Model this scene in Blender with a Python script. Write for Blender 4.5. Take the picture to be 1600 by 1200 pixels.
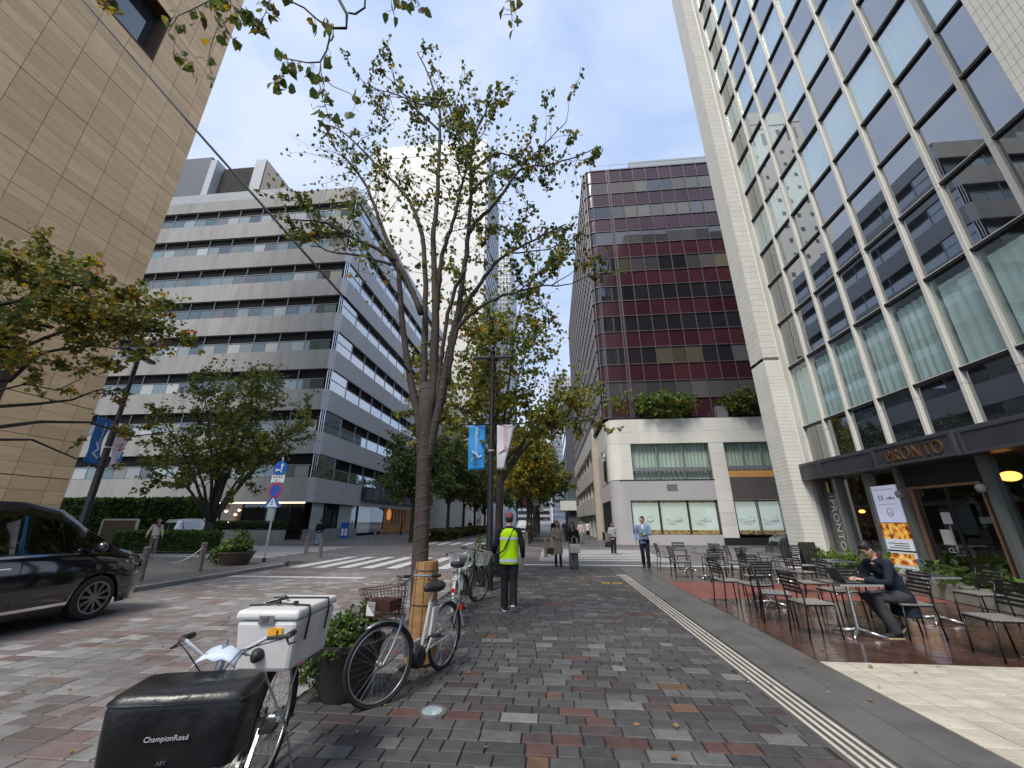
import bpy, bmesh, math, random
from mathutils import Vector, Matrix, noise as mnoise
R=math.radians
for o in list(bpy.data.objects): bpy.data.objects.remove(o)
scene=bpy.context.scene
COL=scene.collection
# ---------------------------------------------------------------- camera, sky, sun, exposure
CAM_H=1.6; PITCH=19.3; YAW=5.45; FPX=613.0
cd=bpy.data.cameras.new('camera'); cam=bpy.data.objects.new('camera',cd); COL.objects.link(cam)
cam.location=(0,0,CAM_H); cam.rotation_euler=(R(90+PITCH),0,R(YAW))
cd.sensor_width=36; cd.sensor_fit='HORIZONTAL'; cd.lens=FPX/1600*36; cd.clip_start=0.05; cd.clip_end=3000
scene.camera=cam
SUN_EL,SUN_AZ=54,205        # azimuth: compass-like angle of where the sun stands (0=+Y, clockwise)
w=bpy.data.worlds.new('World'); scene.world=w; w.use_nodes=True
nt=w.node_tree; nt.nodes.clear()
def N(t,**k):
    n=nt.nodes.new(t)
    for a,b in k.items(): setattr(n,a,b)
    return n
out=N('ShaderNodeOutputWorld'); bg=N('ShaderNodeBackground'); bg.inputs[1].default_value=0.1
sky=N('ShaderNodeTexSky',sky_type='NISHITA'); sky.sun_disc=False; sky.sun_elevation=R(SUN_EL); sky.sun_rotation=R(SUN_AZ)
sky.air_density=1.0; sky.dust_density=1.5
tc=N('ShaderNodeTexCoord'); mp=N('ShaderNodeMapping'); mp.inputs['Scale'].default_value=(1,1,1.7); mp.inputs['Location'].default_value=(3.1,1.4,.3)
nz=N('ShaderNodeTexNoise'); nz.inputs['Scale'].default_value=2.7; nz.inputs['Detail'].default_value=7; nz.inputs['Roughness'].default_value=.55; nz.inputs['Distortion'].default_value=.35
rp=N('ShaderNodeValToRGB'); rp.color_ramp.elements[0].position=.34; rp.color_ramp.elements[1].position=.66
rp.color_ramp.elements[0].color=(2.4,3.1,4.6,1); rp.color_ramp.elements[1].color=(3.75,4.2,5.25,1)
e=rp.color_ramp.elements.new(.5); e.color=(3.0,3.65,4.95,1)
mx=N('ShaderNodeMix',data_type='RGBA'); mx.inputs[0].default_value=.9
L=nt.links.new
L(tc.outputs['Generated'],mp.inputs[0]); L(mp.outputs[0],nz.inputs['Vector']); L(nz.outputs['Fac'],rp.inputs[0])
L(sky.outputs[0],mx.inputs[6]); L(rp.outputs[0],mx.inputs[7]); L(mx.outputs[2],bg.inputs[0]); L(bg.outputs[0],out.inputs[0])
sd=bpy.data.lights.new('sun','SUN'); sd.energy=1.5; sd.angle=R(20); sd.color=(1,.94,.85)
sun=bpy.data.objects.new('sun',sd); COL.objects.link(sun)
_az=R(SUN_AZ); _el=R(SUN_EL)
sun.rotation_euler=Vector((math.sin(_az)*math.cos(_el),math.cos(_az)*math.cos(_el),math.sin(_el))).to_track_quat('Z','Y').to_euler()
sun.location=(-20,-20,60)
vs=scene.view_settings; vs.view_transform='Standard'; vs.look='None'; vs.gamma=1; vs.use_curve_mapping=False; vs.exposure=1.12
scene.cycles.caustics_reflective=False; scene.cycles.caustics_refractive=False
# ---------------------------------------------------------------- survey: photo pixel -> point of the place
_cp,_sp=math.cos(R(PITCH)),math.sin(R(PITCH)); _cy,_sy=math.cos(R(YAW)),math.sin(R(YAW))
_F=Vector((-_sy*_cp,_cy*_cp,_sp)); _Rt=Vector((_cy,_sy,0)); _U=_Rt.cross(_F); _C=Vector((0,0,CAM_H))
def ray(u,v): return _F+(u-800)/FPX*_Rt-(v-600)/FPX*_U
def G(u,v,z=0):
    d=ray(u,v); return _C+d*((z-CAM_H)/d.z)
def PX(u,v,X):
    d=ray(u,v); return _C+d*(X/d.x)
def PY(u,v,Y):
    d=ray(u,v); return _C+d*(Y/d.y)
# ---------------------------------------------------------------- helpers
def tag(o,label=None,cat=None,group=None,kind=None):
    if label: o['label']=label
    if cat: o['category']=cat
    if group: o['group']=group
    if kind: o['kind']=kind
    return o
def thing(name,label,cat,loc=(0,0,0),rz=0,group=None):
    o=bpy.data.objects.new(name,None); COL.objects.link(o); o.empty_display_size=.2
    o.location=loc; o.rotation_euler=(0,0,rz); return tag(o,label,cat,group)
def woff(o):
    v=Vector((0,0,0))
    while o is not None: v+=o.location; o=o.parent
    return v
def kids(o): return [c for c in o.children]
def dup(root,loc,rz=None,label=None,parent=None):
    def cp(o,p):
        c=o.copy(); COL.objects.link(c)
        if p is not None: c.parent=p
        for k in kids(o): cp(k,c)
        return c
    r=cp(root,parent); r.location=loc
    if rz is not None: r.rotation_euler=(0,0,rz)
    if label: r['label']=label
    return r
def inst(name,mesh,parent,loc,rot=(0,0,0),scale=None):
    o=bpy.data.objects.new(name,mesh); COL.objects.link(o); o.parent=parent; o.location=loc; o.rotation_euler=rot
    if scale: o.scale=scale
    return o
class MB:
    def __init__(s): s.v=[];s.f=[];s.m=[]
    def add(s,vs,fs,mi=0):
        b=len(s.v); s.v+= [tuple(v) for v in vs]; s.f+=[tuple(i+b for i in f) for f in fs]; s.m+=[mi]*len(fs); return s
    def poly(s,pts,mi=0): return s.add(pts,[tuple(range(len(pts)))],mi)
    def box(s,c,d,mi=0,rz=0,M=None):
        x,y,z=d[0]/2,d[1]/2,d[2]/2
        vs=[Vector((a*x,b*y,e*z)) for a in(-1,1) for b in(-1,1) for e in(-1,1)]
        if rz: M=Matrix.Rotation(rz,3,'Z')
        if M is not None: vs=[M@v for v in vs]
        c=Vector(c)
        return s.add([v+c for v in vs],[(0,1,3,2),(4,6,7,5),(0,4,5,1),(2,3,7,6),(0,2,6,4),(1,5,7,3)],mi)
    def b2(s,a,b,mi=0):   # box from corner to corner
        return s.box([(a[i]+b[i])/2 for i in range(3)],[abs(b[i]-a[i]) for i in range(3)],mi)
    def bar(s,p,q,w,h,mi=0,up=(0,0,1)):
        p=Vector(p);q=Vector(q); d=q-p; l=d.length; d.normalize(); u=Vector(up)
        if abs(d.dot(u))>.99: u=Vector((1,0,0))
        a=d.cross(u).normalized(); u=a.cross(d)
        M=Matrix((d,a,u)).transposed()
        return s.box((p+q)/2,(l,w,h),mi,M=M)
    def tube(s,pts,r,n=8,mi=0,cap=True,closed=False):
        pts=[Vector(p) for p in pts]; k=len(pts)
        rs=r if isinstance(r,(list,tuple)) else [r]*k
        base=len(s.v); a=None
        for i,p in enumerate(pts):
            if closed: t=pts[(i+1)%k]-pts[i-1]
            else: t=pts[min(i+1,k-1)]-pts[max(i-1,0)]
            if t.length<1e-9: t=Vector((0,0,1))
            t.normalize()
            if a is None:
                a=t.orthogonal().normalized()
            a=(a-t*a.dot(t))
            if a.length<1e-6: a=t.orthogonal()
            a.normalize(); b=t.cross(a)
            for j in range(n):
                th=2*math.pi*j/n; s.v.append(tuple(p+(a*math.cos(th)+b*math.sin(th))*rs[i]))
        m=k if closed else k-1
        for i in range(m):
            i2=(i+1)%k
            for j in range(n):
                s.f.append((base+i*n+j,base+i*n+(j+1)%n,base+i2*n+(j+1)%n,base+i2*n+j)); s.m.append(mi)
        if cap and not closed:
            s.f.append(tuple(base+j for j in reversed(range(n)))); s.m.append(mi)
            s.f.append(tuple(base+(k-1)*n+j for j in range(n))); s.m.append(mi)
        return s
    def lathe(s,prof,c=(0,0,0),n=20,mi=0,M=None,cap=True):
        base=len(s.v); c=Vector(c)
        for r,z in prof:
            for j in range(n):
                th=2*math.pi*j/n; v=Vector((r*math.cos(th),r*math.sin(th),z))
                if M is not None: v=M@v
                s.v.append(tuple(v+c))
        for i in range(len(prof)-1):
            for j in range(n):
                s.f.append((base+i*n+j,base+i*n+(j+1)%n,base+(i+1)*n+(j+1)%n,base+(i+1)*n+j)); s.m.append(mi)
        if cap:
            s.f.append(tuple(base+j for j in reversed(range(n)))); s.m.append(mi)
            s.f.append(tuple(base+(len(prof)-1)*n+j for j in range(n))); s.m.append(mi)
        return s
    def ell(s,c,r,n=14,m=9,mi=0,M=None):
        prof=[]; base=len(s.v); c=Vector(c)
        vs=[];fs=[]
        for i in range(m+1):
            ph=math.pi*i/m
            for j in range(n):
                th=2*math.pi*j/n
                v=Vector((r[0]*math.sin(ph)*math.cos(th),r[1]*math.sin(ph)*math.sin(th),-r[2]*math.cos(ph)))
                if M is not None: v=M@v
                vs.append(v+c)
        for i in range(m):
            for j in range(n): fs.append((i*n+j,i*n+(j+1)%n,(i+1)*n+(j+1)%n,(i+1)*n+j))
        return s.add(vs,fs,mi)
    def prism(s,poly,z0,z1,mi=0):
        n=len(poly); vs=[(x,y,z0) for x,y in poly]+[(x,y,z1) for x,y in poly]
        fs=[tuple(reversed(range(n))),tuple(range(n,2*n))]+[(i,(i+1)%n,n+(i+1)%n,n+i) for i in range(n)]
        return s.add(vs,fs,mi)
    def loft(s,secs,mi=0,cap=True,closed=True):
        n=len(secs[0]); base=len(s.v)
        for sec in secs: s.v+=[tuple(p) for p in sec]
        for i in range(len(secs)-1):
            for j in range(n if closed else n-1):
                s.f.append((base+i*n+j,base+i*n+(j+1)%n,base+(i+1)*n+(j+1)%n,base+(i+1)*n+j)); s.m.append(mi)
        if cap and closed:
            s.f.append(tuple(base+j for j in reversed(range(n)))); s.m.append(mi)
            s.f.append(tuple(base+(len(secs)-1)*n+j for j in range(n))); s.m.append(mi)
        return s
    def mesh(s,name,mats,off=(0,0,0),smooth=None):
        me=bpy.data.meshes.new(name); off=Vector(off)
        me.from_pydata([(v[0]-off.x,v[1]-off.y,v[2]-off.z) for v in s.v],[],s.f)
        if not isinstance(mats,(list,tuple)): mats=[mats]
        for m in mats: me.materials.append(m)
        if len(mats)>1: me.polygons.foreach_set('material_index',[min(i,len(mats)-1) for i in s.m])
        if smooth:
            me.polygons.foreach_set('use_smooth',[True]*len(me.polygons))
            if smooth is not True: me.set_sharp_from_angle(angle=R(smooth))
        me.update(); return me
    def build(s,name,mats,parent=None,smooth=None,bevel=0,world=True,kind=None,label=None,fix=False):
        me=s.mesh(name,mats,woff(parent) if (parent is not None and world) else (0,0,0),smooth)
        if fix:
            bm=bmesh.new(); bm.from_mesh(me); bmesh.ops.remove_doubles(bm,verts=bm.verts,dist=1e-5); bmesh.ops.recalc_face_normals(bm,faces=bm.faces); bm.to_mesh(me); bm.free()
        o=bpy.data.objects.new(name,me); COL.objects.link(o)
        if parent is not None: o.parent=parent
        if bevel:
            b=o.modifiers.new('bevel','BEVEL'); b.width=bevel; b.segments=2; b.limit_method='ANGLE'; b.angle_limit=R(40)
        if kind: o['kind']=kind
        if label: o['label']=label
        return o
def bx(a,b,mi=0): return MB().b2(a,b,mi)
# ---------------------------------------------------------------- materials
MATS={}
def mat(name,col,rough=.6,metal=0,var=.12,vs=3.0,bump=0,bs=40,spec=.5,coat=0,obvar=0,stretch=(1,1,1),emit=None,es=1,trans=0,sheen=0,dirt=None,ior=None):
    if name in MATS: return MATS[name]
    m=bpy.data.materials.new(name); m.use_nodes=True; t=m.node_tree; p=t.nodes['Principled BSDF']; l=t.links.new
    nn=t.nodes.new
    p.inputs['Roughness'].default_value=rough; p.inputs['Metallic'].default_value=metal
    p.inputs['Specular IOR Level'].default_value=spec; p.inputs['Coat Weight'].default_value=coat; p.inputs['Coat Roughness'].default_value=.04
    if ior: p.inputs['IOR'].default_value=ior
    if sheen: p.inputs['Sheen Weight'].default_value=sheen
    c=(*col,1); tcn=nn('ShaderNodeNewGeometry'); mpn=nn('ShaderNodeMapping'); mpn.inputs['Scale'].default_value=stretch; l(tcn.outputs['Position'],mpn.inputs[0])
    src=None
    if var:
        nzn=nn('ShaderNodeTexNoise'); nzn.inputs['Scale'].default_value=vs; nzn.inputs['Detail'].default_value=5; nzn.inputs['Roughness'].default_value=.6; l(mpn.outputs[0],nzn.inputs['Vector'])
        mr=nn('ShaderNodeMapRange'); mr.inputs[1].default_value=.3; mr.inputs[2].default_value=.7; mr.inputs[3].default_value=1-var; mr.inputs[4].default_value=1+var; l(nzn.outputs['Fac'],mr.inputs[0]); src=mr.outputs[0]
        rr=nn('ShaderNodeMapRange'); rr.inputs[1].default_value=.3; rr.inputs[2].default_value=.7; rr.inputs[3].default_value=max(0,rough*(1-.6*var)); rr.inputs[4].default_value=min(1,rough*(1+.6*var)); l(nzn.outputs['Fac'],rr.inputs[0]); l(rr.outputs[0],p.inputs['Roughness'])
    if obvar:
        oi=nn('ShaderNodeObjectInfo'); mo=nn('ShaderNodeMapRange'); mo.inputs[3].default_value=1-obvar; mo.inputs[4].default_value=1+obvar; l(oi.outputs['Random'],mo.inputs[0])
        if src is None: src=mo.outputs[0]
        else:
            mm=nn('ShaderNodeMath'); mm.operation='MULTIPLY'; l(src,mm.inputs[0]); l(mo.outputs[0],mm.inputs[1]); src=mm.outputs[0]
    if src is None: p.inputs['Base Color'].default_value=c
    else:
        vm=nn('ShaderNodeVectorMath'); vm.operation='SCALE'; vm.inputs[0].default_value=col; l(src,vm.inputs['Scale'])
        last=vm.outputs[0]
        if dirt:
            nd=nn('ShaderNodeTexNoise'); nd.inputs['Scale'].default_value=dirt[1]; nd.inputs['Detail'].default_value=6; l(mpn.outputs[0],nd.inputs['Vector'])
            dr=nn('ShaderNodeMapRange'); dr.inputs[1].default_value=.5; dr.inputs[2].default_value=.75; dr.inputs[4].default_value=dirt[2]; l(nd.outputs['Fac'],dr.inputs[0])
            mxn=nn('ShaderNodeMix'); mxn.data_type='RGBA'; l(dr.outputs[0],mxn.inputs[0]); l(last,mxn.inputs[6]); mxn.inputs[7].default_value=(*dirt[0],1); last=mxn.outputs[2]
        l(last,p.inputs['Base Color'])
    if bump:
        nb=nn('ShaderNodeTexNoise'); nb.inputs['Scale'].default_value=bs; nb.inputs['Detail'].default_value=4; l(mpn.outputs[0],nb.inputs['Vector'])
        bp=nn('ShaderNodeBump'); bp.inputs['Strength'].default_value=bump; bp.inputs['Distance'].default_value=.01; l(nb.outputs['Fac'],bp.inputs['Height']); l(bp.outputs[0],p.inputs['Normal'])
    if emit:
        p.inputs['Emission Color'].default_value=(*emit,1); p.inputs['Emission Strength'].default_value=es
    MATS[name]=m; return m
def glass(name,tint=(.7,.8,.78),refl=1.0,rough=.01,base=None,wob=.0):
    """thin window pane: see-through tint plus a fresnel mirror; base=(r,g,b) makes the pane opaque behind the mirror"""
    m=bpy.data.materials.new(name); m.use_nodes=True; t=m.node_tree; t.nodes.clear(); nn=t.nodes.new; l=t.links.new
    o=nn('ShaderNodeOutputMaterial'); mxs=nn('ShaderNodeMixShader'); gl=nn('ShaderNodeBsdfGlossy'); gl.inputs['Roughness'].default_value=rough; gl.inputs['Color'].default_value=(.95,.98,1,1)
    lw=nn('ShaderNodeLayerWeight'); lw.inputs['Blend'].default_value=.5
    pw=nn('ShaderNodeMath'); pw.operation='POWER'; pw.inputs[1].default_value=3.2; l(lw.outputs['Facing'],pw.inputs[0])
    mr=nn('ShaderNodeMapRange'); mr.inputs[3].default_value=.07*refl; mr.inputs[4].default_value=.95; l(pw.outputs[0],mr.inputs[0])
    if base is None:
        tr=nn('ShaderNodeBsdfTransparent'); tr.inputs['Color'].default_value=(*tint,1)
    else:
        tr=nn('ShaderNodeBsdfDiffuse'); tr.inputs['Color'].default_value=(*base,1)
        tcn=nn('ShaderNodeTexCoord'); oi=nn('ShaderNodeObjectInfo'); mo=nn('ShaderNodeMapRange'); mo.inputs[3].default_value=.6; mo.inputs[4].default_value=1.4; l(oi.outputs['Random'],mo.inputs[0])
        vm=nn('ShaderNodeVectorMath'); vm.operation='SCALE'; vm.inputs[0].default_value=base; l(mo.outputs[0],vm.inputs['Scale']); l(vm.outputs[0],tr.inputs['Color'])
    if wob:
        tcn=nn('ShaderNodeTexCoord'); nb=nn('ShaderNodeTexNoise'); nb.inputs['Scale'].default_value=.7; l(tcn.outputs['Object'],nb.inputs['Vector'])
        bp=nn('ShaderNodeBump'); bp.inputs['Strength'].default_value=wob; bp.inputs['Distance'].default_value=.03; l(nb.outputs['Fac'],bp.inputs['Height']); l(bp.outputs[0],gl.inputs['Normal'])
    l(mr.outputs[0],mxs.inputs[0]); l(tr.outputs[0],mxs.inputs[1]); l(gl.outputs[0],mxs.inputs[2]); l(mxs.outputs[0],o.inputs[0])
    MATS[name]=m; return m
def leafmat(name,col,tr=.35):
    m=bpy.data.materials.new(name); m.use_nodes=True; t=m.node_tree; t.nodes.clear(); nn=t.nodes.new; l=t.links.new
    o=nn('ShaderNodeOutputMaterial'); a=nn('ShaderNodeBsdfPrincipled'); a.inputs['Roughness'].default_value=.45; a.inputs['Specular IOR Level'].default_value=.35
    b=nn('ShaderNodeBsdfTranslucent'); s=nn('ShaderNodeMixShader'); s.inputs[0].default_value=tr
    tcn=nn('ShaderNodeTexCoord'); nz_=nn('ShaderNodeTexNoise'); nz_.inputs['Scale'].default_value=2.5; nz_.inputs['Detail'].default_value=3; l(tcn.outputs['Object'],nz_.inputs['Vector'])
    mr=nn('ShaderNodeMapRange'); mr.inputs[1].default_value=.3; mr.inputs[2].default_value=.7; mr.inputs[3].default_value=.7; mr.inputs[4].default_value=1.35; l(nz_.outputs['Fac'],mr.inputs[0])
    vm=nn('ShaderNodeVectorMath'); vm.operation='SCALE'; vm.inputs[0].default_value=col; l(mr.outputs[0],vm.inputs['Scale'])
    l(vm.outputs[0],a.inputs['Base Color']); l(vm.outputs[0],b.inputs['Color']); l(a.outputs[0],s.inputs[1]); l(b.outputs[0],s.inputs[2]); l(s.outputs[0],o.inputs[0])
    MATS[name]=m; return m
def text_mb(mb,s,size,M,ext=.004,mi=0,spacing=1.0,align='CENTER'):
    cu=bpy.data.curves.new('txt','FONT'); cu.body=s; cu.size=size; cu.extrude=ext; cu.align_x=align; cu.align_y='CENTER'; cu.resolution_u=3; cu.space_character=spacing
    o=bpy.data.objects.new('txt',cu); me=bpy.data.meshes.new_from_object(o)
    mb.add([M@v.co for v in me.vertices],[tuple(p.vertices) for p in me.polygons],mi)
    bpy.data.meshes.remove(me); bpy.data.objects.remove(o); bpy.data.curves.remove(cu); return mb
def frameM(o,x,y):   # matrix placing text plane: local x along x, local y along y, origin o
    x=Vector(x).normalized(); y=Vector(y).normalized(); z=x.cross(y)
    M=Matrix((x,y,z)).transposed().to_4x4(); M.translation=Vector(o); return M
def lerp(a,b,t): return a+(b-a)*t
# ================================================================ GROUND
rnd=random.Random(7)
def struct(name,mb,m,parent=None,**k):
    return mb.build(name,m,parent,kind='structure',**k)
def paving_tex(name,c1,c2,mortar,bw,bh,rough=.5,ms=.006):
    m=bpy.data.materials.new(name); m.use_nodes=True; t=m.node_tree; p=t.nodes['Principled BSDF']; l=t.links.new; nn=t.nodes.new
    tcn=nn('ShaderNodeTexCoord'); b=nn('ShaderNodeTexBrick'); b.inputs['Color1'].default_value=(*c1,1); b.inputs['Color2'].default_value=(*c2,1); b.inputs['Mortar'].default_value=(*mortar,1)
    b.inputs['Scale'].default_value=1; b.inputs['Brick Width'].default_value=bw; b.inputs['Row Height'].default_value=bh; b.inputs['Mortar Size'].default_value=ms; b.inputs['Bias'].default_value=-.1
    nz_=nn('ShaderNodeTexNoise'); nz_.inputs['Scale'].default_value=.6; nz_.inputs['Detail'].default_value=6; l(tcn.outputs['Object'],nz_.inputs['Vector'])
    mr=nn('ShaderNodeMapRange'); mr.inputs[1].default_value=.3; mr.inputs[2].default_value=.7; mr.inputs[3].default_value=.78; mr.inputs[4].default_value=1.2; l(nz_.outputs['Fac'],mr.inputs[0])
    vm=nn('ShaderNodeVectorMath'); vm.operation='SCALE'; l(tcn.outputs['Object'],b.inputs['Vector']); l(b.outputs['Color'],vm.inputs[0]); l(mr.outputs[0],vm.inputs['Scale']); l(vm.outputs[0],p.inputs['Base Color'])
    m2=nn('ShaderNodeMapRange'); m2.inputs[1].default_value=.3; m2.inputs[2].default_value=.7; m2.inputs[3].default_value=rough-.13; m2.inputs[4].default_value=rough+.13; l(nz_.outputs['Fac'],m2.inputs[0]); l(m2.outputs[0],p.inputs['Roughness'])
    bp=nn('ShaderNodeBump'); bp.inputs['Strength'].default_value=.5; bp.inputs['Distance'].default_value=.01; bp.invert=True; l(b.outputs['Fac'],bp.inputs['Height']); l(bp.outputs[0],p.inputs['Normal'])
    return m
m_asph=mat('asphalt',(.06,.06,.062),.8,var=.25,vs=1.5,bump=.4,bs=120)
m_joint=mat('joint_sand',(.035,.033,.031),.9,var=.3,vs=6)
m_farpave=paving_tex('street_setts',(.15,.132,.128),(.21,.185,.178),(.09,.08,.078),.42,.21,.5)
m_sidefar=paving_tex('pavement_setts',(.10,.098,.098),(.15,.138,.135),(.06,.058,.056),.3,.165,.48)
struct('ground',bx((-400,-60,-.5),(400,900,-.06)),m_asph)
struct('road',bx((-10.0,-12,-.058),(-2.45,14.0,-.022)),m_joint)
road=bpy.data.objects['road']
struct('street',MB().b2((-10,14.0,-.056),(-2.45,17.2,0)).b2((-120,17.2,-.056),(120,28.6,0)).b2((-10,28.6,-.056),(-2.45,600,0)),m_farpave)
struct('pavement',bx((-2.45,-12,-.057),(2.02,16.1,-.02)),m_joint)
pave=bpy.data.objects['pavement']
struct('far_pavement',MB().b2((-2.45,16.1,-.05),(12,17.2,.0)).b2((-2.45,28.6,-.05),(30,600,.02)).b2((-60,28.6,-.05),(-10,600,.02)),m_sidefar)
# individual setts: rows run across the street, random lengths, five stone colours
sett_cols={'sett_charcoal':(.078,.077,.077),'sett_grey':(.118,.116,.115),'sett_plum':(.078,.06,.058),'sett_pale':(.19,.185,.175),'sett_rust':(.15,.085,.055),'sett_red':(.12,.068,.06)}
SM={k:mat(k,c,.6,var=.22,vs=9,bump=.7,bs=90,obvar=.22,spec=.35,dirt=((.05,.048,.046),.55,.6)) for k,c in sett_cols.items()}
road_cols={'cobble_mauve':(.185,.157,.15),'cobble_grey':(.205,.195,.187),'cobble_brown':(.17,.138,.12),'cobble_pale':(.29,.28,.268),'cobble_rose':(.175,.128,.12)}
RM={k:mat(k,c,.62,var=.2,vs=7,bump=.6,bs=80,obvar=.2,spec=.35,dirt=((.085,.075,.068),.5,.6)) for k,c in road_cols.items()}
def sett_geo(mb,x0,x1,y0,y1,z0,z1,mi,bv=.006):
    mb.add([(x0,y0,z0),(x1,y0,z0),(x1,y1,z0),(x0,y1,z0),(x0,y0,z1-bv),(x1,y0,z1-bv),(x1,y1,z1-bv),(x0,y1,z1-bv),(x0+bv,y0+bv,z1),(x1-bv,y0+bv,z1),(x1-bv,y1-bv,z1),(x0+bv,y1-bv,z1)],
      [(0,1,5,4),(1,2,6,5),(2,3,7,6),(3,0,4,7),(4,5,9,8),(5,6,10,9),(6,7,11,10),(7,4,8,11),(8,9,10,11)],mi)
def lay(parent,x0,x1,y0,y1,rowh,widths,mats,weights,name,seed,jit=.002,gap=.008,skew=0,clump=None):
    r=random.Random(seed); names=list(mats); items=[]
    y=y0; k=0
    while y<y1-.02:
        x=x0-r.random()*.2; prev=None
        while x<x1:
            wd=r.choice(widths); a=max(x,x0); b=min(x+wd,x1)
            if b-a>.05:
                wts=list(weights)
                if clump:
                    nv=mnoise.noise(Vector((a*.55,y*.55,seed)))
                    wts=[wt*(1+clump[i]*nv*2.2) if 1+clump[i]*nv*2.2>.05 else .0001 for i,wt in enumerate(wts)]
                ci=r.choices(range(len(names)),wts)[0]
                items.append((a+gap/2,b-gap/2,y+gap/2,min(y+rowh,y1)-gap/2,r.uniform(-jit,jit),ci))
            x+=wd
        y+=rowh; k+=1
    items.sort(key=lambda q:((q[0]+q[1])/2)**2+((q[2]+q[3])/2)**2)
    # the 300 that show largest: in front of the camera and inside the view
    def vis(q):
        x,yy=(q[0]+q[1])/2,(q[2]+q[3])/2
        d=Vector((x,yy,-CAM_H)); wv=d.dot(_F)
        return wv>0.1 and abs(d.dot(_Rt)/wv)<1.32 and abs(d.dot(_U)/wv)<1.0
    big=[q for q in items if vis(q)][:298]; bs=set(big); cache={}
    off=woff(parent)
    for q in big:
        key=(round((q[1]-q[0])*200),round((q[3]-q[2])*200),q[5])
        if key not in cache:
            mb=MB(); sx=key[0]/400; sy=key[1]/400; sett_geo(mb,-sx,sx,-sy,sy,-.03,0,0); cache[key]=mb.mesh(name,mats[names[q[5]]])
        inst(name,cache[key],parent,((q[0]+q[1])/2,(q[2]+q[3])/2,q[4]),(r.uniform(-.006,.006),r.uniform(-.006,.006),r.uniform(-.006,.006)))
    mb=MB()
    for q in items:
        if q in bs: continue
        sett_geo(mb,q[0],q[1],q[2],q[3],-.03,q[4],q[5])
    mb.build(name+'s',[mats[n] for n in names],parent,kind='stuff')
lay(pave,-2.43,2.02,.6,16.08,.165,[.165,.165,.24,.24,.3,.33],SM,[.5,.26,.12,.045,.028,.045],'sett',3,clump=[0,0,1.2,.3,1.0,1.2])
lay(road,-9.98,-2.5,1.2,13.98,.2,[.2,.28,.36,.4],RM,[.34,.33,.12,.11,.10],'cobble',5,clump=[.8,-.8,1,0,.6])
# granite band, tactile guide strip
m_gran=mat('granite_slab',(.13,.128,.122),.4,var=.16,vs=4,bump=.15,bs=200,obvar=.08,dirt=((.075,.07,.066),1.3,.85))
band=struct('granite_band',bx((2.32,-12,-.055),(3.17,16.1,-.02)),m_joint)
y=.2
while y<16:
    x0=2.36
    for wd in (.405,.405):
        mb=MB(); sett_geo(mb,x0,x0+wd-.006,y,min(y+.9,16.08)-.006,-.03,rnd.uniform(-.001,.001),0,.003); mb.build('granite_slab',m_gran,band); x0+=wd
    y+=.9
strip=struct('tactile_strip',bx((2.02,-12,-.055),(2.345,16.1,-.006)),mat('strip_bed',(.10,.085,.08),.5,var=.3,vs=4))
m_steel=mat('steel_bar',(.55,.53,.5),.3,.9,var=.1)
m_tact=mat('tactile_ivory',(.62,.58,.5),.35,.0,var=.12,vs=3)
for k in range(4):
    xx=2.075+k*.072
    y=.2
    while y<13.6:
        L_=1.8; MB().b2((xx-.015,y,-.006),(xx+.015,min(y+L_,13.6)-.012,.005)).build('guide_bar',m_tact,strip,bevel=.003); y+=L_
mb=MB()
for i in range(6):
    for j in range(6):
        mb.lathe([(.017,-.006),(.013,.004)],(2.0+i*.062,13.75+j*.062,0),8)
mb.build('warning_studs',m_tact,strip)
# terrace: cream tiles, wet brown deck tiles, red tiles, grey-brown tiles
m_cream=mat('cream_tile',(.58,.53,.43),.45,var=.12,vs=5,bump=.12,bs=120,obvar=.09,dirt=((.38,.34,.27),1.6,.55))
m_deck=mat('wet_brown_tile',(.085,.042,.032),.17,var=.35,vs=2.2,bump=.12,bs=60,obvar=.2,coat=.3)
m_red=mat('red_tile',(.25,.085,.068),.4,var=.18,vs=3,bump=.2,bs=80,obvar=.12)
m_gb=mat('grey_brown_tile',(.13,.1,.09),.35,var=.2,vs=2,bump=.2,bs=80,obvar=.15)
m_grout=mat('grout',(.07,.062,.05),.85,var=.2)
m_grout2=mat('dark_grout',(.028,.02,.018),.6,var=.2)
def tilefield(name,x0,x1,y0,y1,tw,th,m,grout,tile,gap=.006,stag=0,jit=.0012):
    base=struct(name,bx((x0,y0,-.055),(x1,y1,-.014)),grout); r=random.Random(len(name)*3+int(y0)); items=[]
    y=y0; k=0
    while y<y1-.02:
        x=x0-(stag*tw if k%2 else 0)
        while x<x1-.02:
            a=max(x,x0);b=min(x+tw,x1)
            if b-a>.04: items.append((a+gap/2,b-gap/2,y+gap/2,min(y+th,y1)-gap/2,r.uniform(-jit,jit)))
            x+=tw
        y+=th;k+=1
    items.sort(key=lambda q:q[0]**2+q[2]**2); cache={}
    def vis(q):
        d=Vector(((q[0]+q[1])/2,(q[2]+q[3])/2,-CAM_H)); wv=d.dot(_F)
        return wv>.1 and abs(d.dot(_Rt)/wv)<1.33 and abs(d.dot(_U)/wv)<1.0
    big=[q for q in items if vis(q)][:298]; s=set(big)
    for q in big:
        key=(round((q[1]-q[0])*500),round((q[3]-q[2])*500))
        if key not in cache:
            mb=MB(); sx,sy=key[0]/1000,key[1]/1000; sett_geo(mb,-sx,sx,-sy,sy,-.02,0,0,.003); cache[key]=mb.mesh(tile,m)
        inst(tile,cache[key],base,((q[0]+q[1])/2,(q[2]+q[3])/2,q[4]),(r.uniform(-.003,.003),r.uniform(-.003,.003),0))
    mb=MB()
    for q in items:
        if q not in s: sett_geo(mb,q[0],q[1],q[2],q[3],-.02,q[4],0,.003)
    if mb.v: mb.build(tile+'s',m,base,kind='stuff')
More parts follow.
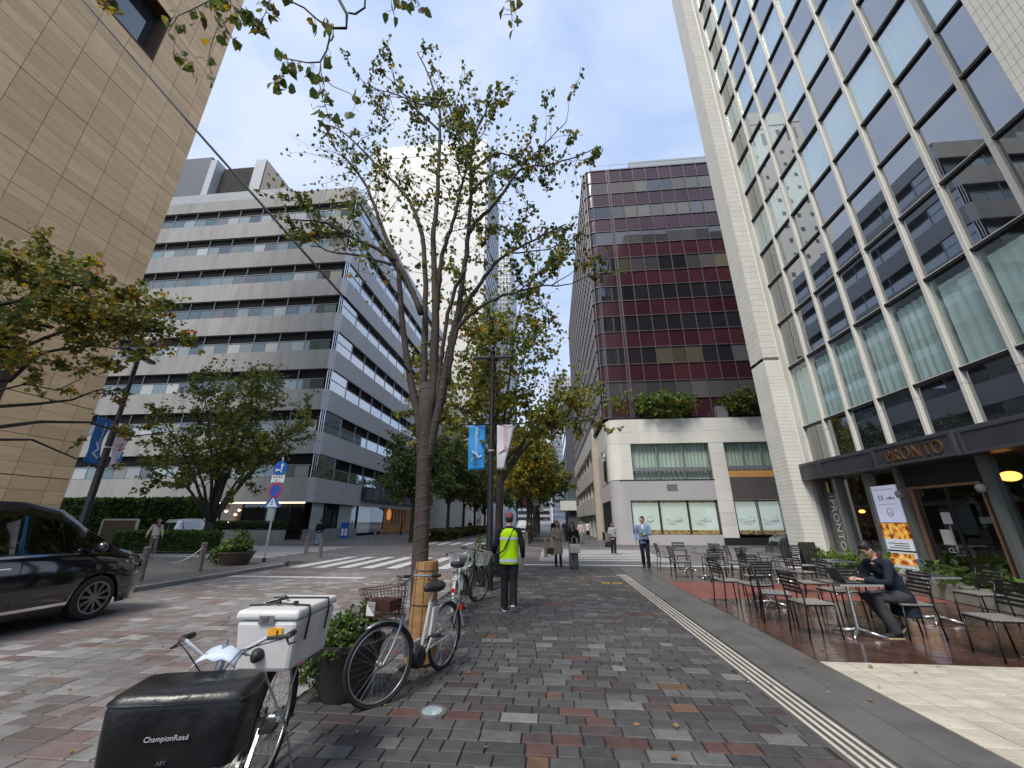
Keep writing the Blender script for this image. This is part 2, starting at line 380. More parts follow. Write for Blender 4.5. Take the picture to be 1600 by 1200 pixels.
tilefield('cream_paving',3.175,10,1.0,5.93,.3,.15,m_cream,m_grout,'cream_tile',.011)
tilefield('brown_deck',3.175,10,5.935,10.1,.45,.15,m_deck,m_grout2,'deck_tile',.005,.5)
tilefield('red_paving',3.175,10,10.105,12.5,.3,.15,m_red,m_grout2,'red_tile',.005,.5)
tilefield('grey_paving',3.175,10,12.505,16.08,.4,.2,m_gb,m_grout2,'terrace_tile',.005,.5)
struct('terrace_side',MB().b2((10.0,-12,-.05),(14,16.1,-.03)).b2((3.175,-12,-.05),(10,1,-.02)),m_gb)
# left pavement with kerb
m_kerb=mat('kerb_stone',(.23,.225,.215),.6,var=.2,vs=3,bump=.3,bs=60,obvar=.12)
m_lp=paving_tex('left_setts',(.105,.098,.094),(.15,.135,.128),(.06,.055,.05),.3,.2,.5)
struct('left_pavement',MB().prism([(-60,-12),(-10.2,-12),(-10.2,15.3),(-10.6,16.4),(-11.6,17.0),(-60,17.0)],-.05,.10),m_lp)
lpv=bpy.data.objects['left_pavement']
y=-2
while y<15.2:
    MB().b2((-10.195,y,-.05),(-10.03,min(y+.9,15.3)-.008,.108)).build('kerb_stone',m_kerb,lpv,bevel=.012); y+=.9
# painted markings
m_paint=mat('road_paint',(.60,.60,.58),.6,var=.14,vs=5,dirt=((.28,.26,.25),3.5,.75))
ZP=.004
def paint(name,rects,z=ZP):
    mb=MB()
    for a in rects: mb.poly([(a[0],a[1],z),(a[2],a[1],z),(a[2],a[3],z),(a[0],a[3],z)])
    return mb
def marks(name,rects,piece,z=ZP):
    p=bpy.data.objects.new(name,None); COL.objects.link(p); p['kind']='structure'
    for a in rects: paint('',[a],z).build(piece,m_paint,p)
marks('zebra_crossing',[(-9.7+i*.92,15.0,-9.7+i*.92+.46,19.6) for i in range(8)],'stripe',.006)
marks('zebra_crossing',[(-.6,18.6+i*.92,5.2,18.6+i*.92+.45) for i in range(8)],'stripe')
marks('zebra_crossing',[(-9.4+i*.95,30.0,-9.4+i*.95+.46,33.4) for i in range(7)],'stripe',.006)
marks('zebra_crossing',[(-22.5,18.9+i*.95,-13.2,18.9+i*.95+.46) for i in range(9)],'stripe')
marks('stop_line',[(-9.9,12.3,-5.6,12.62),(-1.1,16.55,9.4,16.95)],'line',.009)
# yellow round marks and ground light
m_yel=mat('yellow_mark',(.52,.34,.05),.6,var=.3,vs=25)
mb=MB()
for cx in (1.42,1.73):
    mb.lathe([(.13,.004),(.13,.007),(.075,.007),(.07,.004)],(cx,12.15,0),20,cap=False)
tag(mb.build('pavement_mark',m_yel),'pair of yellow rings painted on the dark setts left of the guide strip','pavement mark')
gl_=thing('ground_light','round steel ground light with glass lens in the setts before the white bicycle','ground light',tuple(G(675,1112)))
MB().lathe([(.135,-.01),(.135,.006),(.105,.012),(.095,.008),(.095,-.01)],(0,0,0),28).build('ring',m_steel,gl_,world=False,smooth=40)
MB().lathe([(.094,.0),(.092,.007),(.02,.009)],(0,0,0),24).build('lens',glass('lens_glass',base=(.32,.42,.42),refl=1.2),gl_,world=False)
# fallen leaves on the paving
# ================================================================ BUILDINGS
m_white=mat('white_frame',(.72,.72,.68),.4,var=.06)
m_dark=mat('dark_metal',(.03,.031,.033),.35,.3,var=.1)
m_black=mat('black_void',(.012,.012,.012),.7,var=.1)
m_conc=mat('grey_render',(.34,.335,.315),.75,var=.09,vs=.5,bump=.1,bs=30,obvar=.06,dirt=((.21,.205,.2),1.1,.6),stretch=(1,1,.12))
g_sky=glass('facade_glass_dark',base=(.035,.042,.045),refl=1.8,wob=.04)
g_gray=glass('office_glass',base=(.16,.21,.2),refl=1.6,wob=.03)
# ---- tan stone building (left)
m_tan=mat('tan_stone',(.84,.56,.295),.62,var=.10,vs=2.2,bump=.25,bs=14,obvar=.12,stretch=(1,1,7),dirt=((.66,.43,.23),.5,.5))
m_tanj=mat('tan_joint',(.10,.065,.04),.9)
tan=thing('stone_building','tall tan stone building with coursed wall panels along the left edge','building',(-24,10,0))
XT=-24.0
MB().b2((XT-14,-6,0),(XT-.03,17.94,6.2)).b2((XT-14,-6,9.5),(XT-.03,17.94,29.0)).b2((XT-14,-6,6.2),(XT-.03,9.0,9.5)).b2((XT-14,14.3,6.2),(XT-.03,17.94,9.5)).b2((XT-14,9.0,6.2),(XT-1.0,14.3,9.5)).b2((XT-14,-6,33.2),(XT-.03,17.94,58)).b2((XT-14,-6,29.0),(XT-.03,10.4,33.2)).b2((XT-14,14.25,29.0),(XT-.03,17.94,33.2)).b2((XT-14,10.4,29.0),(XT-1.0,14.25,33.2)).build('wall',m_tanj,tan)
MB().b2((XT-1.0,10.4,29.0),(XT-.9,14.25,33.2)).build('window',g_sky,tan); MB().b2((XT-1.0,9.0,6.2),(XT-.9,14.3,9.5)).build('window',g_sky,tan)
zl=[3.6*k-.03 for k in range(-1,17)]
edges=[17.95-.83]; 
while edges[-1]>-5: edges.append(edges[-1]-1.395)
cols_=[(17.12,17.95)]+[(edges[i+1],edges[i]) for i in range(len(edges)-1)]
slabs=[]
for (a,b) in cols_:
    for k in range(16):
        z0=3.6*k-.02
        for j in range(6):
            za=z0+.6*j; zb=za+.6
            if zb<=.05: continue
            if a>10.3 and b<14.4 and za>28.5 and zb<33.4: continue
            if a>8.9 and b<14.4 and za>6.0 and zb<9.7: continue
            g0=.022 if j==0 else .006; g1=.022 if j==5 else .006
            g0=max(g0,.013*(j==3)); g1=max(g1,.013*(j==2)); slabs.append((a+.012,b-.012,max(za,0)+g0,zb-g1))
def tvis(q):
    d=Vector((XT,(q[0]+q[1])/2,(q[2]+q[3])/2-CAM_H)); wv=d.dot(_F)
    if wv<.3: return False
    u=d.dot(_Rt)/wv; v=d.dot(_U)/wv
    return -1.31<u and abs(v)<.99
vis_=[q for q in slabs if tvis(q)]; vis_.sort(key=lambda q:q[0]**2+24**2+q[2]**2)
big=vis_[:296]; bset=set(big); cache={}
for q in big:
    key=(round((q[1]-q[0])*1000),round((q[3]-q[2])*1000))
    if key not in cache:
        cache[key]=MB().box((0,0,0),(.06,key[0]/1000,key[1]/1000)).mesh('wall_panel',m_tan)
    inst('wall_panel',cache[key],tan,(.0+rnd.uniform(-.003,.003),(q[0]+q[1])/2-10,(q[2]+q[3])/2))
mb=MB()
for q in slabs:
    if q not in bset and q[1]>-2: mb.b2((XT-.03,q[0],q[2]),(XT+.03,q[1],q[3]))
mb.build('wall_panels',m_tan,tan,kind='stuff')
mb=MB()
for k in range(16): mb.b2((XT-14,17.95,3.6*k),(XT-.02,17.99,3.6*k+3.57))
mb.build('side_wall',m_tan,tan)
# ---- grey banded office building (left, beyond the crossing)
YG=36.0; XG=-22.3
gb=thing('office_building','grey concrete office block with long dark window bands on the corner behind the crossing','building',(XG,YG,0))
MB().b2((-75,YG+.9,0),(XG-.9,76,41)).build('core',m_black,gb)
lv=[(5.58+4.42*k,7.82+4.42*k) for k in range(8)]
spans=[(3.32,5.58)]+[(7.82+4.42*k,5.58+4.42*(k+1)) for k in range(7)]+[(38.76,40.35)]
for i,(a,b) in enumerate(spans):
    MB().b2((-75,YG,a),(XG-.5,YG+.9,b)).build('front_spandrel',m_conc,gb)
    MB().b2((XG-.9,YG+.5,a),(XG,76,b)).build('side_spandrel',mat('grey_render_lit',(.52,.515,.50),.7,var=.06,vs=.5,bump=.1,bs=30,stretch=(1,1,.25)),gb)  # front's concrete again, with the side's brighter light put into its colour
    # chamfered corner piece
    MB().prism([(XG-.5,YG),(XG,YG+.5),(XG-.6,YG+.8),(XG-.7,YG+.6)],a,b).build('corner_panel',mat('corner_render',(.55,.55,.55),.6,var=.05),gb)
    mb=MB()
    for k in range(18): mb.b2((-75+.3+2.97*k-.004,YG-.004,a+.02),(-75+.3+2.97*k+.004,YG-.0005,b-.02))
    mb.build('panel_joints',m_black,gb)
m_fr=mat('alu_frame',(.35,.36,.37),.4,.6,var=.05)
m_shd=mat('recess_shade',(.010,.010,.010),.8,spec=.15,var=.2,vs=1)  # near-black colour stands in for shade in the recess above the windows
gcol=[glass('office_glass_f',base=(.36,.37,.33),refl=1.5,wob=.03),glass('office_glass_d',base=(.13,.12,.10),refl=1.6,wob=.03),glass('office_glass_e',base=(.03,.07,.065),refl=1.8,wob=.03),glass('office_glass_a',base=(.10,.15,.145),refl=1.8,wob=.03),glass('office_glass_b',base=(.24,.28,.26),refl=1.6,wob=.03),glass('office_glass_c',base=(.05,.06,.062),refl=1.8,wob=.03)]
xm=[XG-.55-2.97*k-3.0*(k>=0)*0 for k in range(12)]
rg=random.Random(11); g_side=glass('sky_glass',base=(.14,.18,.18),refl=6,wob=.02)
for (a,b) in lv:
    zm=a+1.14
    for k in range(10):
        x1=XG-.62-2.97*k; x0=x1-2.97
        MB().b2((x0+.03,YG+.30,zm+.05),(x1-.03,YG+.36,b)).build('shade_strip',m_shd,gb)
        for h in range(2):
            xa=x0+.04+h*1.45; MB().b2((xa,YG+.16,a+.05),(xa+1.41,YG+.2,zm)).build('window',rg.choice(gcol),gb)
        MB().b2((x0-.022,YG+.12,a),(x0+.022,YG+.4,b)).build('mullion',m_fr,gb)
    MB().b2((XG-30.5,YG+.1,zm),(XG-.6,YG+.28,zm+.05)).build('transom',m_fr,gb)
    for k in range(11):
        y0=YG+.55 if k==0 else 39.75+3.24*(k-1); y1=39.75+3.24*k
        if k==0: MB().b2((XG-.2,y0,a+.04),(XG-.16,y1-.03,b-.02)).build('window',g_side,gb)
        else:
            MB().b2((XG-.36,y0+.03,zm+.06),(XG-.3,y1-.03,b)).build('shade_strip',m_shd,gb)
            MB().b2((XG-.2,y0+.03,a+.04),(XG-.16,y1-.03,zm)).build('window',g_side,gb)
        MB().b2((XG-.4,y1-.03,a),(XG-.1,y1+.03,b)).build('mullion',m_fr,gb)
    MB().b2((XG-.28,YG+.6,zm),(XG-.1,75,zm+.05)).build('transom',m_fr,gb)
    # bright chrome corner posts
    for q in ((XG-.42,YG+.2),(XG-.26,YG+.3),(XG-.14,YG+.46)): MB().tube([(q[0],q[1],a),(q[0],q[1],b)],.05,8).build('corner_post',mat('chrome_post',(.75,.76,.78),.18,.9,var=0),gb)
MB().b2((-75,YG+.2,40.353),(XG-9.5,YG+1.2,41.75)).b2((-75,YG+.2,41.753),(XG-9.5,70,41.9)).build('cornice',mat('roof_band',(.36,.37,.38),.6,var=.08),gb)
MB().b2((XG-9.5,YG+.05,40.353),(XG-.5,YG+.4,41.0)).build('parapet',m_conc,gb)
# rooftop plant room: dark box, open frame with pale sloping fins
MB().b2((-66,YG+.6,41.9),(-44.9,YG+9,49.0)).build('plant_room',mat('slate_clad',(.12,.125,.145),.5,var=.1),gb)
MB().b2((-43.6,YG+1.5,41.9),(-38.2,YG+8,47.6)).build('roof_screen',mat('roof_dark',(.012,.01,.009),.8,var=.2),gb)
mf=mat('roof_fin',(.45,.47,.48),.5,var=.06)
MB().prism([(-44.8,YG+.5),(-43.9,YG+.5),(-43.9,YG+8),(-44.8,YG+8)],41.9,48.3).build('roof_fin',mf,gb)
MB().prism([(-38.1,YG+.5),(-36.6,YG+.5),(-36.6,YG+8),(-38.1,YG+8)],41.9,47.6).build('roof_fin',mf,gb)
MB().add([(-36.5,YG+.6,41.9),(-32.6,YG+.6,41.9),(-36.5,YG+.6,47.3),(-36.5,YG+8,41.9),(-32.6,YG+8,41.9),(-36.5,YG+8,47.3)],[(0,1,2),(3,5,4),(1,4,5,2),(0,2,5,3),(0,3,4,1)]).build('roof_slope',mat('roof_brown',(.16,.13,.12),.6,var=.2),gb)
for xx,hh in ((-42.6,2.2),(-41.2,1.5),(-40.2,3.2),(-39.7,1.4)): MB().tube([(xx,YG+3,47.6),(xx+.1,YG+3,47.6+hh)],.04,5).build('antenna',m_fr,gb)
# ground floor shop windows of the grey building
m_shop=[glass('shop_glass_pale',base=(.42,.5,.45),refl=1.1),glass('shop_glass_brown',base=(.10,.06,.03),refl=1.2),glass('shop_glass_dark',base=(.015,.017,.018),refl=1.4)]
xs=[-22.9,-24.2,-25.6,-26.6,-29.0,-31.2,-35.2,-37.6,-41.5,-46]
pat=[2,2,0,2,1,0,0,2,0]
for i in range(len(xs)-1):
    MB().b2((xs[i+1]+.04,YG+.3,.9),(xs[i]-.04,YG+.34,3.28)).build('shop_window',m_shop[pat[i]],gb)
    MB().b2((xs[i+1]-.04,YG+.2,.3),(xs[i+1]+.04,YG+.5,3.3)).build('shop_mullion',m_dark,gb)
MB().b2((-48,YG+.1,3.2),(XG-.6,YG+.3,3.319)).build('soffit_light',mat('warm_soffit',(.7,.6,.45),.5,emit=(1,.8,.5),es=1.2),gb)
for x_,z_ in ((-29.6,2.2),(-30.1,1.6),(-29.3,2.6),(-30.6,2.5)):
    MB().ell((x_,YG+.2,z_),(.09,.06,.09)).build('shop_lamp',mat('shop_bulb',(1,.9,.7),.4,emit=(1,.85,.6),es=4),gb)
# side wing ground floor: black canopy and warm shop
MB().b2((XG-.9,46.2,3.95),(XG+.25,75,5.5)).build('canopy',m_dark,gb)
for k in range(7): MB().b2((XG+.251,46.6+k*2.2,4.15),(XG+.28,48.6+k*2.2,5.3)).build('canopy_panel',mat('canopy_glass',(.05,.055,.07),.15,.2,var=.1),gb)
MB().b2((XG-.9,37,.02),(XG-.02,46.2,.9)).build('base_wall',m_conc,gb)
for k,(ya,yb,ci) in enumerate(((37,39,0),(39.1,42,2),(42.1,45.9,0),(46.5,50,0),(50.1,54,2))):
    MB().b2((XG-.3,ya,.3),(XG-.26,yb,3.3 if yb<46 else 3.9)).build('shop_window',m_shop[ci],gb)
m_wshop=mat('warm_shop',(.10,.055,.03),.6,emit=(1,.42,.12),es=.02,var=.5,vs=.8)
MB().b2((XG-.6,54.1,.1),(XG-.5,66,3.9)).build('shop_front',m_wshop,gb)
MB().lathe([(.75,0),(.72,.06)],(XG-.45,56.2,2.5),24,M=Matrix.Rotation(R(90),3,'Y')).build('shop_sign',mat('orange_disc',(.6,.16,.04),.5,emit=(1,.35,.08),es=.25),gb)
for k in range(5): MB().b2((XG-.48,57.5+k*1.3,1.2),(XG-.40,57.9+k*1.3,3.2)).build('shop_rail',m_dark,gb)
# planter wall with hedge in front of the shop windows
m_sand=mat('planter_stone',(.42,.39,.34),.6,var=.12,vs=.6,obvar=.08)
pw=thing('planter_wall','low beige stone planter wall under the clipped hedge in front of the grey office block','planter',(-30,32.6,0))
k=0
x=-44.0
while x<-22.6:
    if not(-29.9<x<-28.3): MB().b2((x,32.6,.02),(min(x+1.5,-22.5)-.012,33.6,.92)).build('stone_block',m_sand,pw)
    x+=1.5
cab=thing('utility_cabinet','dark grey utility cabinet standing against the beige planter wall','cabinet',(-29.2,32.35,0))
MB().b2((-29.7,32.1,.1),(-28.8,32.55,1.25)).build('body',mat('cabinet_grey',(.07,.07,.075),.5),cab,bevel=.02)
MB().b2((-29.66,32.085,.2),(-29.26,32.098,1.15)).b2((-29.24,32.085,.2),(-28.84,32.098,1.15)).build('doors',mat('cabinet_door',(.05,.05,.055),.45),cab)
MB().b2((-29.45,32.07,.75),(-29.2,32.084,.82)).build('plate',m_white,cab)
# ---- pale tower far behind the trees
m_pale=mat('pale_tile',(.74,.71,.62),.6,var=.05,vs=.05,emit=None)
tw=thing('tower','pale cream high-rise with rows of small dark square windows rising behind the middle tree','tower',(-31,85,0))
MB().b2((-50,85,0),(-15.5,110,109)).build('wall',m_pale,tw)
mb=MB()
for k in range(38): mb.b2((-15.5,85+.2,2+2.7*k),(-14.9,109,2+2.7*k+1.5))
mb.build('side_bands',mat('tower_side',(.42,.43,.44),.5,var=.05),tw)
mwin=mat('tower_window',(.13,.14,.15),.25,var=.3,vs=.1)
for r_ in range(14):
    for c in range(11):
        zc=44+r_*4.2; 
        if r_<13: MB().box((-48+c*3.05,84.99,zc),(.8,.12,1.1)).build('window',mwin,tw)
for c in range(11): MB().box((-48+c*3.05,84.99,100.6),(.9,.12,4.2)).build('slot_window',mwin,tw)
MB().b2((-50.1,84.9,104.4),(-15.4,84.99,104.6)).build('string_course',mwin,tw)
# white street-level building further along on the left, and slab behind
wb=thing('white_building','low white stone building with dark window openings beyond the trees on the left','building',(-15,92,0))
MB().b2((-30,86,0),(-13.5,150,15)).build('wall',mat('white_stone',(.62,.61,.6),.6,var=.06,vs=.3),wb)
for k in range(8):
    MB().b2((-13.52,88+k*6,.3),(-13.44,91.5+k*6,5.2)).build('shop_opening',mwin,wb)
    MB().b2((-13.52,88+k*6,7.5),(-13.44,91.5+k*6,12)).build('window',mwin,wb)
gt=thing('lattice_tower','slim grey lattice clad tower to the right of the cream high-rise','tower',(-14,140,0))
MB().b2((-28,130,0),(-13,160,104)).build('wall',mat('lattice_grey',(.38,.4,.43),.5,var=.05),gt)
mb=MB()
for k in range(40): mb.b2((-28.1,129.8,30+k*1.85),(-13,129.95,30+k*1.85+.5))
for k in range(12): mb.b2((-27.5+k*1.25,129.7,20),(-27.2+k*1.25,129.79,104))
mb.build('lattice',m_white,gt)
# ---- maroon curtain wall building on a pale stone podium (right of centre)
YR=32.0; XR=4.4; YP=31.0; XQ=4.55
rb=thing('maroon_building','maroon glass curtain wall building with rounded corner on a pale stone podium','building',(XR,YP,0))
prn=random.Random(99)
def pane(ax,d,a,b,z0,z1,t=.02,j=.007):
    """a sheet of glass set very slightly out of true, so each pane mirrors its own bit of street"""
    q=[prn.uniform(-j,j) for _ in range(3)]; q.append(q[0]+q[2]-q[1])
    c=[(a,z0),(b,z0),(b,z1),(a,z1)]
    P=(lambda u,v,k:(d+k,u,v)) if ax=='x' else (lambda u,v,k:(u,d+k,v))
    f=[P(u,v,q[i]) for i,(u,v) in enumerate(c)]; g=[P(u,v,q[i]+t) for i,(u,v) in enumerate(c)]
    return MB().add(f+g,[(0,1,2,3),(7,6,5,4)]+[(i,4+i,4+(i+1)%4,(i+1)%4) for i in range(4)])
m_mull=mat('curtain_mullion',(.20,.165,.165),.4,.5,var=.05)
m_maroon=mat('maroon_panel',(.058,.019,.025),.16,var=.15,vs=.6,obvar=.25,coat=.35,spec=.6)
g_r=[glass('tower_glass_dark',base=(.02,.018,.022),refl=1.6,wob=.03),glass('tower_glass_blind',base=(.115,.10,.068),refl=1.5,wob=.03),glass('tower_glass_brown',base=(.10,.064,.034),refl=1.5,wob=.03),glass('tower_glass_grey',base=(.09,.085,.09),refl=1.5,wob=.03)]
zs=[9.65+1.556*k for k in range(18)]
MB().b2((XR+.25,YR+.25,9.6),(30,69,36.0)).build('core',m_black,rb)
rr=random.Random(21); CR=.75
def rc(n=6):  # rounded corner outline from front (x) to side (y)
    return [(XR+CR-CR*math.sin(t),YR+CR-CR*math.cos(t)) for t in [math.pi/2*i/n for i in range(n+1)]]
cols=[XR+CR+.0]+[XR+1.255*k for k in range(2,14)]
side_p=MB(); side_w=MB(); side_m=MB()
for k in range(17):
    z0,z1=zs[k]+.04,zs[k+1]-.04; mar=(k%2==0)
    run=rr.choice([0,1,1,2,3,0])
    for c in range(len(cols)-1):
        x0,x1=cols[c]+.035,cols[c+1]-.035
        if rr.random()<.4: run=rr.choice([0,0,1,1,2,3]) if k<8 else rr.choice([0,1,1,3,3])
        pane('y',YR+.05,x0,x1,z0,z1).build('spandrel_panel' if mar else 'window',m_maroon if mar else g_r[run],rb)
    # rounded corner
    p=rc(); pin=[(x+.06,y+.06) for x,y in p]
    MB().add([(x,y,z) for z in (z0,z1) for x,y in pin],[(i,i+1,len(p)+i+1,len(p)+i) for i in range(len(p)-1)]).build('corner_panel' if mar else 'corner_window',m_maroon if mar else g_r[0],rb,smooth=True)
    for c in range(37):
        y0=YR+CR+c*1.0
        (side_p if mar else side_w).b2((XR+.05,y0+.03,z0),(XR+.12,y0+.97,z1))
side_p.build('side_panels',m_maroon,rb,kind='stuff'); side_w.build('side_windows',g_r[3],rb,kind='stuff')
for c in range(38): side_m.b2((XR-.01,YR+CR+c-.03,9.6),(XR+.1,YR+CR+c+.03,36.1))
side_m.build('side_fins',mat('side_fin',(.22,.21,.22),.4,.3,var=.05),rb,kind='stuff')
for c,x in enumerate(cols): MB().b2((x-.022,YR-.05,9.6),(x+.022,YR+.1,36.1)).build('mullion',m_mull,rb)
for dx in (0,.25): MB().b2((6.75+dx-.03,YR-.06,9.6),(6.75+dx+.03,YR+.1,36.1)).build('column_trim',m_mull,rb)
p=rc(2)
for x,y in p: MB().tube([(x,y,9.6),(x,y,36.1)],.03,6).build('mullion',m_mull,rb)
for z in zs:
    o=[(22,YR)]+rc(8)+[(XR,69)]; i_=[(22,YR+.15)]+[(x+.12,y+.12) for x,y in rc(8)]+[(XR+.15,69)]
    n=len(o); mb=MB()
    vs_=[(x,y,zz) for zz in(z-.026,z+.026) for x,y in [(a-.03 if j>4 else a,b-.03 if j<5 else b) for j,(a,b) in enumerate(o)]]
    mb.add(vs_,[(i,i+1,n+i+1,n+i) for i in range(n-1)])
    vs2=[(x,y,zz) for zz in(z-.026,z+.026) for x,y in i_]; mb.add(vs2,[])
    mb.add([vs_[i] for i in range(n)]+vs2[:n],[(i+1,i,n+i,n+i+1) for i in range(n-1)]); mb.add(vs_[n:]+vs2[n:],[(i,i+1,n+i+1,n+i) for i in range(n-1)])
    mb.build('transom',m_mull,rb)
MB().b2((XR+.3,YR+.2,36.11),(24,60,36.35)).build('roof',mat('roof_grey',(.2,.2,.2),.7),rb)
rail=MB()
for z in (36.75,37.3): rail.tube([(XR+.9,60,z),(XR+.9,YR+.5,z),(20,YR+.5,z)],.025,5)
for k in range(8): rail.tube([(XR+.9+k*2,YR+.5,36.3),(XR+.9+k*2,YR+.5,37.3)],.025,5)
rail.build('roof_rail',m_fr,rb)
MB().b2((10.9,38,36.35),(26,50,43.6)).build('penthouse',mat('penthouse_clad',(.33,.37,.37),.6,var=.06),rb)
# podium
m_pod=mat('pale_limestone',(.72,.71,.64),.55,var=.05,vs=.6,bump=.06,bs=60,obvar=.045)
m_podg=mat('lilac_grey_stone',(.46,.445,.45),.55,var=.06,vs=.6,bump=.06,bs=60,obvar=.05)
m_pj=mat('stone_joint',(.30,.29,.27),.8)
PCR=.9
def pod_profile(n=7,d=0): return [(20,YP+d)]+[(XQ+PCR-(PCR-d)*math.sin(t),YP+PCR-(PCR-d)*math.cos(t)) for t in [math.pi/2*i/n for i in range(n+1)]]+[(XQ+d,72)]
def wall_strip(name,z0,z1,m,d0=0,d1=.5,y_end=40,x_end=20):
    a=[(x if x<20 else x_end,y if y<70 else y_end) for x,y in pod_profile(7,d0)]; b=[(x if x<20 else x_end,y if y<70 else y_end) for x,y in pod_profile(7,d1)]
    n=len(a); vs_=[(x,y,z) for z in(z0,z1) for x,y in a]+[(x,y,z) for z in(z0,z1) for x,y in b]; mb=MB()
    mb.add(vs_,[(i,i+1,n+i+1,n+i) for i in range(n-1)]+[(n+i,n+i+1,3*n+i+1,3*n+i) for i in range(n-1)]+[(i+1,i,2*n+i,2*n+i+1) for i in range(n-1)])
    return mb.build(name,m,rb,smooth=30)
MB().b2((XQ+.9,YP+.9,0),(24,72,9.2)).build('podium_core',m_black,rb)
wall_strip('podium_base',.02,.7,m_podg,0,.9,40,12.05)
# upper frieze in stone panels
for zi,(z0,z1) in enumerate(((7.28,8.2),(8.2,9.2))):
    wall_strip('podium_band',z0+.006,z1-.006,m_pod,.012,.9)
    x=XQ+PCR; k=0
    while x<19:
        MB().b2((x+.006,YP-.0,z0+.006),(min(x+1.55,19.5)-.006,YP+.03,z1-.006)).build('stone_panel',m_pod,rb); x+=1.55
MB().b2((XR+.4,YP+.3,9.2),(20,YR+.5,9.3)).build('terrace_slab',m_pj,rb)
MB().b2((5.2,YR-.12,9.3),(19,YR-.04,9.64)).build('plinth',m_dark,rb)
# piers and lower walls
def slabpier(x0,x1,z0,z1,nz_,m=m_pod,y=YP):
    MB().b2((x0,y+.03,z0),(x1,y+.9,z1)).build('pier',m_pj,rb)
    h=(z1-z0)/nz_
    for k in range(nz_): MB().b2((x0+.004,y,z0+k*h+.005),(x1-.004,y+.029,z0+(k+1)*h-.005)).build('stone_panel',m,rb)
slabpier(5.45,6.25,4.55,7.27,2)
a=pod_profile(7,0)[1:9]
MB().add([(x,y,z) for z in(4.55,7.27) for x,y in a],[(i,i+1,9+i-1+0,8+i) if False else (i,i+1,8+i+1,8+i) for i in range(7)]).build('corner_stone',m_pod,rb,smooth=30)
MB().add([(x,y,z) for z in(.7,4.5) for x,y in a],[(i,i+1,8+i+1,8+i) for i in range(7)]).build('corner_stone',m_podg,rb,smooth=30)
slabpier(12.05,13.15,.5,7.27,8)
MB().b2((5.45,YP,3.08),(12.05,YP+.9,4.5)).build('shop_lintel',m_podg,rb); MB().b2((5.45,YP,.7),(5.86,YP+.9,3.08)).build('shop_jamb',m_podg,rb)
MB().b2((13.15,YP+.05,3.1),(20,YP+.9,4.7)).build('shop_lintel',mat('brown_fascia',(.11,.095,.09),.5,var=.1),rb)
MB().b2((13.15,YP+.1,4.7),(20,YP+.9,5.15)).build('orange_band',mat('amber_band',(.38,.19,.06),.5,emit=(1,.5,.12),es=.06),rb)
MB().b2((12.05,YP-.02,.0),(20,YP+.6,.5)).build('dark_plinth',m_black,rb)
MB().b2((5.2,YP-.03,4.5),(12.1,YP+.02,4.56)).build('ledge',m_dark,rb)
# first floor windows with curtains behind glass
def curtain(mb,x0,x1,y,z0,z1,amp=.05,wl=.22,axis='x'):
    n=max(6,int((x1-x0)/.05)); pts=[]
    for i in range(n+1):
        t=lerp(x0,x1,i/n); d=amp*math.sin(t*2*math.pi/wl+math.sin(t*2.3)*1.5)
        pts.append((t,y+d) if axis=='x' else (y+d,t))
    mb.add([(a,b,z) for z in(z0,z1) for a,b in pts],[(i,i+1,n+2+i,n+1+i) for i in range(n)])
m_curt=mat('net_curtain',(.72,.75,.68),.9,var=.1,vs=1)
g_clear=glass('clear_glass',tint=(.92,.97,.95),refl=.9,wob=.02)
def podwin(x0,x1,z0,z1,n,zmid):
    MB().b2((x0,YP+.7,z0),(x1,YP+.75,z1)).build('room_back',m_black,rb)
    mb=MB(); curtain(mb,x0,x1,YP+.5,z0,z1,.05,.3); mb.build('curtain',m_curt,rb,smooth=True)
    wv=(x1-x0)/n
    for k in range(n): MB().b2((x0+k*wv+.04,YP+.25,z0),(x0+(k+1)*wv-.04,YP+.262,z1)).build('window',g_clear,rb); MB().b2((x0+k*wv-.035,YP+.15,z0),(x0+k*wv+.035,YP+.3,z1)).build('window_mullion',m_fr,rb)
    MB().b2((x0,YP+.1,zmid-.15),(x1,YP+.32,zmid+.12)).build('window_rail',m_fr,rb)
podwin(6.25,12.05,4.56,7.27,3,5.35); podwin(13.15,18.5,5.15,7.27,4,5.4)
# shop display windows: pale frosted panels with leopard strips
m_disp=mat('display_panel',(.70,.74,.69),.5,var=.04,vs=.8,emit=(.7,.76,.7),es=.2)
def leopard():
    m=bpy.data.materials.new('leopard_print'); m.use_nodes=True; t=m.node_tree; p=t.nodes['Principled BSDF']; nn=t.nodes.new; l=t.links.new
    v=nn('ShaderNodeTexVoronoi'); v.inputs['Scale'].default_value=7; tcn=nn('ShaderNodeTexCoord'); l(tcn.outputs['Object'],v.inputs['Vector'])
    r_=nn('ShaderNodeValToRGB'); r_.color_ramp.elements[0].position=.3; r_.color_ramp.elements[0].color=(.05,.025,.012,1); r_.color_ramp.elements[1].position=.42; r_.color_ramp.elements[1].color=(.80,.52,.2,1); l(v.outputs['Distance'],r_.inputs[0]); l(r_.outputs[0],p.inputs['Base Color']); return m
m_leo=leopard()
m_sk=mat('sketch_grey',(.55,.59,.56),.6,var=.2,vs=3)
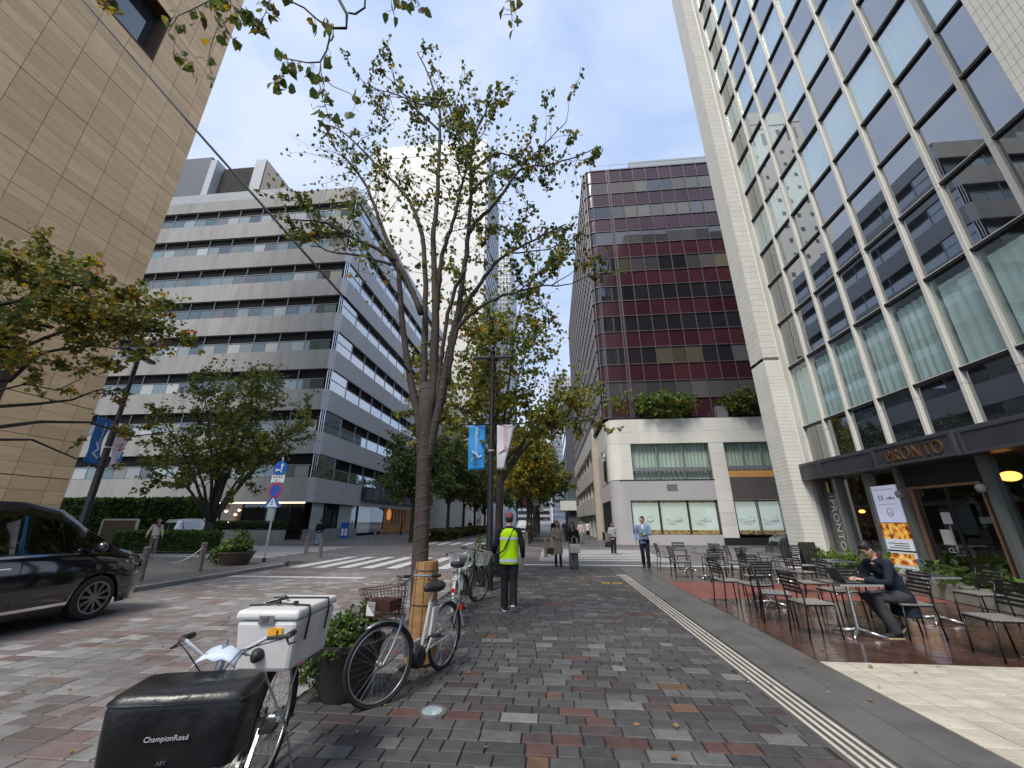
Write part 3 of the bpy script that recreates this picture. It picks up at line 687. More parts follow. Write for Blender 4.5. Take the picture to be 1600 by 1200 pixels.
def display(x0,x1,n,z0=.75,z1=3.05,lean=0):
    MB().b2((x0,YP+.45,z0-.1),(x1,YP+.5,z1)).build('room_back',m_black,rb)
    wv=(x1-x0)/n
    for k in range(n):
        a,b=x0+k*wv+.05,x0+(k+1)*wv-.05
        MB().b2((a,YP+.3,z0),(b,YP+.34,z1)).build('display_panel',m_disp,rb)
        MB().b2((a,YP+.26,z0-.02),(b,YP+.299,z0+.26)).build('leopard_strip',m_leo,rb); MB().b2((a,YP+.26,z1-.14),(b,YP+.299,z1-.02)).build('leopard_strip',m_leo,rb)
        mb=MB(); cx=(a+b)/2; cz=z0+.85      # pale line drawing of a lying figure
        for q in range(3):
            pts=[(cx-.55+.11*i,YP+.29,cz+.25*math.sin(i*.75+q*1.3+k)*(.4+.6*math.sin(i*.31+q))) for i in range(11)]; mb.tube(pts,.016,5)
        mb.tube([(cx+.3+.22*math.cos(i*.6),YP+.29,cz+.15+.2*math.sin(i*.6)) for i in range(11)],.014,5)
        mb.build('drawing',m_sk,rb)
        MB().b2((a-.05,YP+.1,z0-.08),(a,YP+.2,z1)).build('window_mullion',m_dark,rb)
        MB().b2((a,YP+.16,z0-.05),(b,YP+.17,z1)).build('shop_glass',glass('display_glass',tint=(.9,.93,.92),refl=.7) if 'display_glass' not in MATS else MATS['display_glass'],rb)
    MB().b2((x1-.05,YP+.1,z0-.08),(x1,YP+.2,z1)).build('window_mullion',m_dark,rb)
display(5.9,12.0,3); display(13.2,18,3,.75,3.1)
MB().b2((5.86,YP+.05,.62),(12.05,YP+.5,.699)).build('sill',m_podg,rb)
# emblem plate and faint lettering on the corner wall
mb=MB(); mb.b2((8.6,YP-.02,3.75),(9.35,YP-.001,4.2)); mb.build('emblem_plate',mat('emblem_grey',(.27,.27,.27),.4,.5,var=.3,vs=9),rb)
mb=MB()
for i in range(7): mb.b2((5.05+i*.1,YP-.0,2.55),(5.05+i*.1+.05,YP+.0,2.68))
# side elevation openings of the podium (street side)
for y0,y1,z0,z1 in ((32.6,34.6,4.8,6.9),(35.2,37.2,4.4,6.9)): MB().b2((XQ-.01,y0,z0),(XQ+.2,y1,z1)).build('side_window',g_r[0],rb)
m_sidep=mat('podium_side_stone',(.6,.57,.52),.6,var=.08,vs=.5)
MB().b2((XQ,31.95,4.5),(XQ+.5,32.6,7.27)).b2((XQ,34.6,4.5),(XQ+.5,35.2,7.27)).b2((XQ,32.6,6.9),(XQ+.5,37.2,7.27)).b2((XQ,37.2,.02),(XQ+.5,38.6,7.27)).b2((XQ,31.95,3.1),(XQ+.5,37.2,4.4)).build('side_wall',m_sidep,rb)
MB().b2((XQ+.3,32.0,.1),(XQ+.4,37.2,3.1)).build('side_shopfront',g_r[0],rb)
for y0 in (32.3,33.4,34.5,35.6,36.7): MB().b2((XQ-.02,y0,.05),(XQ+.25,y0+.14,3.1)).build('door_frame',m_dark,rb)
MB().b2((XQ-.45,38.6,.0),(XQ+.4,39.3,9.2)).build('service_pier',mat('tan_pier',(.45,.38,.31),.6,var=.08),rb)
for k in range(3): MB().b2((XQ-.3,39.3,.05+3.2*k+2.2),(XQ+.5,70,.05+3.2*k+3.9)).build('side_spandrel',m_sidep,rb)
for k in range(3): MB().b2((XQ+.1,39.3,.05+3.2*k),(XQ+.3,70,.05+3.2*k+2.19)).build('side_window',g_r[0],rb)
for k in range(7): MB().b2((XQ-.1,41+k*4.2,.0),(XQ+.35,41.5+k*4.2,9.5)).build('side_pier',m_sidep,rb)
# ---- street beyond: dark slab, pale tower, glass canopy building
db=thing('dark_office_block','narrow dark grey office slab beyond the maroon building','building',(4,73,0))
MB().b2((3.2,73,0),(20,96,24.6)).build('wall',mat('dark_clad',(.09,.1,.115),.5,var=.1),db)
for k in range(7): MB().b2((3.12,74,3.5+3*k),(3.2,95,5.3+3*k)).build('window_band',g_r[0],db)
mb=MB()
MB().b2((1.6,72.2,3.4),(4.4,80,5.0)).build('entrance_canopy',mat('pale_canopy',(.7,.72,.72),.5),db)
for k in range(12): mb.b2((2.9,73+k*1.9,.1),(3.1,73.2+k*1.9,14))
mb.build('facade_fins',mat('teal_fin',(.12,.2,.21),.4,.3),db)
pt=thing('distant_tower','pale distant high-rise with a fine window grid at the end of the street','tower',(6,200,0))
MB().b2((.6,190,0),(30,215,72)).build('wall',mat('far_pale',(.6,.6,.6),.6,var=.04,vs=.05),pt)
mb=MB()
for k in range(30): mb.b2((.5,189.8,3+2.3*k),(30,189.95,4.2+2.3*k))
mb.build('window_bands',mat('far_band',(.3,.32,.35),.3),pt)
mb=MB()
for k in range(12): mb.b2((.6+1.2*k,189.6,0),(.85+1.2*k,189.79,72))
mb.build('piers',mat('far_pier',(.64,.64,.63),.6),pt)
eb=thing('end_building','grey mid-rise closing the far end of the street','building',(-8,260,0))
MB().b2((-40,250,0),(.2,270,20)).build('wall',mat('end_grey',(.35,.36,.38),.6),eb)
for k in range(5): MB().b2((-39,249.9,2+3.6*k),(-1,250,4+3.6*k)).build('window_band',g_r[0],eb)
# ---- glass office building with the cafe at street level (right)
XF=10.0
cb=thing('cafe_building','glass office block with white mullions and a tiled corner pier above the cafe','building',(XF,11,0))
m_fin=mat('white_mullion',(.78,.76,.68),.45,var=.07,vs=1.2,dirt=((.55,.52,.44),1.2,.5),stretch=(1,1,.3))
m_trs=mat('black_transom',(.018,.019,.02),.4,.2,var=.1)
m_curt2=mat('pale_green_curtain',(.76,.89,.85),.9,var=.07,vs=.8)
m_room=mat('office_interior',(.05,.06,.06),.8,var=.3,vs=.5)
g_cur=glass('curtain_glass',tint=(.96,1,.99),refl=1.3,wob=.02)
g_spn=glass('spandrel_glass',base=(.022,.026,.032),refl=4.5,wob=.03)
g_win=glass('window_glass',tint=(.9,.98,.97),refl=4.0,wob=.03)
ml=[16.31,15.05,13.81,12.55,11.28,9.98,8.74,7.48,6.22]
rows=[5.13,7.65,9.66,11.6,13.3,15.25]
while rows[-1]<37: rows+= [rows[-1]+1.66,rows[-1]+3.6]
rows=[3.66]+rows
MB().b2((XF+1.6,-6,3.5),(28,17.2,40)).build('core',m_room,cb)
for r_ in range(len(rows)-1):
    z0,z1=rows[r_],rows[r_+1]
    if r_==0: kind='dark'
    elif r_==1: kind='curtain'
    else: kind='spandrel' if r_%2==0 else 'window'
    if r_ in(2,3): kind='spandrel2'
    for c in range(8):
        y1,y0=ml[c]-.062,ml[c+1]+.062
        if kind=='curtain' or kind=='window':
            pane('x',XF+.09,y0,y1,z0+.05,z1-.05,.012).build('window_pane',g_cur if kind=='curtain' else g_win,cb)
            mb=MB(); sh=.28+.1*rnd.random() if kind=='curtain' else rnd.choice([.0,.05,.3])
            a0,b0=(y0+sh*.0,y1-sh*.35*(kind=='curtain')) 
            if kind=='curtain' or rnd.random()<.93:
                curtain(mb,a0,b0,XF+.19,z0+.02,z1-(.28 if kind=='curtain' else .12),.035 if rnd.random()<.5 else .012,.24,'y'); mb.build('curtain',m_curt2,cb,smooth=True)
        else:
            pane('x',XF+.09,y0,y1,z0+.05,z1-.05,.03).build('spandrel_pane' if kind!='dark' else 'window_pane',g_spn,cb)
        MB().b2((XF+.015,y0,z1-.06),(XF+.2,y1,z1+.03)).build('transom',m_trs,cb)
        if c<8: MB().b2((XF+.004,y0,z1+.01),(XF+.0145,y1,z1+.03)).build('drip_edge',m_fin,cb)
# white mullions in storey-high pieces with a joint between them
for c,y in enumerate(ml):
    zz=[3.66,4.75]+[rows[i]-.14 for i in range(3,len(rows),2)]
    mb=MB()
    for a,b in zip(zz[:-1],zz[1:]):
        mb.prism([(XF-.005,y-.045),(XF+.012,y-.06),(XF+.3,y-.06),(XF+.3,y+.06),(XF+.012,y+.06),(XF-.005,y+.045)],a+.008,b-.008)
    mb.prism([(XF+.02,y-.035),(XF+.29,y-.035),(XF+.29,y+.035),(XF+.02,y+.035)],3.66,zz[-1])
    mb.build('mullion',m_fin,cb)
# near pier (only its upper corner shows) and far tiled pier
m_tile=mat('pier_tile',(.78,.76,.68),.55,var=.06,vs=2,obvar=.05,spec=.3)
m_tgr=mat('pier_grout',(.27,.265,.24),.8,var=.1)
def tiled_face(mb,o,ux,w_,h0,h1,tw,th,n_,gap=.007,th_=.012,stag=True):
    """tiles as shallow slabs on a vertical face; ux: unit direction along the face, n_: outward normal"""
    o=Vector(o);ux=Vector(ux);n_=Vector(n_); k=0; z=h0
    while z<h1-.02:
        x=-(tw*.5 if (stag and k%2) else 0)
        while x<w_-.01:
            a=max(x,0)+gap/2; b=min(x+tw,w_)-gap/2
            if b-a>.02:
                p=[o+ux*a+Vector((0,0,z+gap/2)),o+ux*b+Vector((0,0,z+gap/2)),o+ux*b+Vector((0,0,z+th-gap/2)),o+ux*a+Vector((0,0,z+th-gap/2))]
                q=[v+n_*th_ for v in p]
                mb.add(p+q,[(4,5,6,7),(0,1,5,4),(1,2,6,5),(2,3,7,6),(3,0,4,7)])
            x+=tw
        z+=th;k+=1
MB().b2((9.12,16.22,0),(9.72,17.3,37)).b2((9.72,16.4,0),(10.4,17.3,37)).build('tiled_pier',m_tgr,cb)
mb=MB(); tiled_face(mb,(9.12,16.22,.02),(1,0,0),.60,0,8,.1,.145,(0,-1,0),.008); tiled_face(mb,(9.12,17.3,.02),(0,-1,0),1.08,0,8,.54,.145,(-1,0,0),.008,stag=False); mb.build('pier_tiles',m_tile,cb,kind='stuff')
mb=MB(); tiled_face(mb,(9.12,16.22,8.0),(1,0,0),.60,0,29,.1,.145*2,(0,-1,0),.012,stag=True); tiled_face(mb,(9.12,17.3,8.0),(0,-1,0),1.08,0,29,.54,.29,(-1,0,0),.01,stag=False); mb.build('pier_tiles',m_tile,cb,kind='stuff')
MB().prism([(9.722,16.24),(9.78,16.22),(9.98,16.30),(9.98,16.4),(9.722,16.4)],.02,37).build('pier_return',m_fin,cb)
MB().b2((9.12,5.2,3.7),(10.4,6.13,37)).build('tiled_pier',m_tgr,cb)
mb=MB(); tiled_face(mb,(9.12,6.13,9.0),(0,-1,0),.93,0,20,.1,.29,(-1,0,0),.01,stag=False); tiled_face(mb,(10.4,6.13,9.0),(-1,0,0),1.28,0,20,.1,.29,(0,1,0),.01,stag=False); mb.build('pier_tiles',m_tile,cb,kind='stuff')
# fascia with raised panels
m_fas=mat('slate_fascia',(.052,.056,.068),.4,.1,var=.12,vs=2)
m_fasf=mat('fascia_frame',(.075,.08,.09),.35,.2,var=.1)
MB().b2((9.5,2,3.06),(10.05,16.2,3.58)).build('fascia',m_fas,cb)
fy=[16.2,15.06,12.5,10.0,5.0]
for k in range(4):
    a,b=fy[k+1]+.02,fy[k]-.02; fx=9.47 if k<2 else (9.38 if k==2 else 9.45)
    mb=MB(); mb.b2((fx,a,3.04),(9.5,b,3.10)).b2((fx,a,3.54),(9.5,b,3.62)).b2((fx,a,3.101),(9.5,a+.09,3.539)).b2((fx,b-.09,3.101),(9.5,b,3.539)); mb.build('fascia_frame',m_fasf,cb,bevel=.006)
    MB().b2((fx+.02,a+.09,3.101),(9.499,b-.09,3.539)).build('fascia_panel',m_fas,cb)
MB().b2((9.5,2,3.581),(10.05,16.2,3.66)).build('fascia_top',m_fasf,cb)
# PRONTO in slim bronze serif letters
m_brz=mat('bronze_letter',(.32,.17,.075),.35,.7,var=.1)
def serif(mb,ch,x,h,P,t=.03):
    """2D letter strokes; P(x,z)->front point; returns advance"""
    n_=Vector((-1,0,0))*t
    def quad(pts):
        a=[P(x+u*h,v*h) for u,v in pts]; b=[q+n_ for q in a]; n=len(a)
        mb.add(a+b,[tuple(range(n))[::-1],tuple(range(n,2*n))]+[(i,(i+1)%n,n+(i+1)%n,n+i) for i in range(n)])
    def rect(u0,v0,u1,v1): quad([(u0,v0),(u1,v0),(u1,v1),(u0,v1)])
    def arc(cx,cz,rx,rz,w1,w2,a0,a1,n=18):
        for i in range(n):
            s0=a0+(a1-a0)*i/n; s1=a0+(a1-a0)*(i+1)/n
            def pt(s,inn):
                wd=lerp(w2,w1,abs(math.cos(s)))if True else w1
                k=wd if inn else 0
                return (cx+(rx-k)*math.cos(s),cz+(rz-min(k,rz*.5)*(.5 if inn else 0))*math.sin(s))
            quad([pt(s0,0),pt(s1,0),pt(s1,1),pt(s0,1)])
    S=.05
    if ch=='O': arc(.48,.5,.48,.52,.15,.07,0,2*math.pi,28); return 1.06*h
    if ch=='P' or ch=='R':
        rect(.08,0,.23,1); rect(0,0,.33,S); rect(0,1-S,.3,1); arc(.28,.73,.34,.27,.14,.05,-math.pi/2,math.pi/2)
        if ch=='R': quad([(.3,.5),(.42,.5),(.80,0),(.62,0)]); rect(.58,0,.88,S); return .92*h
        return .72*h
    if ch=='N':
        rect(.1,0,.16,1); rect(0,0,.28,S); quad([(.02,1),(.2,1),(.86,0),(.72,0)]); rect(.80,0,.86,1); rect(.68,1-S,.98,1); return 1.05*h
    if ch=='T':
        rect(.32,0,.47,1); rect(.22,0,.57,S); rect(0,1-S,.79,1); rect(0,.8,.04,1); rect(.75,.8,.79,1); return .86*h
def sign_word(mb,word,y0,z0,h,x,scale_w=1.0):
    adv=0
    for ch in word: adv+=serif(mb,ch,adv,h,lambda u,v:Vector((x,y0-u*scale_w,z0+v)))+.03*h
    return adv
mb=MB(); sign_word(mb,'PRONTO',12.02,3.16,.31,9.40,.97); mb.build('sign_letters',m_brz,cb)
# street-level front: columns, glazing, sill, door
m_col=mat('grey_post',(.20,.215,.205),.35,.3,var=.12,vs=1)
m_cafe=mat('cafe_wall',(.11,.075,.045),.6,var=.3,vs=.6)
m_wood=mat('cafe_wood',(.22,.12,.05),.45,var=.3,vs=2,stretch=(1,1,6))
MB().b2((16,2,0),(16.2,17,3.5)).b2((10.3,17.0,0),(16,17.2,3.5)).build('cafe_back_wall',m_cafe,cb)
MB().b2((10.1,2,.0),(16,17,.03)).build('cafe_floor',m_wood,cb)
MB().b2((10.1,2,3.35),(16,17,3.5)).build('cafe_ceiling',m_cafe,cb)
g_cafe=glass('cafe_glass',tint=(.82,.85,.83),refl=.9,wob=.01)
posts=[16.18,15.2,13.8,12.58,10.2,8.9,7.2]
for y in posts[1:]: MB().b2((9.93,y-.07,.05),(10.2,y+.07,3.05)).build('post',m_col,cb)
MB().b2((9.96,12.66,.46),(10.18,16.2,.6)).build('window_sill',m_col,cb); MB().b2((10.0,12.66,.05),(10.15,16.2,.459)).build('stall_riser',m_dark,cb)
for a,b in ((15.27,16.18),(13.87,15.13),(12.65,13.73)): MB().b2((10.08,a,.6),(10.095,b,3.05)).build('shop_window',g_cafe,cb)
for a,b in ((8.97,10.13),(7.27,8.83),(2.5,7.13)): MB().b2((10.08,a,.3),(10.095,b,3.05)).build('shop_window',g_cafe,cb)
# vertical lettering on the first window, with a dark backing film
MB().b2((10.10,15.3,.62),(10.105,16.15,3.0)).build('window_film',mat('film_grey',(.045,.06,.058),.4,var=.2,vs=1),cb)
MB().b2((10.03,15.32,2.5),(10.05,15.5,2.95)).build('purple_flag',mat('plum_cloth',(.16,.02,.10),.7),cb)
MB().b2((10.03,15.68,2.6),(10.05,15.8,2.95)).build('yellow_flag',mat('ochre_cloth',(.55,.4,.06),.7),cb)
mb=MB(); M=frameM((10.065,15.74,1.5),(0,0,-1),(0,-1,0)); text_mb(mb,'PRONTO',.40,M,.004,spacing=1.06); text_mb(mb,'!',.34,frameM((10.065,15.76,2.45),(0,0,-1),(0,-1,0)),.004); mb.build('window_letters',mat('white_letter',(.7,.72,.7),.5,var=0),cb)
# poster panel and two menu boards in the third bay
m_lil=mat('lilac_poster',(.56,.58,.72),.4,var=.02,emit=(.55,.58,.75),es=.22)
MB().b2((9.985,12.8,1.57),(10.03,13.7,2.62)).build('poster',m_lil,cb)
mb=MB(); fx=9.978
text_mb(mb,'53',.2,frameM((fx,13.42,2.26),(0,-1,0),(0,0,1)),.002); text_mb(mb,'coffee',.13,frameM((fx,13.07,2.25),(0,-1,0),(0,0,1)),.002)
mb.b2((fx-.002,12.9,2.5),(fx+.001,13.6,2.512)).b2((fx-.002,12.9,2.08),(fx+.001,13.6,2.088))
mb.tube([(fx,13.22+.10*math.cos(i*.4),1.85+.12*math.sin(i*.4)) for i in range(17)],.006,4); mb.b2((fx-.002,13.17,1.83),(fx+.001,13.27,1.845)).b2((fx-.002,13.15,1.79),(fx+.001,13.29,1.80))
mb.build('poster_print',mat('slate_ink',(.06,.07,.12),.6,var=0),cb)
def photo_mat(name,seed,base):
    m=bpy.data.materials.new(name); m.use_nodes=True; t=m.node_tree; p=t.nodes['Principled BSDF']; nn=t.nodes.new; l=t.links.new
    tcn=nn('ShaderNodeTexCoord'); nz_=nn('ShaderNodeTexNoise'); nz_.inputs['Scale'].default_value=6; nz_.inputs['Detail'].default_value=2; mp_=nn('ShaderNodeMapping'); mp_.inputs['Location'].default_value=(seed,seed*2,0); l(tcn.outputs['Object'],mp_.inputs[0]); l(mp_.outputs[0],nz_.inputs['Vector'])
    r_=nn('ShaderNodeValToRGB'); el=r_.color_ramp.elements; el[0].position=.34; el[0].color=(.08,.02,.015,1); el[1].position=.7; el[1].color=(*base,1); q=el.new(.45); q.color=(.55,.16,.03,1); q=el.new(.55); q.color=(.75,.42,.06,1)
    l(nz_.outputs['Fac'],r_.inputs[0]); l(r_.outputs[0],p.inputs['Base Color']); l(r_.outputs[0],p.inputs['Emission Color']); p.inputs['Emission Strength'].default_value=.25; return m
MB().b2((9.97,12.8,1.12),(10.03,13.7,1.55)).build('menu_picture',photo_mat('menu_photo',3,(.85,.5,.12)),cb)
MB().b2((9.972,12.8,.82),(10.03,13.7,1.119)).build('menu_text',mat('menu_white',(.62,.66,.7),.5,var=.02,emit=(.6,.65,.7),es=.2),cb)
MB().b2((9.96,12.78,.12),(10.02,13.72,.77)).build('menu_board',mat('menu_white2',(.62,.64,.64),.5,var=.02,emit=(.6,.65,.7),es=.15),cb)
MB().b2((9.955,12.82,.42),(9.96,13.68,.73)).build('menu_picture',photo_mat('menu_photo_b',9,(.8,.62,.45)),cb)
mb=MB()
for k in range(5): mb.b2((9.955,12.86,.16+.042*k),(9.96,13.62-.12*(k%2),.172+.042*k))
for k in range(3): mb.b2((9.966,12.9,.87+.06*k),(9.9715,13.6-.2*(k%2),.89+.06*k))
mb.build('menu_lines',mat('menu_ink',(.08,.07,.09),.6,var=0),cb)
# door bay with copper frame
m_cop=mat('copper_frame',(.62,.36,.24),.3,.75,var=.05)
MB().b2((10.05,10.28,2.52),(10.2,12.5,3.05)).build('door_head',m_dark,cb)
mb=MB(); mb.b2((10.03,10.45,2.44),(10.1,12.42,2.5)).b2((10.03,10.45,.03),(10.1,10.50,2.439)).b2((10.03,12.37,.03),(10.1,12.42,2.439)); mb.build('door_frame',m_cop,cb)
MB().b2((10.12,10.5,.05),(10.13,12.37,2.44)).build('door_glass',g_cafe,cb)
for y in (10.53,11.45,12.34): MB().b2((10.1,y-.03,.05),(10.16,y+.03,2.44)).build('door_stile',m_dark,cb)
MB().tube([(10.04,11.58,.9),(10.04,11.58,1.5)],.015,6).build('door_handle',m_steel,cb)
m_paper=mat('notice_paper',(.62,.63,.63),.7,var=.02)
for y,z,w_,h_ in ((11.66,1.68,.26,.28),(11.8,1.22,.32,.36)): MB().b2((10.095,y-w_/2,z-h_/2),(10.1,y+w_/2,z+h_/2)).build('notice',m_paper,cb)
mb=MB(); text_mb(mb,'CLT',.16,frameM((10.09,11.75,.9),(0,-1,0),(0,0,1)),.002); mb.build('door_letters',m_paper,cb)
MB().b2((9.86,12.48,.4),(9.92,12.66,.64)).build('card_box',mat('box_blue',(.2,.25,.28),.5),cb)
for y in (12.56,10.3): MB().lathe([(.0,-.1),(.07,-.1),(.1,.02),(.06,.09),(.0,.1)],(9.86,y,2.33),14).build('wall_lamp',mat('lamp_grey',(.35,.36,.33),.4),cb,smooth=True)
# things inside the cafe
ct=thing('cafe_counter','wooden counter with shelves inside the cafe behind the copper framed door','counter',(13,10,0))
MB().b2((12.6,8.6,.03),(13.4,11.6,1.05)).build('front',m_wood,ct); MB().b2((12.5,8.5,1.051),(13.5,11.7,1.1)).build('top',mat('counter_top',(.12,.07,.035),.3),ct)
for z in (1.5,1.9,2.3): MB().b2((15.6,6,z),(15.95,15,z+.04)).build('shelf',m_wood,ct)
m_lampo=mat('amber_lamp',(1,.5,.12),.4,emit=(1,.42,.09),es=2.2)
for x,y,z,lb,s in ((11.6,11.31,2.68,'large glowing amber pendant lamp right of the copper framed door',.2),(11.5,16.5,1.95,'small glowing amber pendant lamp behind the narrow cafe window',.1)):
    lp=thing('pendant_lamp',lb,'lamp',(x,y,z)); MB().ell((0,0,0),(s,s,s*.62)).build('shade',m_lampo,lp,world=False,smooth=True); MB().tube([(0,0,s*.6),(0,0,3.34-z)],.008,5).build('cord',m_black,lp,world=False)
wr=thing('wreath','dark round wreath hanging inside the copper framed door','wreath',(10.4,11.1,1.75))
MB().tube([(0,.27*math.cos(i*.35),.27*math.sin(i*.35)) for i in range(18)],.09,8,closed=True).build('ring',mat('wreath_dark',(.015,.016,.015),.8,bump=1,bs=30),wr,world=False); MB().b2((-.1,-.36,-.2),(-.09,-.04,-.05)).build('tag',m_paper,wr,world=False)
# ================================================================ TREES AND PLANTS
def barkmat(name,col):
    m=mat(name,col,.85,var=.35,vs=14,bump=.9,bs=26,stretch=(1,1,.28),dirt=((col[0]*1.7,col[1]*1.75,col[2]*1.6),5,.6)); return m
m_bark=barkmat('grey_brown_bark',(.058,.043,.034)); m_bark2=barkmat('dark_bark',(.04,.031,.026))
LM={'green':leafmat('leaf_green',(.105,.15,.033),.5),'dark':leafmat('leaf_dark',(.05,.085,.025),.35),'olive':leafmat('leaf_olive',(.20,.195,.035),.5),'yellow':leafmat('leaf_yellow',(.42,.28,.02),.5),'orange':leafmat('leaf_orange',(.30,.12,.025)),'brown':leafmat('leaf_brown',(.10,.055,.03),.2),'lime':leafmat('leaf_lime',(.26,.29,.045),.5),'bright':leafmat('leaf_bright',(.12,.26,.03),.45)}
def rv(r): 
    while True:
        v=Vector((r.uniform(-1,1),r.uniform(-1,1),r.uniform(-1,1)))
        if .05<v.length<1: return v.normalized()
def leaf(mb,p,s,r,mi,heart=False,droop=.5):
    tip=rv(r); tip.z=tip.z*.6-droop; tip.normalize()
    side=tip.cross(rv(r)); 
    if side.length<.05: side=tip.orthogonal()
    side.normalize(); nr=side.cross(tip); w_=s*r.uniform(.38,.52); l_=s*r.uniform(.85,1.15)
    if heart:
        q=[p,p-side*w_+tip*l_*.12+nr*.1*s,p-side*w_*.85+tip*l_*.55+nr*.12*s,p+tip*l_,p+side*w_*.85+tip*l_*.55+nr*.12*s,p+side*w_+tip*l_*.12+nr*.1*s]
        mb.add(q,[(0,1,2,3),(0,3,4,5)],mi)
    else:
        q=[p,p-side*w_+tip*l_*.45+nr*.1*s,p+tip*l_,p+side*w_+tip*l_*.45+nr*.1*s]
        mb.add(q,[(0,1,2,3)],mi)
def wig(p,q,n,amp,r):
    p=Vector(p);q=Vector(q); d=(q-p).length; o=[]
    ph=[rv(r) for _ in range(2)]
    for i in range(n+1):
        t=i/n; o.append(p.lerp(q,t)+(ph[0]*math.sin(t*math.pi)+ph[1]*math.sin(2*t*math.pi)*.6)*amp*d)
    return o
def twigs(tb,lb,p,dirv,L_,r,depth,lsize,mats_n,wts,nleaf,heart,n=4,rad=.01,lift=.25):
    d=(dirv+rv(r)*.55+Vector((0,0,lift))).normalized(); q=Vector(p)+d*L_*r.uniform(.7,1.2)
    pts=wig(p,q,4,.10,r); tb.tube(pts,[rad*(1-.75*i/4) for i in range(5)],4 if rad<.012 else 5,0,cap=False)
    if depth>0:
        for k in range(n): 
            t=r.uniform(.3,1); pp=pts[0].lerp(pts[-1],t) if t<1 else pts[-1]
            i=min(3,int(t*4)); pp=pts[i].lerp(pts[i+1],t*4-i)
            twigs(tb,lb,pp,d,L_*.55,r,depth-1,lsize,mats_n,wts,nleaf,heart,n,rad*.55,lift)
    else:
        base=r.choices(range(mats_n),wts)[0]
        for k in range(nleaf):
            t=r.random(); i=min(3,int(t*4)); pp=pts[i].lerp(pts[i+1],t*4-i)+rv(r)*lsize*.5
            mi=base if r.random()<.6 else r.choices(range(mats_n),wts)[0]
            leaf(lb,pp,lsize*r.uniform(.7,1.15),r,mi,heart)
def fill(tb,lb,skel,pts,maxd,nl,ls,nm,wts,r,heart=False,rad=.005,side=True):
    """thin twigs from the nearest limb out to the given points, leaves strung along their outer half"""
    for q in pts:
        b=min(skel,key=lambda p:(p-q).length_squared); d=(q-b).length
        if d>maxd or d<.12: continue
        w_=wig(b,q,5,.09,r); tb.tube(w_,[rad*(1-.8*i/5) for i in range(6)],4,0,cap=False)
        base=r.choices(range(nm),wts)[0]
        for k in range(r.randint(max(1,nl-3),nl+3)):
            t=r.uniform(.35,1.0)*5; i=min(4,int(t)); c=w_[i].lerp(w_[i+1],t-i); o=c+rv(r)*ls*1.5
            leaf(lb,o,ls*r.uniform(.65,1.2),r,base if r.random()<.5 else r.choices(range(nm),wts)[0],heart)
def finish_tree(root,tb,lb,bark,mats_,world=True):
    tb.build('trunk',bark,root,smooth=True,world=world); lb.build('crown',[LM[m] for m in mats_],root,world=world)
# ---- middle street tree, limbs surveyed from the photograph
def Pd(u,v,Y): return PY(u,v,Y)
tb=MB();lb=MB(); r=random.Random(42); TY=5.4
mt=thing('street_tree','tall thinly leaved street tree wrapped in wire lights beside the white bicycle','tree',(-1.62,5.4,0))
def limb(pp,y0,y1,r0,r1,n=8,store=None):
    k=len(pp); pts=[]
    for i,(u,v) in enumerate(pp): pts.append(PY(u,v,TY+lerp(y0,y1,i/(k-1))))
    # densify
    o=[]
    for i in range(k-1):
        a=pts[max(i-1,0)];b=pts[i];c=pts[i+1];d=pts[min(i+2,k-1)]
        for s in range(3):
            t=s/3; o.append(.5*((2*b)+(c-a)*t+(2*a-5*b+4*c-d)*t*t+(3*b-a-3*c+d)*t**3)+rv(r)*.012)
    o.append(pts[-1]); tb.tube(o,[lerp(r0,r1,(i/(len(o)-1))**.8) for i in range(len(o))],n,0)
    return o
def dress(o,t0,count,L_=.72,depth=1,nl=11,ls=.072,wts=(5,3,1.2,.5,.5)):
    for k in range(count):
        t=t0+(1-t0)*((k+r.random())/count); i=min(len(o)-2,int(t*(len(o)-1))); p=o[i].lerp(o[i+1],t*(len(o)-1)-i); d=(o[i+1]-o[i]).normalized()
        twigs(tb,lb,p,(d*.6+rv(r)*.8),L_,r,depth,ls,5,wts,nl,True,4,.009)
# trunk (base at the pavement, splits at about 3.2 m)
trunk=[Vector((-1.62,5.4,-.02)),Vector((-1.62,5.4,.25)),PY(656,960,TY),PY(656,880,TY),PY(660,800,TY),PY(663,720,TY),PY(666,650,TY),PY(667,600,TY)]
tb.tube(trunk,[.18,.145,.125,.108,.10,.10,.115,.10],18,0)
A=limb([(663,730),(655,665),(642,597),(632,540),(626,462),(620,407),(607,382),(592,342),(579,305),(562,273),(543,250)],0,.3,.07,.02)
dress(A,.62,6)
B=limb([(618,408),(590,390),(562,377),(530,360),(510,349),(485,345),(455,344)],.1,-.5,.04,.012); dress(B,.35,6)
B2=limb([(612,415),(575,402),(545,398),(520,394),(495,385)],.1,-.3,.028,.01); dress(B2,.5,6)
C=limb([(663,690),(661,640),(662,597),(664,540),(665,475),(662,387),(652,342),(640,315),(623,293),(595,265),(567,235),(535,205),(510,195)],0,.9,.072,.014); dress(C,.62,7)
C_=limb([(657,490),(640,445),(622,412)],.0,.05,.05,.04)
D=limb([(667,690),(675,640),(677,597),(679,520),(679,450),(677,375),(681,330),(685,275),(687,233),(687,200),(688,175),(676,137),(668,112),(652,82)],0,.4,.078,.012); dress(D,.66,8)
D2=limb([(686,203),(665,185),(647,167),(632,148),(620,135),(614,110)],.3,.2,.026,.01); dress(D2,.35,8)
D3=limb([(686,167),(668,164),(650,160),(625,150),(600,142),(575,140)],.3,.5,.02,.008); dress(D3,.4,7)
E1=limb([(672,650),(680,560),(682,485),(686,440),(690,400),(698,375),(707,350),(716,318),(722,290),(730,262)],0,-.6,.06,.018); dress(E1,.6,8)
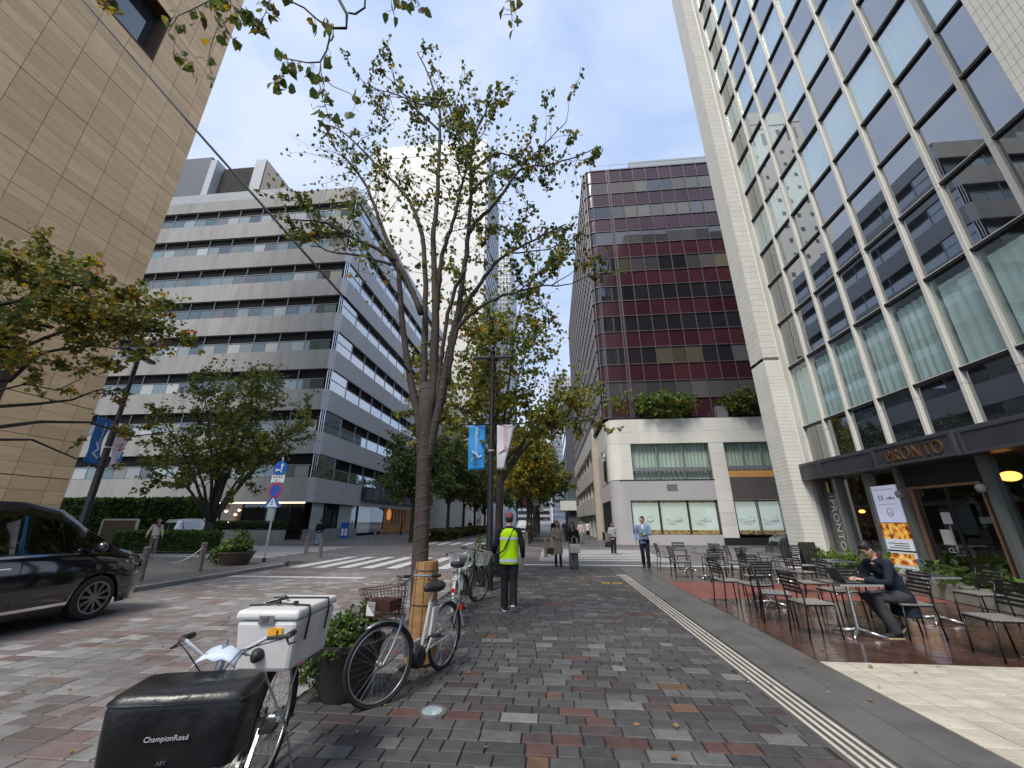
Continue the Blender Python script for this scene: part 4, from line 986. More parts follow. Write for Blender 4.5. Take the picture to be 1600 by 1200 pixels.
F_=limb([(666,725),(682,655),(700,562),(709,520),(715,487),(727,412),(731,365),(735,317),(736,258),(738,230),(745,203),(757,178),(768,155)],0,-.3,.07,.012); dress(F_,.64,7)
F2=limb([(736,232),(725,215),(712,197),(704,175)],-.2,.2,.024,.009); dress(F2,.3,5)
G1=limb([(738,268),(752,255),(765,243),(785,240),(805,243),(830,222)],-.2,.5,.026,.009); dress(G1,.3,8)
G2=limb([(735,300),(755,282),(773,271),(798,263),(830,245),(860,215),(885,190)],-.2,.8,.028,.008); dress(G2,.3,6)
G3=limb([(731,365),(745,345),(757,335),(768,323),(785,302),(803,277),(815,264),(838,259),(860,257),(888,249),(910,241),(934,231)],-.2,-.4,.04,.006); dress(G3,.35,6,.4)
H1=limb([(690,630),(700,575),(710,520),(722,490),(737,462),(752,440),(767,420),(782,405),(800,393),(830,377),(858,363),(885,350)],0,.5,.06,.01); dress(H1,.5,7)
H2=limb([(798,395),(820,394),(857,389),(880,380)],.35,.9,.018,.007); dress(H2,.3,6)
I1=limb([(698,600),(704,560),(715,515),(735,492),(755,478),(785,461),(805,458),(828,450),(850,446),(872,447)],0,-.5,.045,.009); dress(I1,.55,9)
J1=limb([(680,640),(688,575),(692,545),(700,490),(712,450),(728,420)],0,-.3,.035,.03)
# short twigs and dead buds on the lower limbs
for o in (A,C,D,F_,H1,E1):
    for k in range(10):
        i=r.randrange(2,len(o)-2); tb.tube(wig(o[i],o[i]+rv(r)*r.uniform(.1,.32),3,.12,r),[.006,.005,.004,.002],4,0,cap=False)
skel=[p for o in (A,B,B2,C,D,D2,D3,E1,F_,F2,G1,G2,G3,H1,H2,I1) for p in o[len(o)//4:]]
pts=[]
while len(pts)<270:
    u=r.gauss(668,125); v=r.gauss(285,95)
    if ((u-668)/255)**2+((v-285)/210)**2>1 or v>475+.0*u: continue
    pts.append(PY(u,v,TY+r.gauss(.1,.75)))
fill(tb,lb,skel,pts,1.35,9,.072,5,(5,4,1.2,.6,.5),r,True,.006)
finish_tree(mt,tb,lb,m_bark,['green','olive','dark','yellow','brown'])
# ---- tree overhead: trunk stands behind the camera, its twigs hang into the top of the picture
tb=MB();lb=MB(); r=random.Random(5); TY=2.9
ot=thing('street_tree','heart leaved branches of a street tree hanging into the top left of the view','tree',(-1.7,-1.2,0))
top=Vector((-1.7,-.2,5.2)); tb.tube([Vector((-1.7,-1.2,0)),Vector((-1.7,-1.15,2)),Vector((-1.7,-.9,3.8)),top],[.2,.16,.13,.09],14,0)
def olimb(pp,r0,r1,y=2.9): 
    o=[PY(u,v,y) for u,v in pp]; tb.tube(o,[lerp(r0,r1,i/(len(o)-1)) for i in range(len(o))],6,0); return o
def hang(o,n,ls=.112,L_=.17,nl=3,wts=(6,2,1,1)):
    for k in range(int(n*2.1)):
        t=r.random(); i=min(len(o)-2,int(t*(len(o)-1))); p=o[i].lerp(o[i+1],t*(len(o)-1)-i)
        q=p+rv(r)*L_*.6+Vector((0,0,-L_*.4)); pts=wig(p,q,3,.15,r); tb.tube(pts,[.0035,.003,.0025,.002],4,0,cap=False)
        for j in range(r.choice([1,1,nl])): leaf(lb,q+rv(r)*.02,ls*r.uniform(.7,1.15),r,r.choices(range(4),wts)[0],True,.8)
a=olimb([(545,-70),(530,0),(542,22),(541,44),(512,44)],.022,.014); tb.tube([top,PY(545,-70,2.9)],[.07,.024],8,0)
b=olimb([(571,-30),(570,12),(555,22),(545,20)],.012,.012)
c=olimb([(512,44),(515,60),(510,80),(500,97),(480,98),(450,92),(435,82)],.012,.005); hang(c,7)
d=olimb([(512,42),(495,30),(475,12),(450,0),(425,-15)],.012,.01); hang(d,2)
e=olimb([(501,97),(502,118),(520,135),(545,145),(562,158)],.006,.003); hang(e,2)
f=olimb([(501,100),(498,125),(503,150),(510,170),(515,190)],.006,.003); hang(f,8)
g=olimb([(450,94),(448,110),(440,125)],.004,.002); hang(g,6)
h=olimb([(425,-15),(415,20),(402,45)],.006,.003); hang(h,9)
i_=olimb([(380,-40),(330,0),(345,28),(362,60)],.014,.006); hang(i_,8)
i2=olimb([(330,0),(300,15),(278,25),(262,50)],.008,.004); hang(i2,4)
i3=olimb([(345,28),(330,70),(325,95),(335,127)],.006,.003); hang(i3,3); i4=olimb([(262,50),(280,75),(297,100),(303,122)],.005,.003); hang(i4,3)
i5=olimb([(180,-30),(165,0),(185,8)],.008,.004); hang(i5,9,wts=(4,1,1,4)); i6=olimb([(360,-30),(360,5),(375,20),(392,28)],.006,.003); hang(i6,14)
i7=olimb([(660,-40),(648,-5),(655,8)],.006,.003); hang(i7,7); i8=olimb([(800,-30),(797,5),(800,30)],.005,.003); hang(i8,6); i9=olimb([(610,-20),(612,10),(616,22)],.004,.003); hang(i9,2)
tb.tube([top,PY(380,-40,2.9),PY(180,-60,2.9)],[.06,.03,.012],8,0); tb.tube([top,PY(660,-60,2.9),PY(810,-50,2.9)],[.05,.02,.008],8,0)
finish_tree(ot,tb,lb,m_bark2,['green','olive','brown','yellow'])
# ---- general street trees
def auto_tree(name,label,base,H,fork,spread,nl,seed,tr,lsize,mats_,wts,bark=m_bark2,nleaf=10,sub=6,tw=5,group=None,low=.45,flat=1.0,lean=(0,0),depth=1,nfill=420):
    r=random.Random(seed); tb=MB();lb=MB(); root=thing(name,label,'tree',base,0,group)
    b=Vector((0,0,0)); fk=Vector((lean[0]*fork,lean[1]*fork,fork))
    tb.tube([b+Vector((0,0,-.03)),b+Vector((0,0,.15)),b.lerp(fk,.5)+rv(r)*.03,fk],[tr*1.35,tr*1.05,tr*.92,tr*.85],12,0)
    skel=[]
    for k in range(nl):
        az=2*math.pi*(k+r.uniform(-.3,.3))/nl*1.0; up=(k%3)/2
        h=lerp(low*H,H*.98,up*.75+.25*r.random()); sp=spread*(1-.55*max(0,(h/H-.6)/.4))*r.uniform(.75,1.05)
        end=Vector((math.cos(az)*sp+lean[0]*h,math.sin(az)*sp*flat+lean[1]*h,h))
        st=b.lerp(fk,r.uniform(.82,1)); mid=st.lerp(end,.5)+Vector((0,0,.08*H*(1-up)))-Vector((math.cos(az),math.sin(az),0))*.12*spread*up
        pts=[]
        for i in range(9):
            t=i/8; pts.append(st*(1-t)**2+mid*2*t*(1-t)+end*t*t+rv(r)*.03)
        tb.tube(pts,[lerp(tr*.5,tr*.09,(i/8)**.7) for i in range(9)],7,0); skel+=pts[2:]
        for j in range(sub):
            t=.28+.72*(j+r.random())/sub; i=min(7,int(t*8)); p=pts[i].lerp(pts[i+1],t*8-i); d=(pts[i+1]-pts[i]).normalized()
            twigs(tb,lb,p,(d*.7+rv(r)*.75),spread*.33,r,depth,lsize,len(mats_),wts,nleaf,False,tw,tr*.1,.1)
    fp=[]
    while len(fp)<nfill:
        v=rv(r)*r.random()**.4; q=Vector((v.x*spread*1.08+lean[0]*H,v.y*spread*1.08*flat+lean[1]*H,lerp(low*H*.8,H,.5+.5*v.z)))
        if (q.x**2+(q.y/flat)**2)**.5>spread*(1.12-.6*max(0,(q.z/H-.6)/.4)): continue
        if mnoise.noise(q*(1.6/spread*2.2)+Vector((seed,0,0)))<-.18: continue
        fp.append(q)
    fill(tb,lb,skel,fp,spread*.6,11,lsize,len(mats_),wts,r,False,tr*.05)
    finish_tree(root,tb,lb,bark,mats_,world=False); return root
auto_tree('street_tree','yellowing street tree right behind the blue bannered lamp post',(-1.65,13.2,0),9.9,3.4,3.3,13,3,.14,.15,['olive','green','yellow','orange','lime'],(6,4,1.6,.3,3),nleaf=15,sub=7,tw=5,nfill=470)
auto_tree('street_tree','bushy olive green tree growing from the box hedge by the woman in a cream sweater',(-19.6,22.2,.1),11.6,1.5,4.7,12,8,.24,.2,['olive','green','dark','lime'],(6,4,1,4),nleaf=13,sub=7,tw=6,nfill=520,low=.40,flat=.7)
tg='street trees lining the avenue beyond the crossing'
specs=[((-11.5,33.5,.0),9.5,3.2,3.2,21,('dark','green','olive'),(5,4,1),'dark green tree in front of the office block side wall, nearest beyond the crossing'),
 ((-10.4,41,.0),10.5,3.4,3.0,22,('dark','green','olive'),(4,5,2),'green tree in the planted strip, second beyond the crossing on the left'),
 ((-10.2,47.5,.0),11,3.6,3.2,23,('green','olive','dark'),(5,3,3),'green tree in the planted strip, third beyond the crossing on the left'),
 ((-10.2,54.5,.0),11,3.6,3.2,24,('green','lime','olive'),(5,3,2),'light green tree in the planted strip, fourth beyond the crossing on the left'),
 ((-10.2,63,.0),11,3.6,3.4,25,('green','olive','dark'),(5,3,2),'green tree at the far end of the planted strip on the left'),
 ((-1.9,34,.0),9.5,3.5,2.7,31,('olive','yellow','green'),(4,3,3),'yellowing tree beside the pink and white banners'),
 ((-1.8,43.5,.0),11,3.8,3.4,32,('olive','green','dark','yellow'),(4,4,3,1),'green tree behind the pink and white banners'),
 ((-1.8,52,.0),12,4,3.8,33,('dark','green','olive'),(5,4,2),'dark green tree further down the right pavement'),
 ((-2.0,63,.0),12.5,4,4.2,34,('dark','green','olive'),(5,4,1),'dark tree deep along the right pavement before the far canopy'),
 ((-3.0,78,.0),13,4,5,35,('dark','green'),(6,3),'dark tree closing the view under the far end canopy'),
 ((-7.5,90,.0),14,4,6,36,('dark','green'),(6,3),'dark tree on the left of the far end canopy'),]
for b,H,fk,sp,sd_,ms_,wt,lb_ in specs:
    auto_tree('street_tree',lb_,b,H,fk,sp,9,sd_,.17,.26 if b[1]<60 else .36,list(ms_),wt,nleaf=13,sub=7,tw=5,group=tg,low=.42)
# left kerb tree: trunk outside the frame, long level branches reach in
tb=MB();lb=MB(); r=random.Random(77); XT2=-12.2
lt=thing('street_tree','golden green tree whose level branches reach in from the left above the van','tree',(-12.4,6.2,.1))
tp=Vector((-12.4,6.2,3.0)); tb.tube([Vector((-12.4,6.2,.1)),Vector((-12.4,6.2,1.5)),tp,Vector((-12.5,6.1,5.2))],[.22,.17,.15,.1],12,0)
def llimb(pp,x0,x1,r0,r1,z0=None):
    o=[PX(u,v,lerp(x0,x1,i/(len(pp)-1))) for i,(u,v) in enumerate(pp)]; o=[Vector((-12.4,6.2,z0 or o[0].z-.3))]+o
    tb.tube(o,[lerp(r0,r1,i/(len(o)-1)) for i in range(len(o))],7,0); return o
def spray(o,n,L_,nl,wts,ls=.15,t0=.25,lift=.05,depth=1):
    for k in range(n):
        t=t0+(1-t0)*(k+r.random())/n; i=min(len(o)-2,int(t*(len(o)-1))); p=o[i].lerp(o[i+1],t*(len(o)-1)-i); d=(o[i+1]-o[i]).normalized()
        dv=d*.8+rv(r)*.7; dv.z*=.35; twigs(tb,lb,p,dv,L_,r,depth,ls,4,wts,nl,False,4,.01,lift)
W1=(5,5,2,.6);W2=(3,3,4,1)
spray(llimb([(0,635),(60,631),(112,625),(145,612),(175,605)],-12.2,-11.3,.05,.01),4,.5,5,W2,.13,.5)
spray(llimb([(0,667),(62,659),(140,660),(207,682),(285,672)],-12.2,-10.6,.055,.01),5,.45,8,W2,.12,.6)
spray(llimb([(0,687),(50,687),(117,716),(160,735)],-12.2,-11.2,.04,.01),2,.4,4,W2,.12,.6)
spray(llimb([(15,595),(62,552),(100,545),(150,540),(200,548)],-12.3,-11.0,.06,.012),7,.6,9,W1,.13,.3)
spray(llimb([(32,545),(70,528),(110,515),(150,512),(195,500),(235,515),(262,525)],-12.3,-10.4,.05,.01),12,.75,12,W1,.14,.25)
spray(llimb([(-20,480),(30,470),(70,450),(115,445),(160,450),(205,470)],-12.4,-10.8,.05,.012),14,.85,13,W1,.14,.1,.12)
spray(llimb([(-20,440),(20,425),(60,410),(95,420)],-12.6,-11.6,.04,.012),10,.8,13,W1,.14,.1,.12)
spray(llimb([(-20,520),(30,500),(80,490),(130,495),(180,505)],-12.6,-11.4,.04,.012),13,.8,14,W1,.14,.05,.05)
spray(llimb([(0,610),(40,600),(90,610),(130,590)],-12.4,-11.6,.03,.01),3,.5,7,W2,.12,.5)
pts=[];skl=[Vector(v) for v in tb.v[::7]]
while len(pts)<300:
    u=r.uniform(-30,270); v=r.gauss(480,62)
    if v<372+max(0,u-60)*.42 or v>575 or (u>150 and v<455): continue
    if mnoise.noise(Vector((u*.018,v*.03,5)))<-.12: continue
    pts.append(PX(u,v,-12.0+r.gauss(.5,.7)))
fill(tb,lb,skl,pts,1.3,13,.125,4,(6,5,2.4,.5),r,False,.008)
finish_tree(lt,tb,lb,m_bark2,['olive','green','yellow','orange'])
# ---- clipped hedges, planters, shrubs
def leafbox(mb,a,b,n,ls,r,nm,wts,pad=.06,top=True):
    for k in range(n):
        p=Vector([r.uniform(a[i],b[i]) for i in range(3)]); f=r.randrange(5)
        if f==0: p.y=a[1]+r.uniform(-pad,pad)
        elif f==1: p.x=r.choice((a[0],b[0]))+r.uniform(-pad,pad)
        else: p.z=b[2]+r.uniform(-pad,pad*1.3) if f<4 else p.z; 
        if f==4: p.y=a[1]+r.uniform(-pad,pad)
        leaf(mb,p,ls*r.uniform(.6,1.2),r,r.choices(range(nm),wts)[0],False,-.2)
def hedge(name,label,a,b,n,ls,seed,mats_,wts):
    r=random.Random(seed); root=thing(name,label,'hedge',((a[0]+b[0])/2,a[1],a[2]))
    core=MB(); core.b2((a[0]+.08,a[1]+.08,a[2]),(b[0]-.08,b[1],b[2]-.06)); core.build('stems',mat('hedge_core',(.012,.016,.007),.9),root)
    mb=MB(); leafbox(mb,a,b,n,ls,r,len(mats_),wts); mb.build('foliage',[LM[m] for m in mats_],root); return root
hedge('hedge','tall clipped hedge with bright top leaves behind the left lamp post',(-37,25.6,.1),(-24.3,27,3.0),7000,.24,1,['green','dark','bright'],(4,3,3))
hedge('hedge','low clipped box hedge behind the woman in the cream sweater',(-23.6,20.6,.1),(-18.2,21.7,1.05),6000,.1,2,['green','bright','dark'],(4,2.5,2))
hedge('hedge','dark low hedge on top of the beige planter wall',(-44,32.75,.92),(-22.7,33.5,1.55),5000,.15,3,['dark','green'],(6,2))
hedge('hedge','uneven low planting along the strip of trees left of the avenue',(-11.2,35.5,.0),(-9.4,66,.75),6500,.28,4,['green','olive','dark'],(4,4,3))
def shrub(name,label,c,rx,rz,n,ls,seed,mats_,wts,cat='shrub',nst=7):
    r=random.Random(seed); root=thing(name,label,cat,c); tb=MB();lb=MB()
    for k in range(nst):
        az=r.uniform(0,6.28); q=Vector((math.cos(az)*rx*.7,math.sin(az)*rx*.6,rz*r.uniform(.5,1))); tb.tube(wig((0,0,0),q,4,.1,r),[.02,.016,.012,.008,.004],5,0,cap=False)
    for k in range(n):
        v=rv(r); s=r.uniform(.55,1.03); p=Vector((v.x*rx*s,v.y*rx*.8*s,rz*.55+v.z*rz*.5*s)); p+=Vector((mnoise.noise(p*2.3),mnoise.noise(p*2.3+Vector((9,0,0))),mnoise.noise(p*2.3+Vector((0,9,0)))))*.25*rx
        if mnoise.noise(p*3.5/max(rx,.3)+Vector((seed,0,0)))<-.22: continue
        leaf(lb,p,ls*r.uniform(.6,1.2),r,r.choices(range(len(mats_)),wts)[0],False,.1)
    tb.build('stem',m_bark2,root,world=False); lb.build('foliage',[LM[m] for m in mats_],root,world=False); return root
shrub('roof_shrub','spreading green roof garden shrub on the stone podium, left of the pair',(9.3,31.45,9.25),2.4,2.1,2600,.3,4,['green','bright','olive','orange'],(5,1.5,2,.3))
shrub('roof_shrub','green roof garden shrub on the stone podium beside the tiled pier',(15.9,31.45,9.25),2.2,2.1,2400,.3,5,['green','olive','dark'],(5,2,2))
bx_=thing('roof_box','grey metal box standing between the two roof garden shrubs','box',(13.6,31.4,9.2)); MB().b2((13.2,31.2,9.3),(14.0,31.7,10.2)).build('body',m_fr,bx_)
# round planters
def planter(label,c,rt,h,pm,spec):
    root=thing('planter',label,'planter',c)
    MB().lathe([(rt*.55,0),(rt*.72,h*.3),(rt*.93,h*.85),(rt*1.0,h*.93),(rt,h),(rt*.9,h),(rt*.86,h*.86)],(0,0,0),28).build('pot',pm,root,world=False,smooth=40)
    MB().lathe([(.0,h*.85),(rt*.88,h*.86)],(0,0,0),20,cap=False).build('soil',mat('soil',(.03,.022,.015),.95,bump=1,bs=50),root,world=False)
    r=random.Random(spec[0]); tb=MB(); lb=MB()
    for (cx,cy,cz,rx,rz,n,ls) in spec[1]:
        for k in range(n):
            v=rv(r); s=r.uniform(.45,1.04); p=Vector((cx+v.x*rx*s,cy+v.y*rx*s,cz+v.z*rz*s)); p+=Vector((mnoise.noise(p*6),mnoise.noise(p*6+Vector((9,0,0))),mnoise.noise(p*6+Vector((0,9,0)))))*.35*rx
            if mnoise.noise(p*9)<-.28: continue
            leaf(lb,p,ls*r.uniform(.6,1.25),r,r.choices(range(4),(5,2,3,.5))[0],False,.1)
        for k in range(7):
            q=Vector((cx,cy,cz))+rv(r)*rx*.8; tb.tube(wig((cx*.3,cy*.3,h*.8),q,4,.12,r),[.006,.005,.004,.003,.002],4,0,cap=False)
    tb.build('stems',m_bark2,root,world=False); lb.build('foliage',[LM[m] for m in ('green','bright','dark','lime')],root,world=False); return root
m_pot=mat('dark_pot',(.028,.024,.022),.55,var=.25,vs=4,bump=.3,bs=60,dirt=((.06,.055,.05),3,.5))
m_pot2=mat('bronze_pot',(.07,.055,.04),.5,var=.3,vs=5,bump=.3,bs=50)
planter('dark round planter with trailing green plants between the two nearest bicycles',(-2.08,4.42,-.01),.36,.50,m_pot,(3,((-.12,.0,.55,.2,.16,700,.05),(.12,.08,.66,.17,.2,500,.05),(-.24,-.14,.34,.2,.24,900,.045),(-.05,-.2,.5,.2,.14,500,.045))))
planter('small round planter with spiky green plant beside the blue and red road signs',tuple(G(365,887)),.62,.55,m_pot2,(6,((0,0,.75,.5,.25,700,.12),(-.45,-.2,.45,.35,.3,400,.11),(.1,0,1.05,.25,.25,160,.12))))
planter('bronze bowl planter half hidden behind the lamp post',(-1.95,11.3,0),.32,.45,m_pot2,(9,((0,0,.62,.32,.2,500,.07),(.0,.0,.95,.2,.3,200,.07),(.1,-.1,.45,.3,.25,250,.07))))
# low trough of plants along the cafe windows
pt_=thing('planter_trough','low trough of bright green plants along the cafe window','planter',(8.6,13.3,0))
MB().b2((8.3,12.0,.0),(8.85,14.6,.36)).build('trough',mat('trough_grey',(.28,.28,.24),.6,var=.15),pt_,bevel=.015)
def trough(root,x0,x1,y0,y1,z,n,ls,seed,mats_,wts,hh=.3):
    r=random.Random(seed); lb=MB()
    for k in range(n):
        p=Vector((r.uniform(x0,x1),r.uniform(y0,y1),z+abs(r.gauss(0,.5))*hh)); p.z+=mnoise.noise(p*2.5)*.15
        leaf(lb,p,ls*r.uniform(.6,1.3),r,r.choices(range(len(mats_)),wts)[0],False,-.1)
    lb.build('foliage',[LM[m] for m in mats_],root)
trough(pt_,8.25,8.9,12.0,14.6,.38,900,.12,3,['bright','green','lime'],(5,3,2))
p2=thing('planter_trough','long low trough of dark green plants in front of the copper framed door','planter',(8.6,9.5,0))
MB().b2((8.35,7.2,.0),(8.95,11.3,.34)).build('trough',mat('trough_grey',(.28,.28,.24),.6),p2,bevel=.015); trough(p2,8.3,9.0,7.2,11.2,.34,800,.14,4,['green','dark','bright'],(5,5,1),.28)
# fallen leaves
fr=random.Random(12); mb=MB()
for k in range(420):
    if fr.random()<.55: x=-10+abs(fr.gauss(0,1.1)); y=fr.uniform(6,15)
    else: x=fr.uniform(-6,7); y=fr.uniform(3,15)
    p=Vector((x,y,.012)); az=fr.uniform(0,6.28); s=fr.uniform(.03,.07); a=Vector((math.cos(az),math.sin(az),fr.uniform(-.05,.3))); b=Vector((-math.sin(az),math.cos(az),fr.uniform(0,.3)))
    mb.add([p,p+a*s*.5+b*s*.4,p+a*s,p+a*s*.5-b*s*.4],[(0,1,2,3)],fr.choices((0,1,2,3),(4,3,2,1))[0])
tag(mb.build('fallen_leaves',[mat('dry_leaf_ochre',(.24,.16,.05),.8),mat('dry_leaf_brown',(.14,.085,.045),.8),mat('dry_leaf_rust',(.2,.09,.03),.8),mat('dry_leaf',(.36,.29,.2),.8)]),'scattered dry yellow and brown leaves lying on the paving','leaves',kind='stuff')
# ================================================================ STREET FURNITURE
m_pole=mat('black_pole',(.022,.022,.026),.35,.3,var=.15,vs=6)
def cloth_banner(root,name,x0,x1,z0,z1,m,taper=0,words=None,seed=1,facing=-1):
    """hanging cloth in the local x-z plane, slightly blown"""
    r=random.Random(seed); mb=MB(); nx,nz=8,16
    def P(u,v):
        x=lerp(x0,lerp(x1,x0,taper*max(0,(1-v)-.05)) ,u) if True else 0
        return Vector((x,.035*math.sin(u*3+v*4+seed)+.02*math.sin(v*9+seed),lerp(z0,z1,v)))
    for i in range(nx+1):
        for j in range(nz+1): mb.v.append(tuple(P(i/nx,j/nz)))
    for i in range(nx):
        for j in range(nz): mb.f.append((i*(nz+1)+j,(i+1)*(nz+1)+j,(i+1)*(nz+1)+j+1,i*(nz+1)+j+1)); mb.m.append(0)
    b=mb.build(name,m,root,smooth=True,world=False); so=b.modifiers.new('thick','SOLIDIFY'); so.thickness=.004
    return b
m_cyan=mat('cyan_cloth',(.03,.30,.68),.7,var=.06,emit=None); m_wht=mat('white_cloth',(.72,.70,.74),.7,var=.05); m_blu=mat('blue_cloth',(.02,.16,.45),.7,var=.1)
m_prw=mat('print_white',(.72,.76,.8),.7,var=0); m_prk=mat('print_pink',(.62,.22,.24),.7,var=0); m_prd=mat('print_dark',(.03,.06,.14),.7,var=0); m_prb=mat('print_blue',(.05,.22,.6),.7,var=0); m_prr=mat('print_red',(.55,.04,.05),.7,var=0)
def vtext(mb,s,size,x,z): text_mb(mb,s,size*.72,frameM((x,-.062,z),(0,0,-1),(1,0,0)),.001)
def ribbon(mb,pts,w_): 
    for a,b in zip(pts[:-1],pts[1:]): mb.bar((a[0],-.06,a[1]),(b[0],-.06,b[1]),.004,w_)
def lamp_post(label,loc,rz,sets,hz=6.2,group='banner lamp posts'):
    root=thing('street_lamp',label,'street lamp',loc,rz,group)
    MB().lathe([(.13,0),(.13,.02),(.105,.04),(.1,.9),(.085,.95),(.082,4.0),(.062,4.05),(.055,hz+.15)],(0,0,0),16).build('pole',m_pole,root,world=False,smooth=40)
    MB().lathe([(.07,hz+.15),(.09,hz+.2),(.085,hz+.24),(.0,hz+.26)],(0,0,0),14).build('cap',m_pole,root,world=False)
    for s in (-1,1):
        h=MB().box((s*.33,0,hz),(.52,.20,.10)).b2((s*.06-.02,-.04,hz-.05),(s*.06+.04,.04,hz+.05)).build('lamp_head',m_pole,root,world=False,bevel=.02); MB().box((s*.36,0,hz-.054),(.36,.14,.006)).build('diffuser',mat('lamp_diffuser',(.55,.55,.5),.4),h,world=False)
    MB().tube([(-.9,-.03,4.18),(.82,-.03,4.18)],.014,6).tube([(-.68,-.03,2.9),(.4,-.03,2.9)],.01,6).build('banner_arm',m_pole,root,world=False)
    MB().lathe([(.09,3.42),(.09,3.46)],(0,0,0),12).lathe([(.075,3.6),(.075,3.66)],(0,0,0),12).build('strap',mat('strap_pale',(.5,.5,.5),.5),root,world=False)
    return root
l1=lamp_post('black lamp post with cyan and white banners beside the man in the yellow vest',(-1.6,10.72,0),0,0)
b=cloth_banner(l1,'banner',-.64,-.17,2.93,4.16,m_cyan,0,seed=1)
mb=MB(); vtext(mb,'MARUNOUCHI',.155,-.41,3.74); ribbon(mb,[(-.52,3.44),(-.46,3.36),(-.5,3.18),(-.38,3.2),(-.52,3.17),(-.44,3.4),(-.34,3.26),(-.25,3.3)],.035); mb.build('print',m_prw,b,world=False)
mb=MB(); text_mb(mb,'Ligare',.1,frameM((-.41,-.062,3.07),(1,0,0),(0,0,1)),.001); mb.build('print',m_prd,b,world=False)
b=cloth_banner(l1,'banner',.16,.63,2.93,4.16,m_wht,.62,seed=2)
mb=MB(); vtext(mb,'MARUNOUCHI',.14,.38,3.82); ribbon(mb,[(.46,3.5),(.22,3.34),(.34,3.42),(.42,3.56)],.022); mb.build('print',m_prk,b,world=False)
l2=lamp_post('black lamp post with blue and white banners and a dome camera behind the black van',(-12.2,9.75,.1),R(105),0)
b=cloth_banner(l2,'banner',-.64,-.17,2.93,4.16,m_blu,0,seed=3)
mb=MB(); vtext(mb,'MARUNOUCHI',.14,-.4,3.7); ribbon(mb,[(-.5,3.5),(-.36,3.34),(-.5,3.2),(-.3,3.1)],.04); mb.build('print',m_prw,b,world=False)
b=cloth_banner(l2,'banner',.16,.63,2.93,4.16,m_wht,.1,seed=4)
mb=MB(); ribbon(mb,[(.22,3.5),(.4,3.62),(.3,3.4),(.52,3.5)],.03); mb.build('print',m_prr,b,world=False); mb=MB(); ribbon(mb,[(.5,3.4),(.4,3.1),(.52,3.25),(.45,3.0)],.06); mb.build('print',m_prb,b,world=False)
MB().tube([(.35,0,6.25),(.35,0,6.5)],.03,8).lathe([(.09,6.5),(.11,6.55),(.11,6.72),(.0,6.74)],(.35,0,0),14).build('camera_mount',m_pole,l2,world=False); MB().lathe([(.12,6.76),(.21,6.78),(.2,6.9),(.12,6.99),(.0,7.01)],(.35,0,0),18).build('camera_dome',mat('dome_white',(.6,.6,.6),.4),l2,world=False,smooth=True)
l3=lamp_post('distant lamp post with pink and pale blue banners on the right pavement',(-1.75,36.5,0),0,0)
m_pinkb=mat('pink_cloth',(.75,.10,.42),.7,var=.04); m_pb=mat('pale_blue_cloth',(.6,.66,.76),.7,var=.04)
cloth_banner(l3,'banner',-.64,-.13,2.93,4.3,m_pinkb,0,seed=5); cloth_banner(l3,'banner',.13,.64,2.93,4.25,m_pb,0,seed=6)
l4=lamp_post('farthest lamp post with small white banners deep along the right pavement',(-1.8,62,0),0,0)
cloth_banner(l4,'banner',.13,.64,2.93,4.16,m_wht,0,seed=7); cloth_banner(l4,'banner',-.64,-.13,2.93,4.16,m_wht,0,seed=8)
# road sign pole
sp=thing('road_sign','grey pole with four stacked blue and red Japanese road signs at the crossing','road sign',(-11.35,15.9,.1))
MB().tube([(0,0,0),(0,0,4.1)],.038,10).build('pole',mat('galvanised',(.42,.43,.44),.45,.5,var=.1),sp,world=False); MB().lathe([(.07,0),(.07,.12),(.04,.14)],(0,0,0),12).build('collar',m_dark,sp,world=False)
m_sb=mat('sign_blue',(.01,.10,.42),.4,var=.05); m_sw=mat('sign_white',(.68,.7,.7),.45,var=.03); m_sr=mat('sign_red',(.48,.02,.05),.4,var=.05); m_back=mat('sign_back',(.4,.41,.42),.5,.5)
RX=Matrix.Rotation(R(90),3,'X')
def disc(mb,z,r_,y0,y1,cx=0): mb.lathe([(r_,-y1),(r_,-y0)],(cx,0,z),28,M=RX)
s=MB(); disc(s,3.62,.30,-.075,-.06); s=s.build('arrow_sign',m_sb,sp,world=False)
mb=MB(); mb.box((.07,-.079,3.6),(.055,.004,.3)).box((-.03,-.079,3.55),(.22,.004,.055)); mb.poly([(.0,-.08,3.72),(.14,-.08,3.72),(.07,-.08,3.85)]); mb.poly([(-.12,-.08,3.47),(-.12,-.08,3.63),(-.22,-.08,3.55)]); mb.build('arrow',m_sw,s,world=False)
s=MB().box((-.02,-.068,3.18),(.58,.015,.30)).build('text_plate',m_sw,sp,world=False,bevel=.004)
mb=MB()
for k,(ch) in enumerate('自転車を'): text_mb(mb,ch,.11,frameM((-.2+k*.12,-.078,3.25),(1,0,0),(0,0,1)),.001)
for k,(ch) in enumerate('除く'): text_mb(mb,ch,.1,frameM((-.08+k*.13,-.078,3.12),(1,0,0),(0,0,1)),.001)
mb.b2((-.24,-.079,3.05),(.16,-.076,3.065)); mb.build('plate_text',m_prd,s,world=False)
s=MB(); disc(s,2.72,.30,-.075,-.06,-.03); s=s.build('parking_sign',m_sr,sp,world=False); mb=MB(); disc(mb,2.72,.235,-.079,-.0755,-.03); mb.build('disc',m_sb,s,world=False); mb=MB(); mb.bar((-.2,-.081,2.89),(.14,-.081,2.55),.003,.055,up=(0,1,0)); mb.build('slash',m_sr,s,world=False)
s=MB(); s.add([(x-.06,y,z) for y in(-.075,-.06) for x,z in ((-.3,2.02),(.3,2.02),(.3,2.2),(0,2.5),(-.3,2.2))],[(4,3,2,1,0),(5,6,7,8,9)]+[(i,(i+1)%5,5+(i+1)%5,5+i) for i in range(5)]); s=s.build('crossing_sign',m_sb,sp,world=False)
